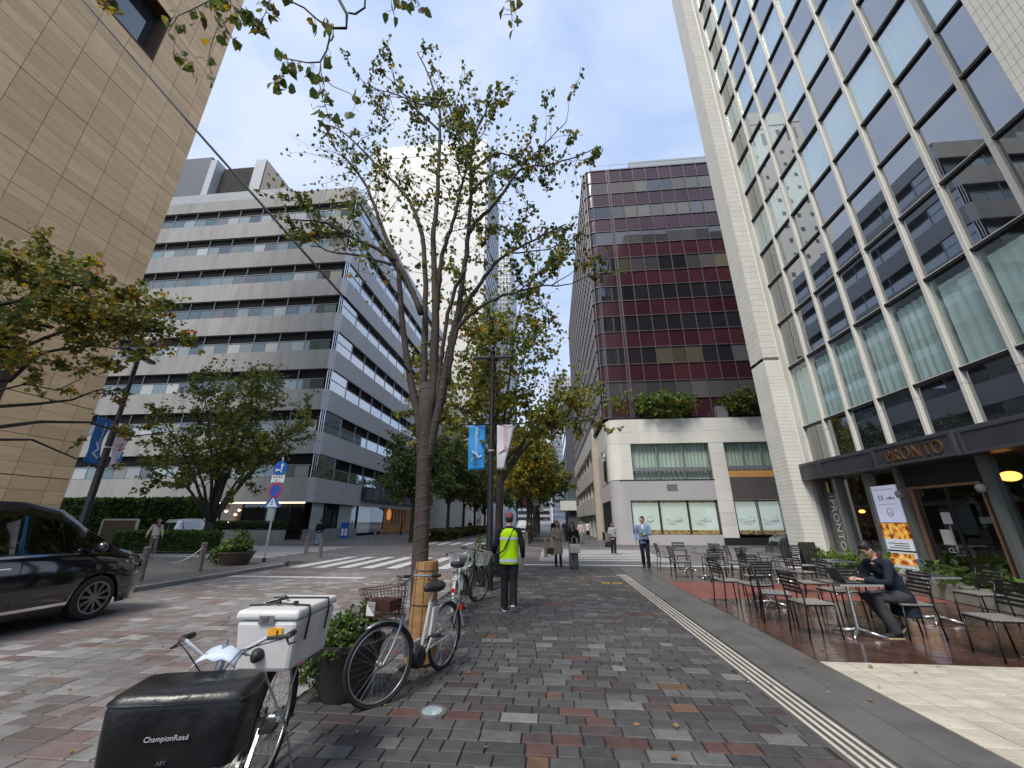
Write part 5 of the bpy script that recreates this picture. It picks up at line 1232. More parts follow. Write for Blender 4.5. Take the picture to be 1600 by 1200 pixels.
mb=MB(); mb.poly([(-.3,-.077,2.06),(.18,-.077,2.06),(-.06,-.077,2.44)]); q=mb.build('triangle',m_sw,s,world=False)
mb=MB()
for a,b_ in (((-.06,2.32),(-.06,2.2)),((-.06,2.2),(-.12,2.1)),((-.06,2.2),(.0,2.1)),((-.06,2.29),(-.12,2.22)),((-.06,2.29),(.0,2.23))): mb.bar((a[0],-.08,a[1]),(b_[0],-.08,b_[1]),.004,.03,up=(0,1,0))
mb.lathe([(.024,.078),(.024,.082)],(-.06,0,2.35),10,M=RX); mb.build('walker',m_sb,s,world=False)
# bollards
m_bol=mat('bollard_brown',(.15,.125,.10),.5,.15,var=.25,vs=9,bump=.2,bs=40); m_bolw=mat('bollard_wood',(.25,.17,.10),.6,var=.2)
def bollard(label,loc,h=.85,r_=.085,m=m_bol,grp='brown street bollards'):
    root=thing('bollard',label,'bollard',loc,0,grp)
    MB().lathe([(r_*1.15,0),(r_*1.15,.03),(r_,.05),(r_,h-.06)],(0,0,0),16).build('post',m,root,world=False,smooth=40); MB().lathe([(r_,h-.059),(r_*1.06,h-.05),(r_*1.02,h-.01),(r_*.6,h+.005),(0,h+.006)],(0,0,0),16).build('cap',mat('bollard_cap',(.2,.18,.16),.4,.3),root,world=False,smooth=40); return root
bollard('brown bollard right in front of the black van on the left kerb',(-11.0,10.6,.1)); bollard('brown bollard at the left kerb between the van and the small round planter',(-11.25,12.75,.1))
bollard('brown bollard left of the pair by the zebra crossing on the left',(-12.7,20.9,0)); bollard('brown bollard right of the pair by the zebra crossing on the left',(-10.95,19.2,0))
bollard('lone bollard on the far side of the crossing in front of the dark shop canopy',(-13.3,30.6,0)); bollard('grey bollard beside the woman in the beige dress',(-.33,20.5,0)); bollard('brown wooden post just right of the bollard by the beige dress',(-.02,20.9,0),.8,.075,m_bolw); bollard('thin grey bollard further along the right pavement',(-1.75,29.3,0),.9,.07)
ch=MB(); pts=[]
for i in range(17):
    t=i/16; pts.append(Vector((-11.0,10.6,.82)).lerp(Vector((-11.25,12.75,.82)),t)-Vector((0,0,.38*math.sin(math.pi*t))))
ch.tube(pts,.018,6); tag(ch.build('chain',mat('chain_white',(.6,.6,.6),.5)),'white chain sagging between the two bollards beside the black van','chain')
# traffic cone
cn=thing('traffic_cone','red and white striped traffic cone in front of the beige planter wall','traffic cone',(-24.9,32.2,0))
m_cr=mat('cone_red',(.6,.06,.03),.5); MB().b2((-.2,-.2,0),(.2,.2,.04)).build('base',m_cr,cn,world=False)
for k in range(5):
    a=.04+k*.15; b_=a+.15; MB().lathe([(lerp(.155,.03,(a-.04)/.75),a),(lerp(.155,.03,(b_-.04)/.75),b_)],(0,0,0),16).build('stripe',m_cr if k%2==0 else m_sw,cn,world=False,smooth=40)
# glass screen and shop board
gs=thing('glass_screen','white framed glass screen standing between the two hedges on the left','screen',(-25.7,22.7,.1))
for x in (-27,-24.7): MB().b2((x-.05,22.65,.1),(x+.05,22.75,1.72)).build('post',m_white,gs)
MB().b2((-26.95,22.66,1.66),(-24.75,22.74,1.75)).build('rail',m_white,gs); MB().b2((-26.95,22.69,.3),(-24.75,22.705,1.66)).build('pane',glass('screen_glass',base=(.05,.06,.06),refl=3),gs)
ab=thing('sign_board','small blue and white sign board outside the corner shop of the grey office block','sign',(-19.9,38.6,0))
MB().b2((-20.3,38.6,.1),(-19.5,38.68,1.5)).build('board',m_sb,ab); MB().b2((-20.2,38.59,.3),(-19.95,38.599,.95)).b2((-19.85,38.59,.3),(-19.6,38.599,.95)).build('panel',m_sw,ab)
# overhead cable and wire lights on the middle tree, trunk wrap
pts=[Vector((-9,1.2,11.5)),PX(130,0,-6),PX(290,185,-4),PX(420,332,-3.0),PX(535,462,-2.2),PX(600,535,-1.95),PX(640,582,-1.78)]
tag(MB().tube(pts,.015,6).build('cable',m_black),'black overhead cable slanting down from the top left to the middle tree','cable')
wl=thing('light_string','thin wire of tiny lights wound round the trunk and limbs of the middle tree','light string',(-1.62,5.4,1.2))
wm=MB(); bm_=MB(); r=random.Random(31)
def wind(o,rad,pitch,seed):
    pts=[]; L_=0; a=0
    for i in range(len(o)-1):
        seg=(o[i+1]-o[i]); n=max(2,int(seg.length/pitch*8)); d=seg.normalized(); u=d.orthogonal().normalized(); v=d.cross(u)
        u=Vector((1,0,0))-d*d.x; u.normalize(); v=d.cross(u)
        for k in range(n):
            t=k/n; rr_=lerp(rad[0],rad[1],(i+t)/(len(o)-1))+.006; pts.append(o[i]+seg*t+(u*math.cos(a)+v*math.sin(a))*rr_); a+=2*math.pi/8
            if r.random()<.14: bm_.box(pts[-1]+(pts[-1]-(o[i]+seg*t)).normalized()*.006,(.008,.008,.013))
    wm.tube(pts,.0028,4,0,cap=False)
wind(trunk[3:],(.112,.11),.17,1); wind(A[:10],(.07,.05),.16,2); wind(C[:12],(.072,.05),.16,3); wind(D[:12],(.078,.055),.16,4); wind(F_[:12],(.07,.05),.16,5)
wm.build('wire',mat('wire_grey',(.16,.16,.15),.6),wl); bm_.build('bulbs',mat('bulb_white',(.45,.45,.42),.4),wl,kind='stuff')
tr_=thing('trunk_wrap','tan board wrap tied round the foot of the middle tree behind the white bicycle','trunk wrap',(-1.62,5.4,.02))
m_wrap=mat('tan_wrap',(.33,.19,.075),.8,var=.25,vs=4,stretch=(1,1,5),bump=.4,bs=20)
MB().lathe([(.185,.03),(.172,.3),(.16,.7),(.15,1.12)],(0,0,-.02),20).build('wrap',m_wrap,tr_,world=False,smooth=30)
for z in (.25,.62,1.0): MB().tube([((.19-.033*z)*math.cos(i*.42),(.19-.033*z)*math.sin(i*.42),z) for i in range(15)],.006,4,closed=True).build('tie',mat('twine',(.10,.07,.04),.9),tr_,world=False)
for k in range(9):
    a=k*.7; MB().bar((.187*math.cos(a),.187*math.sin(a),.04),(.152*math.cos(a),.152*math.sin(a),1.1),.004,.004).build('board_seam',mat('seam_dark',(.12,.065,.025),.9),tr_,world=False)
# ---------------------------------------------------------------- cafe chairs and tables
m_chf=mat('chair_black',(.016,.015,.015),.35,.3,var=.1); m_seat=mat('chair_slat_grey',(.30,.285,.27),.35,.1,var=.12,vs=6,obvar=.05); m_slat=mat('chair_back_slat',(.028,.027,.027),.35,.2,var=.1)
m_sil=mat('table_silver',(.6,.6,.6),.22,.9,var=.1)
def make_chair(label,loc,rz):
    c=thing('cafe_chair',label,'chair',loc,rz,'cafe terrace chairs')   # faces local +x
    for s in (-1,1):
        y=s*.215
        MB().tube([(-.24,y,0),(-.205,y,.44),(-.215,y,.62),(-.28,y,.86)],.0125,6).build('leg',m_chf,c,world=False,smooth=True)
        MB().tube([(.235,y,0),(.21,y,.435)],.0125,6).build('leg',m_chf,c,world=False,smooth=True)
        MB().tube([(-.205,y,.435),(.215,y,.435)],.011,6).build('side_rail',m_chf,c,world=False)
    MB().tube([(-.28,-.215,.86),(-.28,.215,.86)],.0125,6).tube([(.215,-.215,.43),(.215,.215,.43)],.011,6).tube([(-.2,-.215,.43),(-.2,.215,.43)],.011,6).build('cross_rail',m_chf,c,world=False)
    for k in range(5):
        z=.60+k*.055; x=lerp(-.215,-.28,(z-.62)/.24) if z>.62 else -.215; MB().box((x,0,z),(.012,.42,.034)).build('back_slat',m_slat,c,world=False)
    for k in range(6): MB().box((-.165+k*.071,0,.452),(.064,.43,.016)).build('seat_slat',m_seat,c,world=False)
    return c
def make_table(label,loc,rz):
    t=thing('cafe_table',label,'table',loc,rz,'cafe terrace tables')
    MB().b2((-.3,-.3,.70),(.3,.3,.715)).build('top',mat('table_top',(.10,.10,.10),.2,.4,var=.1),t,world=False)
    MB().b2((-.312,-.312,.692),(.312,-.3,.722)).b2((-.312,.3,.692),(.312,.312,.722)).b2((-.312,-.2995,.692),(-.3,.2995,.722)).b2((.3,-.2995,.692),(.312,.2995,.722)).build('rim',m_sil,t,world=False)
    MB().tube([(0,0,.05),(0,0,.69)],.028,12).build('column',m_sil,t,world=False,smooth=40)
    for k in range(4):
        a=math.pi/4+k*math.pi/2; MB().tube([(.03*math.cos(a),.03*math.sin(a),.075),(.18*math.cos(a),.18*math.sin(a),.05),(.33*math.cos(a),.33*math.sin(a),.022)],[.03,.024,.016],8).tube([(.32*math.cos(a),.32*math.sin(a),.0),(.32*math.cos(a),.32*math.sin(a),.022)],.012,6).build('foot',m_sil,t,world=False,smooth=True)
    return t
c0=make_chair('black slatted chair with grey seat, nearest chair left of the working man',(3.86,7.12,0),R(4))
CH=[((5.28,7.2),178,'black slatted chair the man in the navy jacket sits on'),
 ((3.78,7.98),-20,'black slatted chair behind the nearest one, turned towards the laptop table'),
 ((3.92,8.95),100,'black slatted chair with its back to the camera in front of the third table'),
 ((3.62,9.45),8,'black slatted chair on the left side of the third table'),
 ((5.15,9.3),172,'black slatted chair on the right side of the third table'),
 ((4.5,10.15),-88,'black slatted chair on the far side of the third table'),
 ((5.05,8.35),95,'black slatted chair between the laptop table and the third table'),
 ((5.75,8.15),4,'black slatted chair on the left of the second table, behind the working man'),
 ((7.2,8.2),180,'black slatted chair on the right of the second table near the plants'),
 ((5.6,6.25),175,'black slatted chair cut by the right edge of the picture'),
 ((3.85,13.5),3,'black slatted chair left of the table by the man in the light blue jacket'),
 ((4.55,12.75),92,'black slatted chair in front of that far left table'),
 ((5.35,13.2),176,'black slatted chair on the right of the far left table'),
 ((3.9,15.4),0,'farthest left chair, beside the man in the light blue jacket'),
 ((5.4,15.3),180,'black slatted chair right of the farthest left table'),
 ((4.65,16.0),-90,'black slatted chair behind the farthest left table'),
 ((5.65,12.95),5,'black slatted chair left of the middle far table'),
 ((7.0,12.7),180,'black slatted chair right of the middle far table'),
 ((5.8,14.2),-5,'black slatted chair left of the far centre table'),
 ((7.1,14.1),176,'black slatted chair right of the far centre table'),
 ((5.85,15.6),2,'black slatted chair left of the farthest right table'),
 ((7.2,15.4),182,'black slatted chair right of the farthest right table'),
 ((6.0,11.1),20,'black slatted chair on the red tiles, left of the near centre table'),
 ((7.35,10.9),170,'black slatted chair on the red tiles, right of the near centre table'),
 ((7.6,14.6),190,'black slatted chair in front of the tiled pier')]
for (x,y),a,lb_ in CH: dup(c0,(x,y,0),R(a),lb_)
t0=make_table('square silver rimmed table holding the laptop',(4.5,7.2,0),R(3))
for (x,y),a,lb_ in [((6.44,8.21),0,'silver rimmed table right behind the working man'),((4.36,9.4),4,'silver rimmed table behind the chair with its back to the camera'),((4.58,13.4),0,'silver rimmed table near the man in the light blue jacket'),((4.65,15.35),2,'farthest left silver rimmed table'),((6.35,12.8),0,'silver rimmed table in the middle of the far row'),((6.45,14.1),3,'silver rimmed table just in front of the farthest right one'),((6.5,15.5),0,'farthest silver rimmed table towards the pier'),((6.7,11.0),0,'silver rimmed table on the red tiles')]:
    dup(t0,(x,y,0),R(a),lb_)
lp=thing('laptop','open silver laptop on the table in front of the working man','laptop',(4.52,7.2,.722),R(90))
MB().box((0,0,.008),(.31,.21,.014)).build('base',m_sil,lp,world=False,bevel=.003); MB().box((0,.155,.10),(.31,.007,.21),M=Matrix.Rotation(R(-25),3,'X')).build('screen',mat('laptop_lid',(.1,.1,.11),.3,.6),lp,world=False,bevel=.003); MB().box((0,-.01,.0155),(.27,.1,.002)).build('keys',m_black,lp,world=False)
ms=thing('menu_stand','dark A-frame menu stand in front of the tiled pier','sign',(8.4,14.9,0),R(10))
MB().add([(-.28,-.2,0),(.28,-.2,0),(.28,0,.95),(-.28,0,.95),(-.28,-.17,0),(.28,-.17,0),(.28,.03,.95),(-.28,.03,.95)],[(0,1,2,3),(7,6,5,4),(0,4,5,1),(1,5,6,2),(2,6,7,3),(3,7,4,0)]).build('board',mat('stand_dark',(.035,.033,.032),.5),ms,world=False); MB().b2((-.28,.03,0),(.28,.06,.9)).build('back_leg',m_black,ms,world=False)
# ================================================================ VEHICLES
m_tyre=mat('tyre_rubber',(.016,.016,.016),.75,var=.15); m_rim=mat('alloy_rim',(.22,.22,.23),.3,.9,var=.1); m_chrome=mat('chrome',(.7,.7,.72),.12,1.0,var=0)
g_car=glass('car_glass',tint=(.22,.27,.25),refl=1.6); g_card=glass('car_glass_dark',base=(.012,.014,.014),refl=2.0)
def car(name,label,cat,loc,rz,paint,L=4.85,W=1.85,prof=None,group=None,see=False,wheel_r=.345,detail=True):
    """local x forward, y left"""
    root=thing(name,label,cat,loc,rz,group); hw=W/2
    # prof: list of (x, top z, belt z, half width at belt, half width of roof)
    st=[]; xs=[]
    for a,b in zip(prof[:-1],prof[1:]):
        n=max(1,int((b[0]-a[0])/.06))
        for i in range(n): t=i/n; st.append([lerp(a[k],b[k],t) for k in range(5)])
    st.append(list(prof[-1])); ax=[L/2-.95,-L/2+.9]; ar=wheel_r+.055
    def arch(x):
        z=.2
        for c in ax:
            if abs(x-c)<ar: z=max(z,wheel_r+math.sqrt(ar*ar-(x-c)**2))
        return z
    secs=[]
    for x,zt,zb,wb,wt in st:
        a=arch(x); e=min(1,max(0,(L/2-abs(x))/.35)); tuck=.06*(1-e)
        half=[(wb-.05-tuck,max(.2,a)),(wb-tuck,max(.3,a+.001)),(wb+.005-tuck*.3,max(.6,a+.002)),(wb,zb*.86),(wb-.025,zb),(wt+.03,lerp(zb,zt,.8)),(wt-.06,zt-.015),(wt*.5,zt+.012),(0,zt+.018)]
        secs.append([Vector((x,-y,z)) for y,z in half]+[Vector((x,y,z)) for y,z in reversed(half[:-1])])
    mb=MB(); mb.loft(secs,0,cap=True,closed=False)
    mb.f.append(tuple(range(17))); mb.m.append(0); b0=len(mb.v)-17; mb.f.append(tuple(reversed(range(b0,b0+17)))); mb.m.append(0)
    ob=mb.build('body',paint,root,world=False,smooth=35,fix=True)
    def strip(i0,i1,j0,j1,t0,t1,off,name,m,side):
        q=MB(); A=[];B=[]
        for i in range(i0,i1+1):
            s=secs[i]; p=s[j0].lerp(s[j1],t0); r_=s[j0].lerp(s[j1],t1)
            if side>0: p=Vector((p.x,-p.y,p.z)); r_=Vector((r_.x,-r_.y,r_.z))
            o=Vector((0,-off if side<0 else off,.002)); A.append(p+o); B.append(r_+o)
        n=len(A); q.add(A+B,[(k,k+1,n+k+1,n+k) for k in range(n-1)]); return q.build(name,m,root,world=False,smooth=True)
    idx=lambda x: min(range(len(st)),key=lambda i:abs(st[i][0]-x))
    root['_']=0; del root['_']
    return root,secs,st,strip,idx,ax
def wheel(root,x,y,r_,side,m_r=None,spokes=20,name='wheel'):
    c=Vector((x,y,r_)); M=Matrix.Rotation(R(90)*(1 if side<0 else -1),3,'X')
    w_=MB().lathe([(r_*.70,-.1),(r_*.93,-.1),(r_,-.075),(r_,.075),(r_*.93,.1),(r_*.72,.1)],c,32,M=M,cap=False).build(name,m_tyre,root,world=False,smooth=40)
    rb_=MB().lathe([(r_*.72,.06),(r_*.72,.098),(r_*.66,.095),(r_*.66,.03),(0,.03)],c,32,M=M,cap=False)
    rb_.build('rim_well',m_black,w_,world=False,smooth=40)
    mb=MB(); mb.lathe([(r_*.74,.08),(r_*.735,.104),(r_*.665,.1),(r_*.66,.08)],c,32,M=M,cap=False); mb.lathe([(r_*.17,.06),(r_*.15,.10),(0,.105)],c,14,M=M,cap=False)
    for k in range(spokes):
        a=2*math.pi*k/spokes; a2=a+(.09 if k%2 else -.09)
        p=c+M@Vector((r_*.14*math.cos(a),r_*.14*math.sin(a),.09)); q=c+M@Vector((r_*.68*math.cos(a2),r_*.68*math.sin(a2),.092)); mb.bar(p,q,.016,.018,up=M@Vector((0,0,1)))
    mb.build('rim',m_r or m_rim,w_,world=False,smooth=30)
m_blk=mat('black_paint',(.006,.006,.008),.08,var=0,coat=1,spec=.6); m_wpaint=mat('white_paint',(.66,.68,.69),.2,var=0,coat=.8); m_dpaint=mat('grey_blue_paint',(.05,.06,.075),.2,var=0,coat=.8)
VP=[(-2.42,1.2,1.0,.80,.70),(-2.38,1.72,1.06,.88,.70),(-2.2,1.87,1.06,.915,.74),(-1.2,1.925,1.07,.925,.76),(.2,1.90,1.07,.925,.75),(.75,1.80,1.07,.925,.73),(1.3,1.45,1.06,.92,.76),(1.72,1.14,1.03,.91,.80),(2.1,1.05,.99,.89,.76),(2.32,.93,.88,.80,.66),(2.42,.70,.66,.68,.55)]
van,secs,st,strip,idx,ax=car('black_van','glossy black minivan parked at the left kerb, cut by the left edge','van',(-8.93,5.5,0),R(90),m_blk,prof=VP)
for sd_ in (-1,1):
    for a,b in ((-1.95,-.95),(-.88,.25),(.33,1.02)): strip(idx(a),idx(b),4,5,.1,.92,.004,'side_window',g_car,sd_)
    strip(idx(1.09),idx(1.5),4,5,.12,.8,.004,'quarter_window',g_car,sd_)
    strip(idx(-2.1),idx(1.62),4,5,.0,.05,.006,'belt_chrome',m_chrome,sd_)
    strip(idx(-1.5),idx(1.15),1,2,.02,.16,.008,'sill_chrome',m_chrome,sd_) 
    mb=MB(); yy=-.94*(-sd_)*-1 if False else sd_*.955
    MB().tube([(1.22,sd_*.90,1.10),(1.25,sd_*1.0,1.13)],.03,6).build('mirror_arm',m_blk,root if False else van,world=False)
    MB().ell((1.22,sd_*1.06,1.17),(.075,.11,.095),12,8).build('mirror',m_blk,van,world=False,smooth=True)
    for x in (.05,-.95): MB().tube([(x-.11,sd_*.935,.93),(x-.09,sd_*.955,.93),(x+.09,sd_*.955,.93),(x+.11,sd_*.935,.93)],.014,6).build('door_handle',m_chrome,van,world=False)
    MB().bar((.29,sd_*.927,.3),(.29,sd_*.927,1.05),.004,.006,up=(1,0,0)).bar((-.92,sd_*.928,.3),(-.92,sd_*.928,1.05),.004,.006,up=(1,0,0)).build('door_seam',m_black,van,world=False)
    hl=MB(); hl.add([(2.02,sd_*.885,.93),(2.33,sd_*.77,.86),(2.37,sd_*.74,.76),(2.1,sd_*.90,.82),(1.98,sd_*.905,.88)],[(0,1,2,3,4)]); hl.build('headlight',mat('headlight',(.45,.46,.48),.1,.3,var=0,coat=1),van,world=False)
    MB().bar((1.85,sd_*.915,.90),(2.36,sd_*.75,.80),.012,.02).bar((1.9,sd_*.905,.965),(2.3,sd_*.80,.90),.012,.014).build('headlight_trim',m_chrome,van,world=False)
    MB().bar((2.05,sd_*.89,.215),(2.38,sd_*.72,.2),.02,.03).build('bumper_chrome',m_chrome,van,world=False)
    for c in ax: wheel(van,c,sd_*.83,.345,sd_)
mb=MB()
A=[secs[i][6].lerp(secs[i][7],.0)+Vector((0,0,.004)) for i in range(idx(.8),idx(1.62)+1)]; B=[Vector((p.x,-p.y,p.z)) for p in A]; n=len(A); mb.add(A+B,[(k,k+1,n+k+1,n+k) for k in range(n-1)]); mb.build('windscreen',g_card,van,world=False,smooth=True)
MB().b2((-.6,-.72,.5),(-.45,.72,1.35)).b2((.45,-.65,.5),(.58,.65,1.35)).build('seats',mat('seat_dark',(.05,.05,.05),.8),van,world=False)
CP=[(-2.1,.7,.66,.7,.55),(-2.05,1.0,.9,.8,.62),(-1.95,1.45,.95,.83,.62),(-1.6,1.72,.95,.845,.64),(.3,1.75,.95,.85,.64),(.75,1.62,.96,.85,.64),(1.2,1.1,1.0,.84,.68),(1.75,1.0,.93,.82,.66),(2.02,.85,.8,.76,.58),(2.1,.55,.5,.7,.5)]
def small_car(name,label,cat,loc,rz,paint,group=None):
    root,secs,st,strip,idx,ax=car(name,label,cat,loc,rz,paint,L=4.2,W=1.7,prof=CP,group=group,wheel_r=.31)
    for s in (-1,1):
        for a,b in ((-1.75,-.75),(-.68,.25),(.32,.95)): strip(idx(a),idx(b),4,5,.1,.92,.004,'side_window',g_card,s)
        MB().ell((.98,s*.95,1.02),(.06,.09,.07),10,6).build('mirror',m_black,root,world=False,smooth=True)
        MB().add([(1.72,s*.80,.90),(2.0,s*.70,.84),(2.05,s*.68,.70),(1.75,s*.815,.74)],[(0,1,2,3)]).build('headlight',mat('headlight',(.5,.5,.5),.1),root,world=False)
        for c in ax: wheel(root,c,s*.76,.31,s,spokes=10)
    mb=MB(); A=[secs[i][6]+Vector((0,0,.005)) for i in range(idx(.42),idx(1.15)+1)]; B=[Vector((p.x,-p.y,p.z)) for p in A]; n=len(A); mb.add(A+B,[(k,k+1,n+k+1,n+k) for k in range(n-1)]); mb.build('windscreen',g_card,root,world=False,smooth=True)
    mb=MB().b2((2.07,-.45,.5),(2.1,.45,.7)).build('grille',m_black,root,world=False)
    return root
small_car('parked_car','white car behind the low hedge and the tree on the left','car',(-22.7,24.1,0),R(-28),m_wpaint)
small_car('parked_car','dark blue grey car on the side street half hidden by the tiled pier','car',(12.6,21.0,0),R(172),m_dpaint)
small_car('parked_car','white car far down the avenue behind the man in the yellow vest','car',(-4.2,60,0),R(-90),m_wpaint,'cars far down the avenue')
small_car('parked_car','dark car far down the avenue between the tree trunks','car',(-3.6,72,0),R(-90),m_dpaint,'cars far down the avenue')
# ---------------------------------------------------------------- bicycles (local x forward)
m_bw=mat('bike_white',(.60,.59,.55),.3,var=.1,vs=6,coat=.4,dirt=((.3,.27,.22),8,.4)); m_bk=mat('bike_black',(.015,.015,.016),.35,var=.1); m_bs=mat('bike_silver',(.45,.45,.45),.3,.85,var=.15); m_grip=mat('rubber_grip',(.02,.02,.02),.7); m_spk=mat('spoke_steel',(.42,.42,.42),.3,.9,var=0); m_bsk=mat('basket_brown',(.075,.035,.025),.5,var=.2); m_bskw=mat('basket_white',(.5,.52,.53),.4,var=.1); m_bgrn=mat('bike_green',(.08,.16,.13),.35); m_sad=mat('saddle_black',(.018,.017,.02),.5,var=.15)
def bike(label,loc,rz,fm,basket=None,steer=0,lean=0,rack=True,ebike=False,group='parked bicycles',bars='town',rear_box=False,guard=None,sdz=0,bdz=0,lamp=True):
    root=thing('bicycle',label,'bicycle',loc,rz,group); root.rotation_euler=(lean,0,rz)
    RW=.33; xf,xr=.57,-.54
    def Wl(c,ang=0):
        Rz=Matrix.Rotation(ang,3,'Z')@Matrix.Rotation(R(90),3,'X'); c=Vector(c)
        t=MB().tube([c+Rz@Vector((RW*math.cos(a),RW*math.sin(a),0)) for a in [2*math.pi*i/40 for i in range(40)]],.019,8,closed=True).build('wheel',m_tyre,root,world=False,smooth=True)
        MB().tube([c+Rz@Vector((.302*math.cos(a),.302*math.sin(a),0)) for a in [2*math.pi*i/40 for i in range(40)]],.011,6,closed=True).build('rim',m_bs,t,world=False,smooth=True)
        h=MB(); h.lathe([(.022,-.05),(.03,-.03),(.02,-.02),(.02,.02),(.03,.03),(.022,.05)],c,12,M=Rz); h.tube([c+Rz@Vector((0,0,-.07)),c+Rz@Vector((0,0,.07))],.007,6); h.build('hub',m_bs,t,world=False)
        s=MB()
        for k in range(32):
            a=2*math.pi*k/32; b=a+(1.2 if k%4<2 else -1.2); z=.03 if k%2 else -.03
            s.tube([c+Rz@Vector((.03*math.cos(b),.03*math.sin(b),z)),c+Rz@Vector((.296*math.cos(a),.296*math.sin(a),0))],.0014,3,cap=False)
        s.build('spokes',m_spk,t,world=False)
    Wl((xr,0,RW))
    # steering assembly turns about the head tube
    hd=Vector((.36,0,.78)); ht=Vector((.33,0,.90)); Rs=Matrix.Rotation(steer,3,(ht-hd).normalized())
    S=lambda p: hd+Rs@(Vector(p)-hd)
    fc=S((xf,0,RW)); Wl(fc,steer)
    f=MB()
    for s in (-1,1): f.tube([S((.375,s*.05,.70)),S((.40,s*.055,.6)),S((.48,s*.055,.45)),S((xf,s*.055,RW))],[.014,.014,.012,.009],8)
    f.tube([hd-Vector((-.01,0,.06)),ht+Vector((-.01,0,.06))],.02,10); f.box(S((.375,0,.70)),(.05,.13,.03)); f.build('fork',m_bs if fm is not m_bk else m_bk,root,world=False,smooth=40)
    fr_=MB(); fr_.tube([(.355,0,.80),(.30,0,.62),(.2,0,.42),(.08,0,.31),(-.04,0,.29)],[.024,.026,.027,.026,.024],10)
    fr_.tube([(-.05,0,.27),(-.2,0,.78)],.017,10)
    if not ebike: fr_.tube([(.35,0,.86),(.2,0,.62),(0,0,.5),(-.125,0,.5)],.014,8)
    for s in (-1,1): fr_.tube([(-.05,s*.03,.28),(xr,s*.055,RW)],.010,6).tube([(-.18,s*.02,.72),(xr,s*.055,RW)],.008,6)
    fr_.lathe([(.03,-.04),(.03,.04)],(-.05,0,.28),12,M=RX); fr_.build('frame',fm,root,world=False,smooth=40)
    sp_=MB().tube([(-.2,0,.74),(-.225,0,.86+sdz)],.012,8).build('seat_post',m_bs,root,world=False)
    sd=MB(); secs=[]
    for x,wd,z,th in ((-.36,.02,.885,.05),(-.34,.085,.89,.07),(-.27,.105,.885,.075),(-.2,.075,.88,.06),(-.12,.035,.885,.05),(-.075,.022,.88,.04),(-.065,.004,.875,.02)):
        secs.append([Vector((x,wd*1.25*math.cos(a),z+sdz+th*.75*math.sin(a)*(1 if math.sin(a)>0 else 1.1))) for a in [2*math.pi*i/12 for i in range(12)]])
    sd.loft(secs); sd.build('saddle',m_sad,root,world=False,smooth=True)
    # handlebar
    hb=MB(); c=S((.325,0,1.0)); hb.tube([S((.335,0,.9)),c],.013,8)
    P=[(.20,-.27,1.02),(.10,-.28,1.03)]
    pts=[(.06,-.27,1.03),(.2,-.27,1.04),(.32,-.19,1.06),(.36,-.08,1.0),(.335,0,.985),(.36,.08,1.0),(.32,.19,1.06),(.2,.27,1.04),(.06,.27,1.03)] if bars=='town' else [(.2,-.3,1.03),(.3,-.2,1.03),(.34,0,1.01),(.3,.2,1.03),(.2,.3,1.03)]
    pts=[(a,b,c_+bdz) for a,b,c_ in pts]
    hb.tube([S(p) for p in pts],.011,8); hb=hb.build('handlebar',m_bs if fm is not m_bk else m_bk,root,world=False,smooth=40)
    for s in (-1,1):
        e0=pts[0 if s<0 else -1]; e1=pts[1 if s<0 else -2]; g0=Vector(e0); g1=Vector(e0).lerp(Vector(e1),.8)
        MB().tube([S(g0),S(g1)],.017,8).build('grip',m_grip,hb,world=False); MB().tube([S(g1+Vector((.03,0,-.01))),S(g1+Vector((.06,s*.02,-.03))),S(g0+Vector((.05,s*.03,-.04)))],[.008,.006,.004],6).build('brake_lever',m_bk,hb,world=False)
        MB().tube([S(g1+Vector((.05,0,0))),S((.45,s*.12,.98)),S((.42,s*.03,.86)),S((.38,0,.72))],.003,4,cap=False).build('brake_cable',m_bk,hb,world=False)
    MB().lathe([(.02,0),(.022,.03),(.0,.035)],S((.3,.16,1.07)),10).build('bell',m_bs,hb,world=False)
    # mudguards, crank, chain case, stand
    def guard_(c,a0,a1,ang,m):
        Rz=Matrix.Rotation(ang,3,'Z'); secs=[]
        for i in range(15):
            a=lerp(a0,a1,i/14); secs.append([Vector(c)+Rz@Vector(((.36+h)*math.cos(a),y,(.36+h)*math.sin(a))) for y,h in ((-.032,-.012),(-.018,.004),(0,.008),(.018,.004),(.032,-.012),(.016,0),(0,.003),(-.016,0))])
        return MB().loft(secs)
    guard_((xr,0,RW),R(20),R(200),0,0).build('mudguard',guard or fm,root,world=False,smooth=True); guard_(fc,R(60 if basket is not None else 105),R(170),steer,0).build('mudguard',guard or fm,root,world=False,smooth=True)
    cr=MB().lathe([(.085,-.006),(.085,.006)],(-.05,-.055,.28),20,M=RX); cr.bar((-.05,-.075,.28),(.05,-.075,.14),.02,.015); cr.bar((-.05,.075,.28),(-.15,.075,.42),.02,.015); cr=cr.build('crank',m_bs,root,world=False)
    MB().box((.05,-.12,.14),(.09,.08,.025)).build('pedal',m_grip,cr,world=False); MB().box((-.15,.12,.42),(.09,.08,.025)).build('pedal',m_grip,cr,world=False)
    mb=MB(); mb.loft([[Vector((x,y,z)) for y,z in ((-.07,zc-hh),(-.07,zc+hh),(-.05,zc+hh),(-.05,zc-hh))] for x,zc,hh in ((.05,.28,.06),(-.05,.28,.10),(-.3,.3,.06),(-.58,.33,.05))]); mb.build('chain_case',m_bk if not ebike else fm,root,world=False)
    for s in (-1,1): MB().tube([(xr,s*.07,RW),(xr-.04,s*.12,.16),(xr-.06,s*.16,.01)],.008,6).tube([(xr-.06,s*.16,.01),(xr+.02,s*.18,.008)],.008,6).build('kickstand',m_bs,root,world=False)
    MB().box((xr-.37,0,.56),(.02,.05,.06)).build('reflector',mat('reflector_red',(.5,.02,.02),.2),root,world=False)
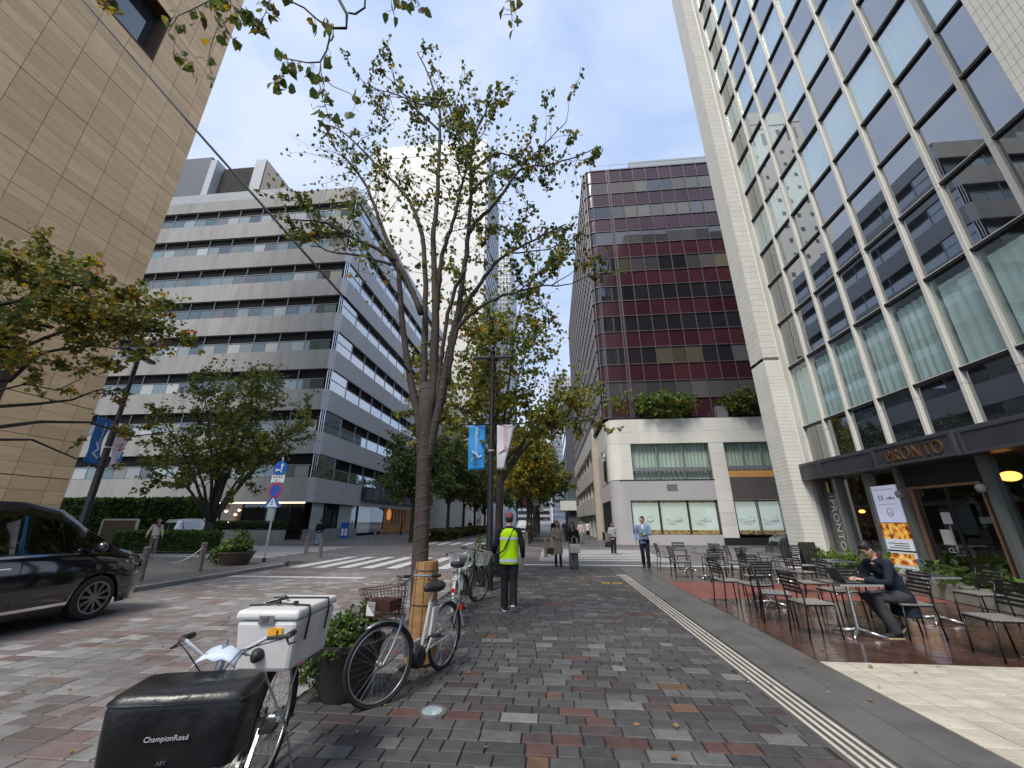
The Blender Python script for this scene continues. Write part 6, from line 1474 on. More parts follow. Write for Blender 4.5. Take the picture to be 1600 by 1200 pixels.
    if rack:
        k=MB()
        for s in (-1,1): k.tube([(-.26,s*.06,.70),(-.82,s*.06,.70)],.006,6).tube([(-.78,s*.06,.70),(xr,s*.07,RW)],.005,5)
        for x in (-.3,-.45,-.6,-.75): k.tube([(x,-.06,.70),(x,.06,.70)],.005,5)
        k.tube([(-.82,-.06,.70),(-.84,0,.70),(-.82,.06,.70)],.006,6); k.build('rack',m_bs if fm is not m_bk else m_bk,root,world=False)
    if ebike:
        MB().loft([[Vector((x+a*.06,y,z)) for a,y in ((-1,-.045),(1,-.045),(1,.045),(-1,.045))] for x,z in ((-.205,.40),(-.235,.52),(-.265,.68))]).build('battery',mat('battery_white',(.6,.6,.57),.35,coat=.3),root,world=False,bevel=.015)
        MB().box((-.275,-.047,.6),(.03,.004,.1)).build('battery_mark',mat('lime_mark',(.45,.5,.1),.5),root,world=False)
        MB().lathe([(.09,-.055),(.105,-.03),(.105,.03),(.09,.055)],(.01,0,.25),18,M=RX).build('motor',m_bk,root,world=False)
        MB().box((.02,-.06,.33),(.28,.02,.12)).build('motor_cover',mat('battery_white',(.6,.6,.57),.35),root,world=False,bevel=.01)
    if lamp: MB().lathe([(.03,-.03),(.04,.03),(.0,.035)],S((.50,0,.66)),12,M=Rs@Matrix.Rotation(R(90),3,'Y')).build('headlamp',m_bs,root,world=False)
    if basket is not None:
        b=MB(); zb,zt=.72,.98; xb=.40
        lo=[(xb,-.14),(xb+.24,-.14),(xb+.24,.14),(xb,.14)]; hi=[(xb-.01,-.19),(xb+.33,-.19),(xb+.33,.19),(xb-.01,.19)]
        for t in (0,.2,.4,.6,.8,1):
            q=[S((lerp(l[0],h[0],t),lerp(l[1],h[1],t),lerp(zb,zt,t))) for l,h in zip(lo,hi)]; b.tube(q+[q[0]],.0045 if t in(0,1) else .0022,5,cap=False)
        for k in range(4):
            l0,l1,h0,h1=lo[k],lo[(k+1)%4],hi[k],hi[(k+1)%4]; n=9 if k%2==0 else 11
            for i in range(n):
                t=i/n; b.tube([S((lerp(l0[0],l1[0],t),lerp(l0[1],l1[1],t),zb)),S((lerp(h0[0],h1[0],t),lerp(h0[1],h1[1],t),zt))],.0022,4,cap=False)
        for i in range(9): t=i/8; b.tube([S((xb+.24*t,-.14,zb)),S((xb+.24*t,.14,zb))],.002,4,cap=False)
        for i in range(6): t=i/5; b.tube([S((xb,-.14+.28*t,zb)),S((xb+.24,-.14+.28*t,zb))],.002,4,cap=False)
        b.build('basket',basket,root,world=False)
    return root,S
def place(front,rear):   # ground points of the wheels -> loc, rz
    f=Vector(front);r_=Vector(rear); d=(f-r_); c=(f+r_)/2; return (c.x,c.y,0),math.atan2(d.y,d.x)
loc,rz=place((-1.62,4.22),(-1.30,5.30))
b2_,S2=bike('white electric bicycle with a brown wire basket leaning by the tan trunk wrap',loc,rz,m_bw,m_bsk,steer=R(-24),lean=R(0),ebike=True,guard=m_bs)
bt=MB(); 
MB().box(S2((.66,-.05,.80)),(.012,.1,.12),M=Matrix.Rotation(rz*0,3,'Z')).build('paper_tag',m_paper,b2_,world=False); MB().box(S2((.52,.0,.82)),(.18,.22,.1)).build('basket_lining',mat('lining_maroon',(.05,.012,.012),.7),b2_,world=False)
loc,rz=place((-1.70,2.03),(-1.96,3.17))
b1_,S1=bike('delivery bicycle in the foreground with black covered front basket and white handlebar',loc,rz,m_bw,None,steer=R(6),ebike=False,guard=m_bk,sdz=-.07,bdz=-.06,lamp=False)
MB().box(S1((.02,.0,.98)),(.0,.0,.0)).build('bar_cloth_core',m_paper,b1_,world=False) if False else None
# white wet cloth tied on the stem
mb=MB(); c=S1((.33,0,.94)); r=random.Random(2)
for i in range(7):
    for j in range(7): mb.v.append(tuple(c+Vector(((i-3)*.028,(j-3)*.036,.03-.004*((i-3)**2+(j-3)**2)+r.uniform(-.012,.012)))))
for i in range(6):
    for j in range(6): mb.f.append((i*7+j,(i+1)*7+j,(i+1)*7+j+1,i*7+j+1)); mb.m.append(0)
ck=mb.build('bar_cloth',mat('pale_cloth',(.55,.62,.72),.5,var=.1),b1_,world=False,smooth=True); so=ck.modifiers.new('thick','SOLIDIFY'); so.thickness=.006
# black covered basket in front of the handlebar (a part of the foreground bicycle)
m_vinyl=mat('black_vinyl',(.010,.010,.011),.3,var=.4,vs=5,bump=.8,bs=9,dirt=((.04,.038,.035),7,.35))
mb=MB(); secs=[]
for z,hx,hy,cx in ((.61,.11,.235,.59),(.625,.135,.255,.59),(.73,.145,.265,.59),(.84,.15,.275,.585),(.88,.145,.265,.58),(.897,.125,.24,.575)):
    n=28; sec=[]
    for i in range(n):
        a=2*math.pi*i/n; ca,sa=math.cos(a),math.sin(a); e=.28
        sec.append(S1((cx+hx*math.copysign(abs(ca)**e,ca),hy*math.copysign(abs(sa)**e,sa),z)))
    secs.append(sec)
mb.loft(secs); cov=mb.build('basket_cover',m_vinyl,b1_,world=False,smooth=50)
mb=MB(); mb.tube([S1((.585+.149*math.copysign(abs(math.cos(a))**.28,math.cos(a)),.273*math.copysign(abs(math.sin(a))**.28,math.sin(a)),.862)) for a in [2*math.pi*i/40 for i in range(40)]],.006,5,closed=True); mb.build('piping',m_bk,cov,world=False)
d1=(S1((1,0,0))-S1((0,0,0))).normalized(); l1_=(S1((0,1,0))-S1((0,0,0))).normalized()
mb=MB(); M=frameM(S1((.742,.0,.745)),l1_,(0,0,1)); text_mb(mb,'ChampionRoad',.026,M,.0015); mb.build('lettering',mat('print_silver',(.5,.5,.5),.4,var=0),cov,world=False)
mb=MB(); text_mb(mb,'ABY',.02,frameM(S1((.735,.0,.66)),l1_,(0,0,1)),.002); mb.build('buckle',m_bs,cov,world=False)
mb=MB()
for z in (.59,.55,.50): mb.tube([S1((.59+sx*.10,sy*.2,z)) for sx,sy in ((-1,-1),(1,-1),(1,1),(-1,1),(-1,-1))],.004,5)
for k in range(9): mb.tube([S1((.69,-.2+k*.05,.5)),S1((.69,-.2+k*.05,.62))],.003,4)
mb.build('basket_frame',m_bs,b1_,world=False)
# white insulated box strapped on the rear rack: a thing of its own
cbx=thing('cool_box','white insulated box strapped on the rear rack of the foreground bicycle','box',(-1.85,2.98,.712),R(5))
m_box=mat('box_white',(.68,.67,.65),.45,var=.05,vs=2,dirt=((.46,.44,.40),5,.45))
secs=[[Vector((sx*wx,sy*wy,z)) for sx,sy in ((-1,-1),(1,-1),(1,1),(-1,1))] for z,wx,wy in ((0,.17,.25),(.29,.195,.285))]
MB().loft(secs).build('body',m_box,cbx,world=False,bevel=.025)
MB().loft([[Vector((sx*wx,sy*wy,z)) for sx,sy in ((-1,-1),(1,-1),(1,1),(-1,1))] for z,wx,wy in ((.294,.205,.296),(.35,.20,.29))]).build('lid',m_box,cbx,world=False,bevel=.02)
MB().b2((-.05,-.296,.27),(.05,-.288,.325)).build('latch',m_bs,cbx,world=False,bevel=.004); MB().b2((.075,-.2885,.212),(.085,-.2875,.238)).build('sticker_print',m_bk,cbx,world=False); MB().b2((.02,-.287,.20),(.11,-.276,.25)).build('sticker',mat('sticker_amber',(.75,.36,.02),.5),cbx,world=False)
mb=MB(); mb.tube([(-.2,-.16,.357),(.0,-.15,.364),(.202,-.16,.357),(.213,-.16,.30),(.2,-.16,.16)],.007,6).tube([(-.2,.12,.357),(.202,.12,.357),(.213,.12,.3),(.2,.12,.16)],.007,6).tube([(-.1,-.15,.365),(-.04,.0,.374),(-.12,.12,.365)],.008,6); mb.ell((-.02,-.15,.37),(.025,.02,.014),8,6); mb.ell((.1,-.15,.37),(.02,.02,.012),8,6); mb.build('bungee_cord',m_bk,cbx,world=False)
bike('white bicycle with rear carrier standing just behind the white electric one',(-1.72,7.75,0),R(98),m_bw,m_bskw,steer=R(12),bars='town')
bike('black bicycle with straight handlebar between the white bicycle and the lamp post',(-1.72,8.75,0),R(84),m_bk,m_bskw,steer=R(-25),bars='flat')
bike('greenish bicycle standing behind the lamp post',(-1.55,12.0,0),R(68),m_bgrn,m_bskw,steer=R(-30))
# ================================================================ PEOPLE
m_skin=mat('skin',(.50,.31,.22),.5,var=.06,vs=8); m_hair=mat('black_hair',(.012,.010,.009),.45,var=.3,vs=40,stretch=(1,1,.2)); m_hairb=mat('brown_hair',(.055,.025,.014),.45,var=.3,vs=40,stretch=(1,1,.2))
CL={}
def cloth(name,c,rough=.85,var=.14): 
    if name not in CL: CL[name]=mat(name,c,rough,var=var,vs=9,bump=.25,bs=90,spec=.2)
    return CL[name]
_tex=bpy.data.textures.new('fold_clouds','CLOUDS'); _tex.noise_scale=.13; _tex.noise_depth=1
def remesh(o,v,smooth=2,folds=0):
    m=o.modifiers.new('unite','REMESH'); m.mode='VOXEL'; m.voxel_size=v; m.use_smooth_shade=True
    if smooth: s=o.modifiers.new('relax','SMOOTH'); s.iterations=smooth; s.factor=.5
    if folds: d=o.modifiers.new('folds','DISPLACE'); d.texture=_tex; d.strength=folds; d.mid_level=.5; d.texture_coords='GLOBAL'
def hand(mb,w,d,palmn,s,curl=.6,side=1):
    """palm, four unequal fingers and a thumb from wrist w along d; palmn = palm normal"""
    d=Vector(d).normalized(); n=(Vector(palmn)-d*Vector(palmn).dot(d)).normalized(); a=d.cross(n)*side
    M=Matrix((d,a,n)).transposed(); c=w+d*.05*s
    mb.ell(c,(.052*s,.040*s,.017*s),10,8,M=M)
    for k,(off,l,dx) in enumerate(((-.030,.066,.088),(-.010,.076,.094),(.010,.070,.092),(.029,.055,.082))):
        b=w+d*(dx-.012)*s+a*off*s; p1=b+(d*math.cos(curl*.5)+n*math.sin(curl*.5))*l*.5*s; p2=p1+(d*math.cos(curl*1.5)+n*math.sin(curl*1.5))*l*.5*s
        mb.tube([b,p1,p2],[.0098*s,.0090*s,.0078*s],7)
    b=w+d*.025*s-a*.032*s; p1=b+(d*.7-a*.6+n*.25).normalized()*.036*s; p2=p1+(d*.9-a*.1+n*.4).normalized()*.03*s
    mb.tube([b,p1,p2],[.013*s,.011*s,.009*s],7)
def sec(c,rx,ry,n=16,M=None,p=1):
    o=[]
    for i in range(n):
        a=2*math.pi*i/n; v=Vector((rx*math.cos(a),ry*math.sin(a),0)); o.append(Vector(c)+(M@v if M is not None else v))
    return o
def person(label,loc,rz,H=1.72,arms=None,legs=None,top=None,bottom=None,shoe=(.02,.02,.02),hair='short',hairm=None,head_yaw=0,head_pitch=0,lean=0,hip=None,skirt=None,slim=1.0,group=None,vox=.010,folds=.012,coat_len=0,topname='jacket',sole=None,detail=True,bare_arm=False):
    s=H/1.72; V=lambda x,y,z: Vector((x,y,z))*s
    root=thing('person',label,'person',loc,rz,group)
    hipz=.91 if hip is None else hip[2]/s; hx=0 if hip is None else hip[0]/s
    sh=lambda y: V(hx+math.sin(lean)*.52,y,hipz+.52*math.cos(lean)); ck=V(hx+math.sin(lean)*.54,0,hipz+.56*math.cos(lean))
    nk=ck+V(.01+.03*math.sin(lean),0,.05); hc=nk+V(.03+.05*math.sin(lean)+.04*math.sin(head_pitch),0,.112-.03*math.sin(head_pitch))
    if arms is None: arms=(((.0,.25,-.28),(.06,.26,-.52)),((.0,.25,-.28),(.06,.26,-.52)))
    if legs is None: legs=(((.05,.09,.50),(-.04,.09,.09)),((.02,.09,.50),(.12,.09,.09)))
    sw=.185*slim
    J=[]
    for k,sd in ((0,1),(1,-1)):
        S0=sh(sd*sw)-V(0,0,.03); e=V(hx+math.sin(lean)*.52+arms[k][0][0],sd*arms[k][0][1],hipz+.49*math.cos(lean)+arms[k][0][2]); w=V(hx+math.sin(lean)*.52+arms[k][1][0],sd*arms[k][1][1],hipz+.49*math.cos(lean)+arms[k][1][2]); J.append((S0,e,w,sd))
    Lg=[]
    for k,sd in ((0,1),(1,-1)): Lg.append((V(hx,sd*.092,hipz),V(legs[k][0][0],sd*legs[k][0][1],legs[k][0][2]),V(legs[k][1][0],sd*legs[k][1][1],legs[k][1][2]),sd))
    # --- body: one continuous skin
    Mh=Matrix.Rotation(head_yaw,3,'Z')@Matrix.Rotation(head_pitch,3,'Y'); hp=lambda x,y,z: hc+Mh@V(x,y,z)
    b=MB(); b.ell(hc,(.094*s,.076*s,.112*s),16,12,M=Mh); b.ell(hp(.018,0,-.055),(.070*s,.058*s,.062*s),14,10,M=Mh); b.ell(hp(.062,0,-.085),(.026*s,.032*s,.022*s),10,7,M=Mh)
    b.loft([sec(hp(.088,0,.022),.006*s,.008*s,8),sec(hp(.098,0,.0),.012*s,.012*s,8),sec(hp(.102,0,-.02),.016*s,.017*s,8),sec(hp(.086,0,-.03),.012*s,.014*s,8)])
    for sd in (-1,1): b.ell(hp(-.005,sd*.076,-.01),(.018*s,.010*s,.03*s),8,7,M=Mh); b.ell(hp(.055,sd*.035,-.02),(.03*s,.022*s,.024*s),8,6,M=Mh)
    b.tube([ck-V(0,0,.04),nk,hp(-.01,0,-.06)],[.068*s,.053*s,.052*s],12)
    b.tube([V(hx,0,hipz),V(hx,0,hipz).lerp(ck,.6),ck-V(0,0,.02)],[.11*s,.10*s,.09*s],12)
    for S0,e,w,sd in J:
        b.tube([ck-V(0,0,.06),S0,S0.lerp(e,.5),e,e.lerp(w,.4),w],[.06*s,.050*s,.043*s,.036*s,.036*s,.026*s],10)
        d=(w-e).normalized(); hand(b,w,d,(0,-sd,-.3) if abs(d.z)>.7 else (0,-sd*.25,-1),s,.7,sd)
    for h_,kn,an,sd in Lg:
        b.tube([h_,h_.lerp(kn,.5),kn,kn.lerp(an,.35),an],[.075*s,.068*s,.05*s,.052*s,.034*s],10)
    body=b.build('body',m_skin,root,world=False,fix=True); remesh(body,vox,2)
    # --- face
    if detail:
        for sd in (-1,1):
            MB().ell(hp(.0835,sd*.033,.012),(.008*s,.013*s,.0065*s),8,6,M=Mh).build('eye',m_black,root,world=False); MB().tube([hp(.092,sd*.015,.034),hp(.094,sd*.034,.039),hp(.082,sd*.052,.034)],.004*s,5).build('brow',m_hair,root,world=False)
        MB().tube([hp(.084,-.024,-.055),hp(.093,0,-.053),hp(.084,.024,-.055)],[.003*s,.006*s,.003*s],6).build('mouth',mat('lips',(.36,.14,.11),.5),root,world=False)
    # --- hair
    hm=hairm or m_hair
    if hair!='cap':
        h=MB(); h.ell(hp(-.016,0,.026),(.100*s,.086*s,.106*s),16,12,M=Mh); 
        if hair=='short':
            h.ell(hp(-.035,0,-.01),(.075*s,.082*s,.075*s),14,10,M=Mh); h.ell(hp(.02,.01,.085),(.06*s,.066*s,.035*s),12,8,M=Mh)
        if hair in('long','bob'):
            L_=.30 if hair=='long' else .12
            h.loft([sec(hp(-.03,0,.02),.085*s,.092*s),sec(hp(-.045,0,-.08),.065*s,.095*s),sec(hp(-.06,0,-.12-L_*.5),.05*s,.10*s),sec(hp(-.055,0,-.12-L_),.03*s,.07*s)])
            for sd in(-1,1): h.tube([hp(.04,sd*.07,.07),hp(.045,sd*.084,-.02),hp(.03,sd*.088,-.10-L_*.4)],[.02*s,.022*s,.014*s],8)
        ho=h.build('hair',hm,root,world=False,fix=True); remesh(ho,.011,2,.01)
        # cut the face free: drop the hair back from brow line
    # --- top
    if top is not None:
        t=MB(); ax=(ck-V(hx,0,hipz)); Ml=Matrix.Rotation(lean,3,'Y'); base=V(hx,0,hipz)
        P=lambda z,x=0: base+Ml@V(x,0,z)
        lo=-.10-coat_len
        prof=[(lo,.125+coat_len*.12,.18*slim+coat_len*.10),(.0,.118,.172*slim),(.14,.108,.158*slim),(.3,.118,.168*slim),(.42,.118,.185*slim),(.50,.095,.17*slim),(.55,.07,.10),(.585,.058,.062)]
        t.loft([sec(P(z) if z>=0 else base+V(-.0*z,0,z),rx*s,ry*s,18,Ml if z>=0 else None) for z,rx,ry in prof])
        for S0,e,w,sd in J:
            e2=w if not bare_arm else S0.lerp(e,.8)
            if bare_arm: t.tube([ck-V(0,0,.07),S0,S0.lerp(e,.8)],[.07*s,.072*s,.066*s],12)
            else: t.tube([ck-V(0,0,.07),S0,S0.lerp(e,.55),e,e.lerp(w,.5),w-(w-e).normalized()*.0*s],[.07*s,.074*s,.064*s,.057*s,.052*s,.046*s],12)
        to=t.build(topname,top,root,world=False,fix=True); remesh(to,.014,2,folds)
    if skirt is not None:
        k=MB(); z0,z1,m_,flare=skirt
        k.loft([sec(V(hx+.02,0,z0),(.13+flare)*s,(.17+flare)*s,20),sec(V(hx+.01,0,lerp(z0,z1,.5)),(.13+flare*.5)*s,(.175+flare*.5)*s,20),sec(V(hx,0,z1),.115*s,.155*s,20)]); ko=k.build('skirt',m_,root,world=False,fix=True); remesh(ko,.014,2,.025)
    if bottom is not None:
        q=MB(); q.ell(V(hx,0,hipz+.0),(.125*s,.172*s,.12*s),16,10)
        wide=bottom[1]
        for h_,kn,an,sd in Lg:
            q.tube([h_+V(0,0,.02),h_.lerp(kn,.4),kn,kn.lerp(an,.5),an+(kn-an).normalized()*-.0*s-V(0,0,.02)],[.098*s,.092*s,(.066+wide)*s,(.06+wide*1.3)*s,(.054+wide*1.6)*s],14)
        qo=q.build('trousers',bottom[0],root,world=False,fix=True); remesh(qo,.014,2,folds)
    ms=cloth('shoe_%.2f_%.2f_%.2f'%shoe,shoe,.5)
    for k,(h_,kn,an,sd) in enumerate(Lg):
        foot=legs[k][2] if len(legs[k])>2 else (1,0,0)
        d=Vector(foot).normalized(); up=Vector((0,1,0)).cross(d)*-1
        if up.z<0 and abs(d.z)<.8: up=-up
        yv=up.cross(d); M=Matrix((d,yv,up)).transposed(); o=an-up*.055*s
        f=MB(); f.loft([[o+M@V(x,y*wd,z) for y,z in ((-1,-.028),(-1,h1*.5),(-.6,h1),(.6,h1),(1,h1*.5),(1,-.028))] for x,wd,h1 in ((-.075,.022,.05),(-.06,.036,.085),(0,.040,.075),(.08,.046,.04),(.15,.044,.022),(.19,.024,.006))]); fo=f.build('shoe',ms,root,world=False,fix=True); remesh(fo,.011,1)
        f=MB(); f.loft([[o+M@V(x,y*wd,z) for y,z in ((-1,-.04),(-1,-.018),(1,-.018),(1,-.04))] for x,wd in ((-.082,.024),(-.06,.04),(.08,.05),(.15,.047),(.198,.02))]); f.build('sole',sole or m_black,fo,world=False)
    return root,dict(hp=hp,Mh=Mh,V=V,J=J,s=s,hc=hc,sh=sh)
W2L=lambda root,p: None
# the man in the yellow vest, seen from behind, walking away
pv,d=person('man from behind in a neon yellow safety vest, pink cap and black trousers',(-.86,8.4,0),R(94),1.74,arms=(((-.03,.27,-.26),(.13,.30,-.40)),((-.04,.26,-.27),(.08,.27,-.48))),legs=(((.06,.085,.50),(.05,.085,.085)),((.0,.085,.49),(-.16,.08,.15),(.75,0,-.55))),top=cloth('black_shirt',(.018,.018,.022)),bottom=(cloth('black_trousers',(.022,.022,.024)),.012),shoe=(.02,.02,.022),hair='cap',topname='shirt',sole=m_sw,coat_len=-.03)
hp=d['hp'];V=d['V'];Mh=d['Mh']; s=d['s']
h=MB(); h.ell(hp(-.02,0,-.005),(.088*s,.080*s,.085*s),14,10,M=Mh); ho=h.build('hair',m_hair,pv,world=False)
m_cap=cloth('pink_cap',(.26,.085,.095))
MB().loft([sec(hp(-.002,0,.02),.104*s,.09*s,20,Mh),sec(hp(-.004,0,.06),.102*s,.088*s,20,Mh),sec(hp(-.006,0,.1),.082*s,.07*s,20,Mh),sec(hp(-.006,0,.126),.04*s,.034*s,20,Mh)]).loft([[hp(.085+x,y*wd,.03+z) for y,z in ((-1,-.012),(-.5,0),(.5,0),(1,-.012),(.5,-.008),(-.5,-.008))] for x,wd in ((0,.08),(.05,.07),(.085,.04))]).build('cap',m_cap,pv,world=False,smooth=40)
m_neon=cloth('neon_vest',(.50,.86,.01),.7); m_neon.node_tree.nodes['Principled BSDF'].inputs['Emission Color'].default_value=(.4,.9,.0,1); m_neon.node_tree.nodes['Principled BSDF'].inputs['Emission Strength'].default_value=.0
v=MB(); prof=[(.80,.137,.192),(.91,.135,.188),(1.05,.13,.178),(1.21,.138,.186),(1.33,.138,.196),(1.41,.112,.165),(1.455,.075,.10)]
v.loft([sec(V(0,0,z),rx*s,ry*s,20) for z,rx,ry in prof]); vo=v.build('safety_vest',m_neon,pv,world=False,fix=True); remesh(vo,.013,2,.012)
m_refl=mat('reflective_grey',(.62,.66,.66),.35,var=.06)
for z,rx,ry,hh in ((1.265,.142,.195,.05),(.87,.141,.195,.06)):
    MB().loft([sec(V(0,0,z-hh/2),rx*s+.004,ry*s+.004,28),sec(V(0,0,z+hh/2),rx*s+.004,ry*s+.004,28)],cap=False).build('reflective_band',m_refl,vo,world=False,smooth=True)
bg=thing('shoulder_bag','black shoulder bag on a strap across the back of the man in the yellow vest','bag',(-.86,8.4,0),R(94))
MB().tube([V(.04,-.13,1.46),V(-.07,-.10,1.455),V(-.155,0,1.25),V(-.16,.10,1.05),V(-.10,.22,.98),V(.0,.24,.96)],.014*s,6).build('strap',m_bk,bg,world=False); MB().box(V(.03,.245,.86),(.22,.09,.24)).build('pouch',cloth('bag_black',(.016,.018,.02)),bg,world=False,bevel=.025)
# man in the light blue jacket
pm,d=person('man in a light blue jacket and navy trousers crossing by the cafe tables',(3.42,16.2,0),R(-104),1.75,arms=(((.06,.25,-.26),(.26,.10,-.26)),((-.04,.27,-.26),(.08,.27,-.48))),legs=(((.12,.09,.50),(.10,.09,.085)),((.02,.09,.50),(-.14,.09,.12),(.9,0,-.3))),top=cloth('blue_jacket',(.20,.29,.42)),bottom=(cloth('navy_trousers',(.018,.018,.03)),.006),shoe=(.03,.016,.014),hair='short',head_yaw=R(-25),folds=.02,slim=1.08)
hp=d['hp'];V=d['V']; MB().loft([sec(V(.11,0,1.30),.022,.03,8),sec(V(.085,0,1.40),.03,.05,8),sec(V(.05,0,1.475),.055,.062,10)]).build('shirt',cloth('white_shirt',(.68,.68,.7)),pm,world=False)
fo_=thing('folder','green folder held in front by the man in the light blue jacket','folder',(3.42,16.2,0),R(-104)); MB().box((.27,.04,1.13),(.05,.26,.14)).build('cover',mat('folder_green',(.07,.17,.12),.5),fo_,world=False,bevel=.01)
# two women
pw1,d=person('woman with long brown hair in a beige knee length dress and black boots',(.2,16.35,0),R(-80),1.60,arms=(((-.02,.24,-.26),(.06,.25,-.46)),((.04,.22,-.25),(.2,.10,-.28))),legs=(((.08,.085,.48),(.12,.085,.085)),((.0,.085,.49),(-.06,.085,.09))),top=cloth('beige_coat',(.36,.29,.20)),skirt=(.47,.95,cloth('beige_coat',(.36,.29,.20)),.035),shoe=(.02,.018,.018),hair='long',hairm=m_hairb,slim=.9,topname='coat')
q=MB()
for h_,kn,an in ((None,Vector((.074,.079,.40)),Vector((.11,.079,.06))),(None,Vector((.0,-.079,.40)),Vector((-.055,-.079,.07)))): q.tube([kn,kn.lerp(an,.5),an],[.056,.05,.042],10)
q.build('boots',cloth('boot_black',(.018,.016,.016)),pw1,world=False,smooth=True)
hb_=thing('handbag','dark brown handbag hanging beside the woman in the beige dress','bag',(-.08,16.3,0),0); MB().loft([[Vector((x,y,z)) for x,y in ((-w_,-.06),(w_,-.06),(w_,.06),(-w_,.06))] for z,w_ in ((.42,.15),(.55,.14),(.66,.09))]).build('pouch',mat('bag_brown',(.035,.022,.018),.5),hb_,world=False,bevel=.015); MB().tube([(-.06,0,.66),(-.03,0,.82),(.0,0,.86),(.03,0,.82),(.06,0,.66)],.008,6).build('handle',m_bk,hb_,world=False)
pw2,d=person('woman with dark hair in a black top and wide grey trousers beside the beige dress',(.76,15.75,0),R(-97),1.55,arms=(((-.03,.24,-.26),(.10,.24,-.46)),((-.02,.24,-.26),(.12,.20,-.42))),legs=(((.04,.09,.49),(.03,.09,.085)),((.08,.09,.49),(.10,.09,.085))),top=cloth('black_knit',(.02,.02,.022)),bottom=(cloth('grey_wide',(.16,.15,.15)),.03),hair='long',slim=.95,head_yaw=R(-20))
tb_=thing('tote_bag','cream white tote bag carried by the woman in the black top','bag',(.80,15.52,0),R(8)); MB().loft([[Vector((x,y,z)) for x,y in ((-.19,-w_),(.19,-w_),(.19,w_),(-.19,w_))] for z,w_ in ((.52,.05),(.7,.06),(.82,.03))]).build('pouch',cloth('cream_canvas',(.66,.62,.52)),tb_,world=False,bevel=.02)
MB().tube([(-.1,0,.82),(-.08,.05,1.0),(.0,.1,1.1),(.08,.05,1.0),(.1,0,.82)],.01,6).build('handle',cloth('cream_canvas',(.66,.62,.52)),tb_,world=False)
pw3,d=person('woman in a grey white patterned jacket on the far pavement corner',(3.1,22.0,0),R(-100),1.53,arms=(((-.02,.24,-.26),(.06,.25,-.47)),((.04,.22,-.25),(.2,.10,-.26))),legs=(((.06,.085,.49),(.08,.085,.085)),((.0,.085,.49),(-.08,.085,.09))),top=mat('patterned_jacket',(.32,.33,.31),.8,var=.5,vs=22),bottom=(cloth('black_trousers',(.022,.022,.024)),.008),hair='bob',slim=.95,shoe=(.35,.33,.3))
b3_=thing('handbag','black bag with a pink scarf held by the woman in the patterned jacket','bag',(2.82,21.9,0)); MB().loft([[Vector((x,y,z)) for x,y in ((-w_,-.07),(w_,-.07),(w_,.07),(-w_,.07))] for z,w_ in ((.36,.17),(.62,.13))]).build('pouch',m_bk,b3_,world=False,bevel=.02); MB().tube([(-.05,0,.62),(0,-.04,.78),(.06,0,.62)],.03,8).build('scarf',cloth('pink_scarf',(.5,.1,.16)),b3_,world=False,smooth=True)
# figures further away
gp='people walking further down the street'
def far(label,loc,rz,H,topc,botc,hair='short',skirt=None,hm=None):
    return person(label,loc,rz,H,top=cloth('cloth_%.2f_%.2f_%.2f'%topc,topc),bottom=None if skirt else (cloth('cloth_%.2f_%.2f_%.2f'%botc,botc),.008),skirt=(.42,.95,cloth('cloth_%.2f_%.2f_%.2f'%botc,botc),.03) if skirt else None,hair=hair,hairm=hm,group=gp,vox=.016,detail=False)
far('person all in black standing behind the woman in the beige dress',(.2,35.5,0),R(-90),1.72,(.012,.013,.015),(.012,.013,.016))
far('bald man in a navy jumper and dark trousers between the two women',(1.1,34.6,0),R(-90),1.7,(.02,.022,.045),(.03,.03,.04),'cap')
far('woman in a pale pink top and grey trousers by the stone podium',(2.2,32.4,0),R(-95),1.6,(.58,.44,.42),(.22,.22,.24),'bob')
far('woman in a white shirt and long black skirt walking along the shop fronts',(3.45,41,0),R(80),1.6,(.6,.6,.62),(.015,.015,.018),'short',True)
far('person in brown and black beside the trunk on the right pavement',(-1.7,31.5,0),R(90),1.65,(.03,.026,.022),(.05,.025,.02))
far('person in dark clothes on the far left pavement near the orange shop',(-19.2,52,0),R(200),1.68,(.02,.02,.022),(.03,.03,.04))
far('person in dark clothes between the tree trunks of the planted strip',(-11.5,58,0),R(90),1.7,(.02,.02,.024),(.02,.02,.024))
pw4,d=person('woman in a cream sweater and purple scarf by the low box hedge',(-18.7,18.2,.1),R(-20),1.6,arms=(((.0,.25,-.26),(.06,.27,-.46)),((-.1,.26,-.24),(-.12,.30,-.45))),legs=(((.10,.085,.49),(.16,.085,.085)),((.02,.085,.49),(-.14,.085,.10))),top=cloth('cream_sweater',(.55,.49,.38)),bottom=(cloth('taupe_trousers',(.15,.12,.10)),.012),hair='bob',hairm=m_hairb,shoe=(.3,.28,.26),vox=.013)
V=d['V']; MB().tube([V(.05+.075*math.cos(a),.085*math.sin(a),1.44+.02*math.sin(2*a)) for a in [i*.42 for i in range(15)]],.038,8,closed=True).tube([V(.12,.03,1.42),V(.135,.04,1.28)],.03,8).build('scarf',cloth('purple_scarf',(.22,.07,.22)),pw4,world=False,smooth=True)
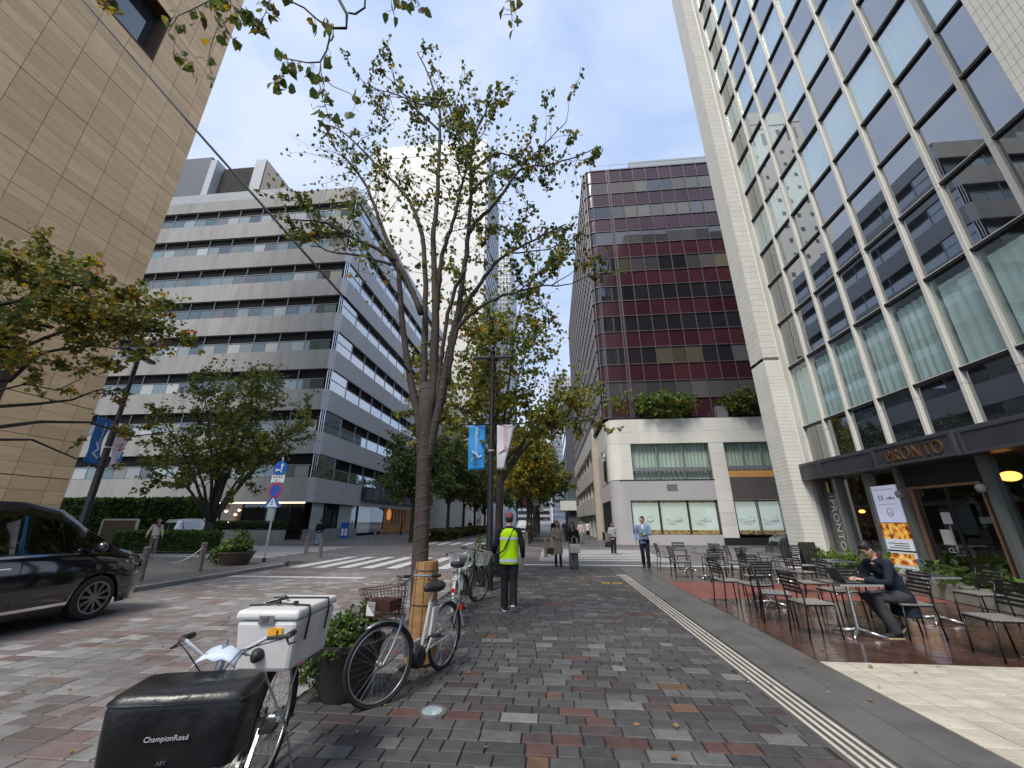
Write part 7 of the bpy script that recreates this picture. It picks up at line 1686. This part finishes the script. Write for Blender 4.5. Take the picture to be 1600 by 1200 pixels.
person('man from behind in a dark jacket and pale blue jeans by the pair of bollards',(-16.6,28.6,0),R(95),1.72,top=cloth('dark_navy_jacket',(.014,.015,.022)),bottom=(cloth('pale_jeans',(.36,.42,.5)),.01),hair='short',vox=.014,detail=False,slim=1.1)
# the seated man at the laptop (faces local +x, turned to -X)
ps,d=person('man in a navy jacket sitting hunched over a laptop at the nearest cafe table',(5.24,7.2,0),R(180),1.72,hip=(0,0,.53),lean=R(24),head_pitch=R(38),
  arms=(((.10,.25,-.24),(.33,.10,-.215)),((.08,.25,-.24),(.31,.12,-.215))),legs=(((.45,.12,.52),(.30,.12,.085)),((.46,.10,.50),(.12,.09,.13),(.72,0,-.62))),
  top=cloth('navy_jacket',(.016,.022,.036)),bottom=(cloth('charcoal_trousers',(.055,.055,.058)),.02),shoe=(.03,.035,.025),hair='short',sole=mat('gum_sole',(.62,.52,.28),.6),coat_len=.16,folds=.022,vox=.008,slim=1.12)
hp=d['hp']; MB().loft([sec(d['sh'](0)+Vector((-.02,0,.075)),.066,.066,14),sec(d['sh'](0)+Vector((.0,0,.115)),.06,.06,14)]).build('collar',cloth('maroon_collar',(.12,.02,.03)),ps,world=False,smooth=40)
gls=MB()
for sd in(-1,1): gls.tube([hp(.094,sd*.033+.02*math.cos(a),.01+.015*math.sin(a)) for a in [i*.63 for i in range(10)]],.0025,4,closed=True).tube([hp(.094,sd*.055,.012),hp(.0,sd*.08,.012)],.0025,4)
gls.build('glasses',m_bk,ps,world=False)
# guests inside the cafe
for x,y,c,lb_ in ((12.2,16.3,(.42,.22,.36),'seated guest in a lilac top inside the cafe behind the window'),(11.6,16.5,(.10,.03,.025),'seated guest in dark red inside the cafe behind the narrow window')):
    person(lb_,(x,y,.03),R(170),1.66,hip=(0,0,.53),lean=R(6),legs=(((.44,.12,.52),(.42,.12,.085)),((.44,.1,.52),(.40,.1,.085))),arms=(((.06,.23,-.25),(.28,.12,-.24)),((.06,.23,-.25),(.28,.12,-.24))),top=cloth('cloth_%.2f_%.2f_%.2f'%c,c),bottom=(cloth('black_trousers',(.022,.022,.024)),.01),hair='short',vox=.014)
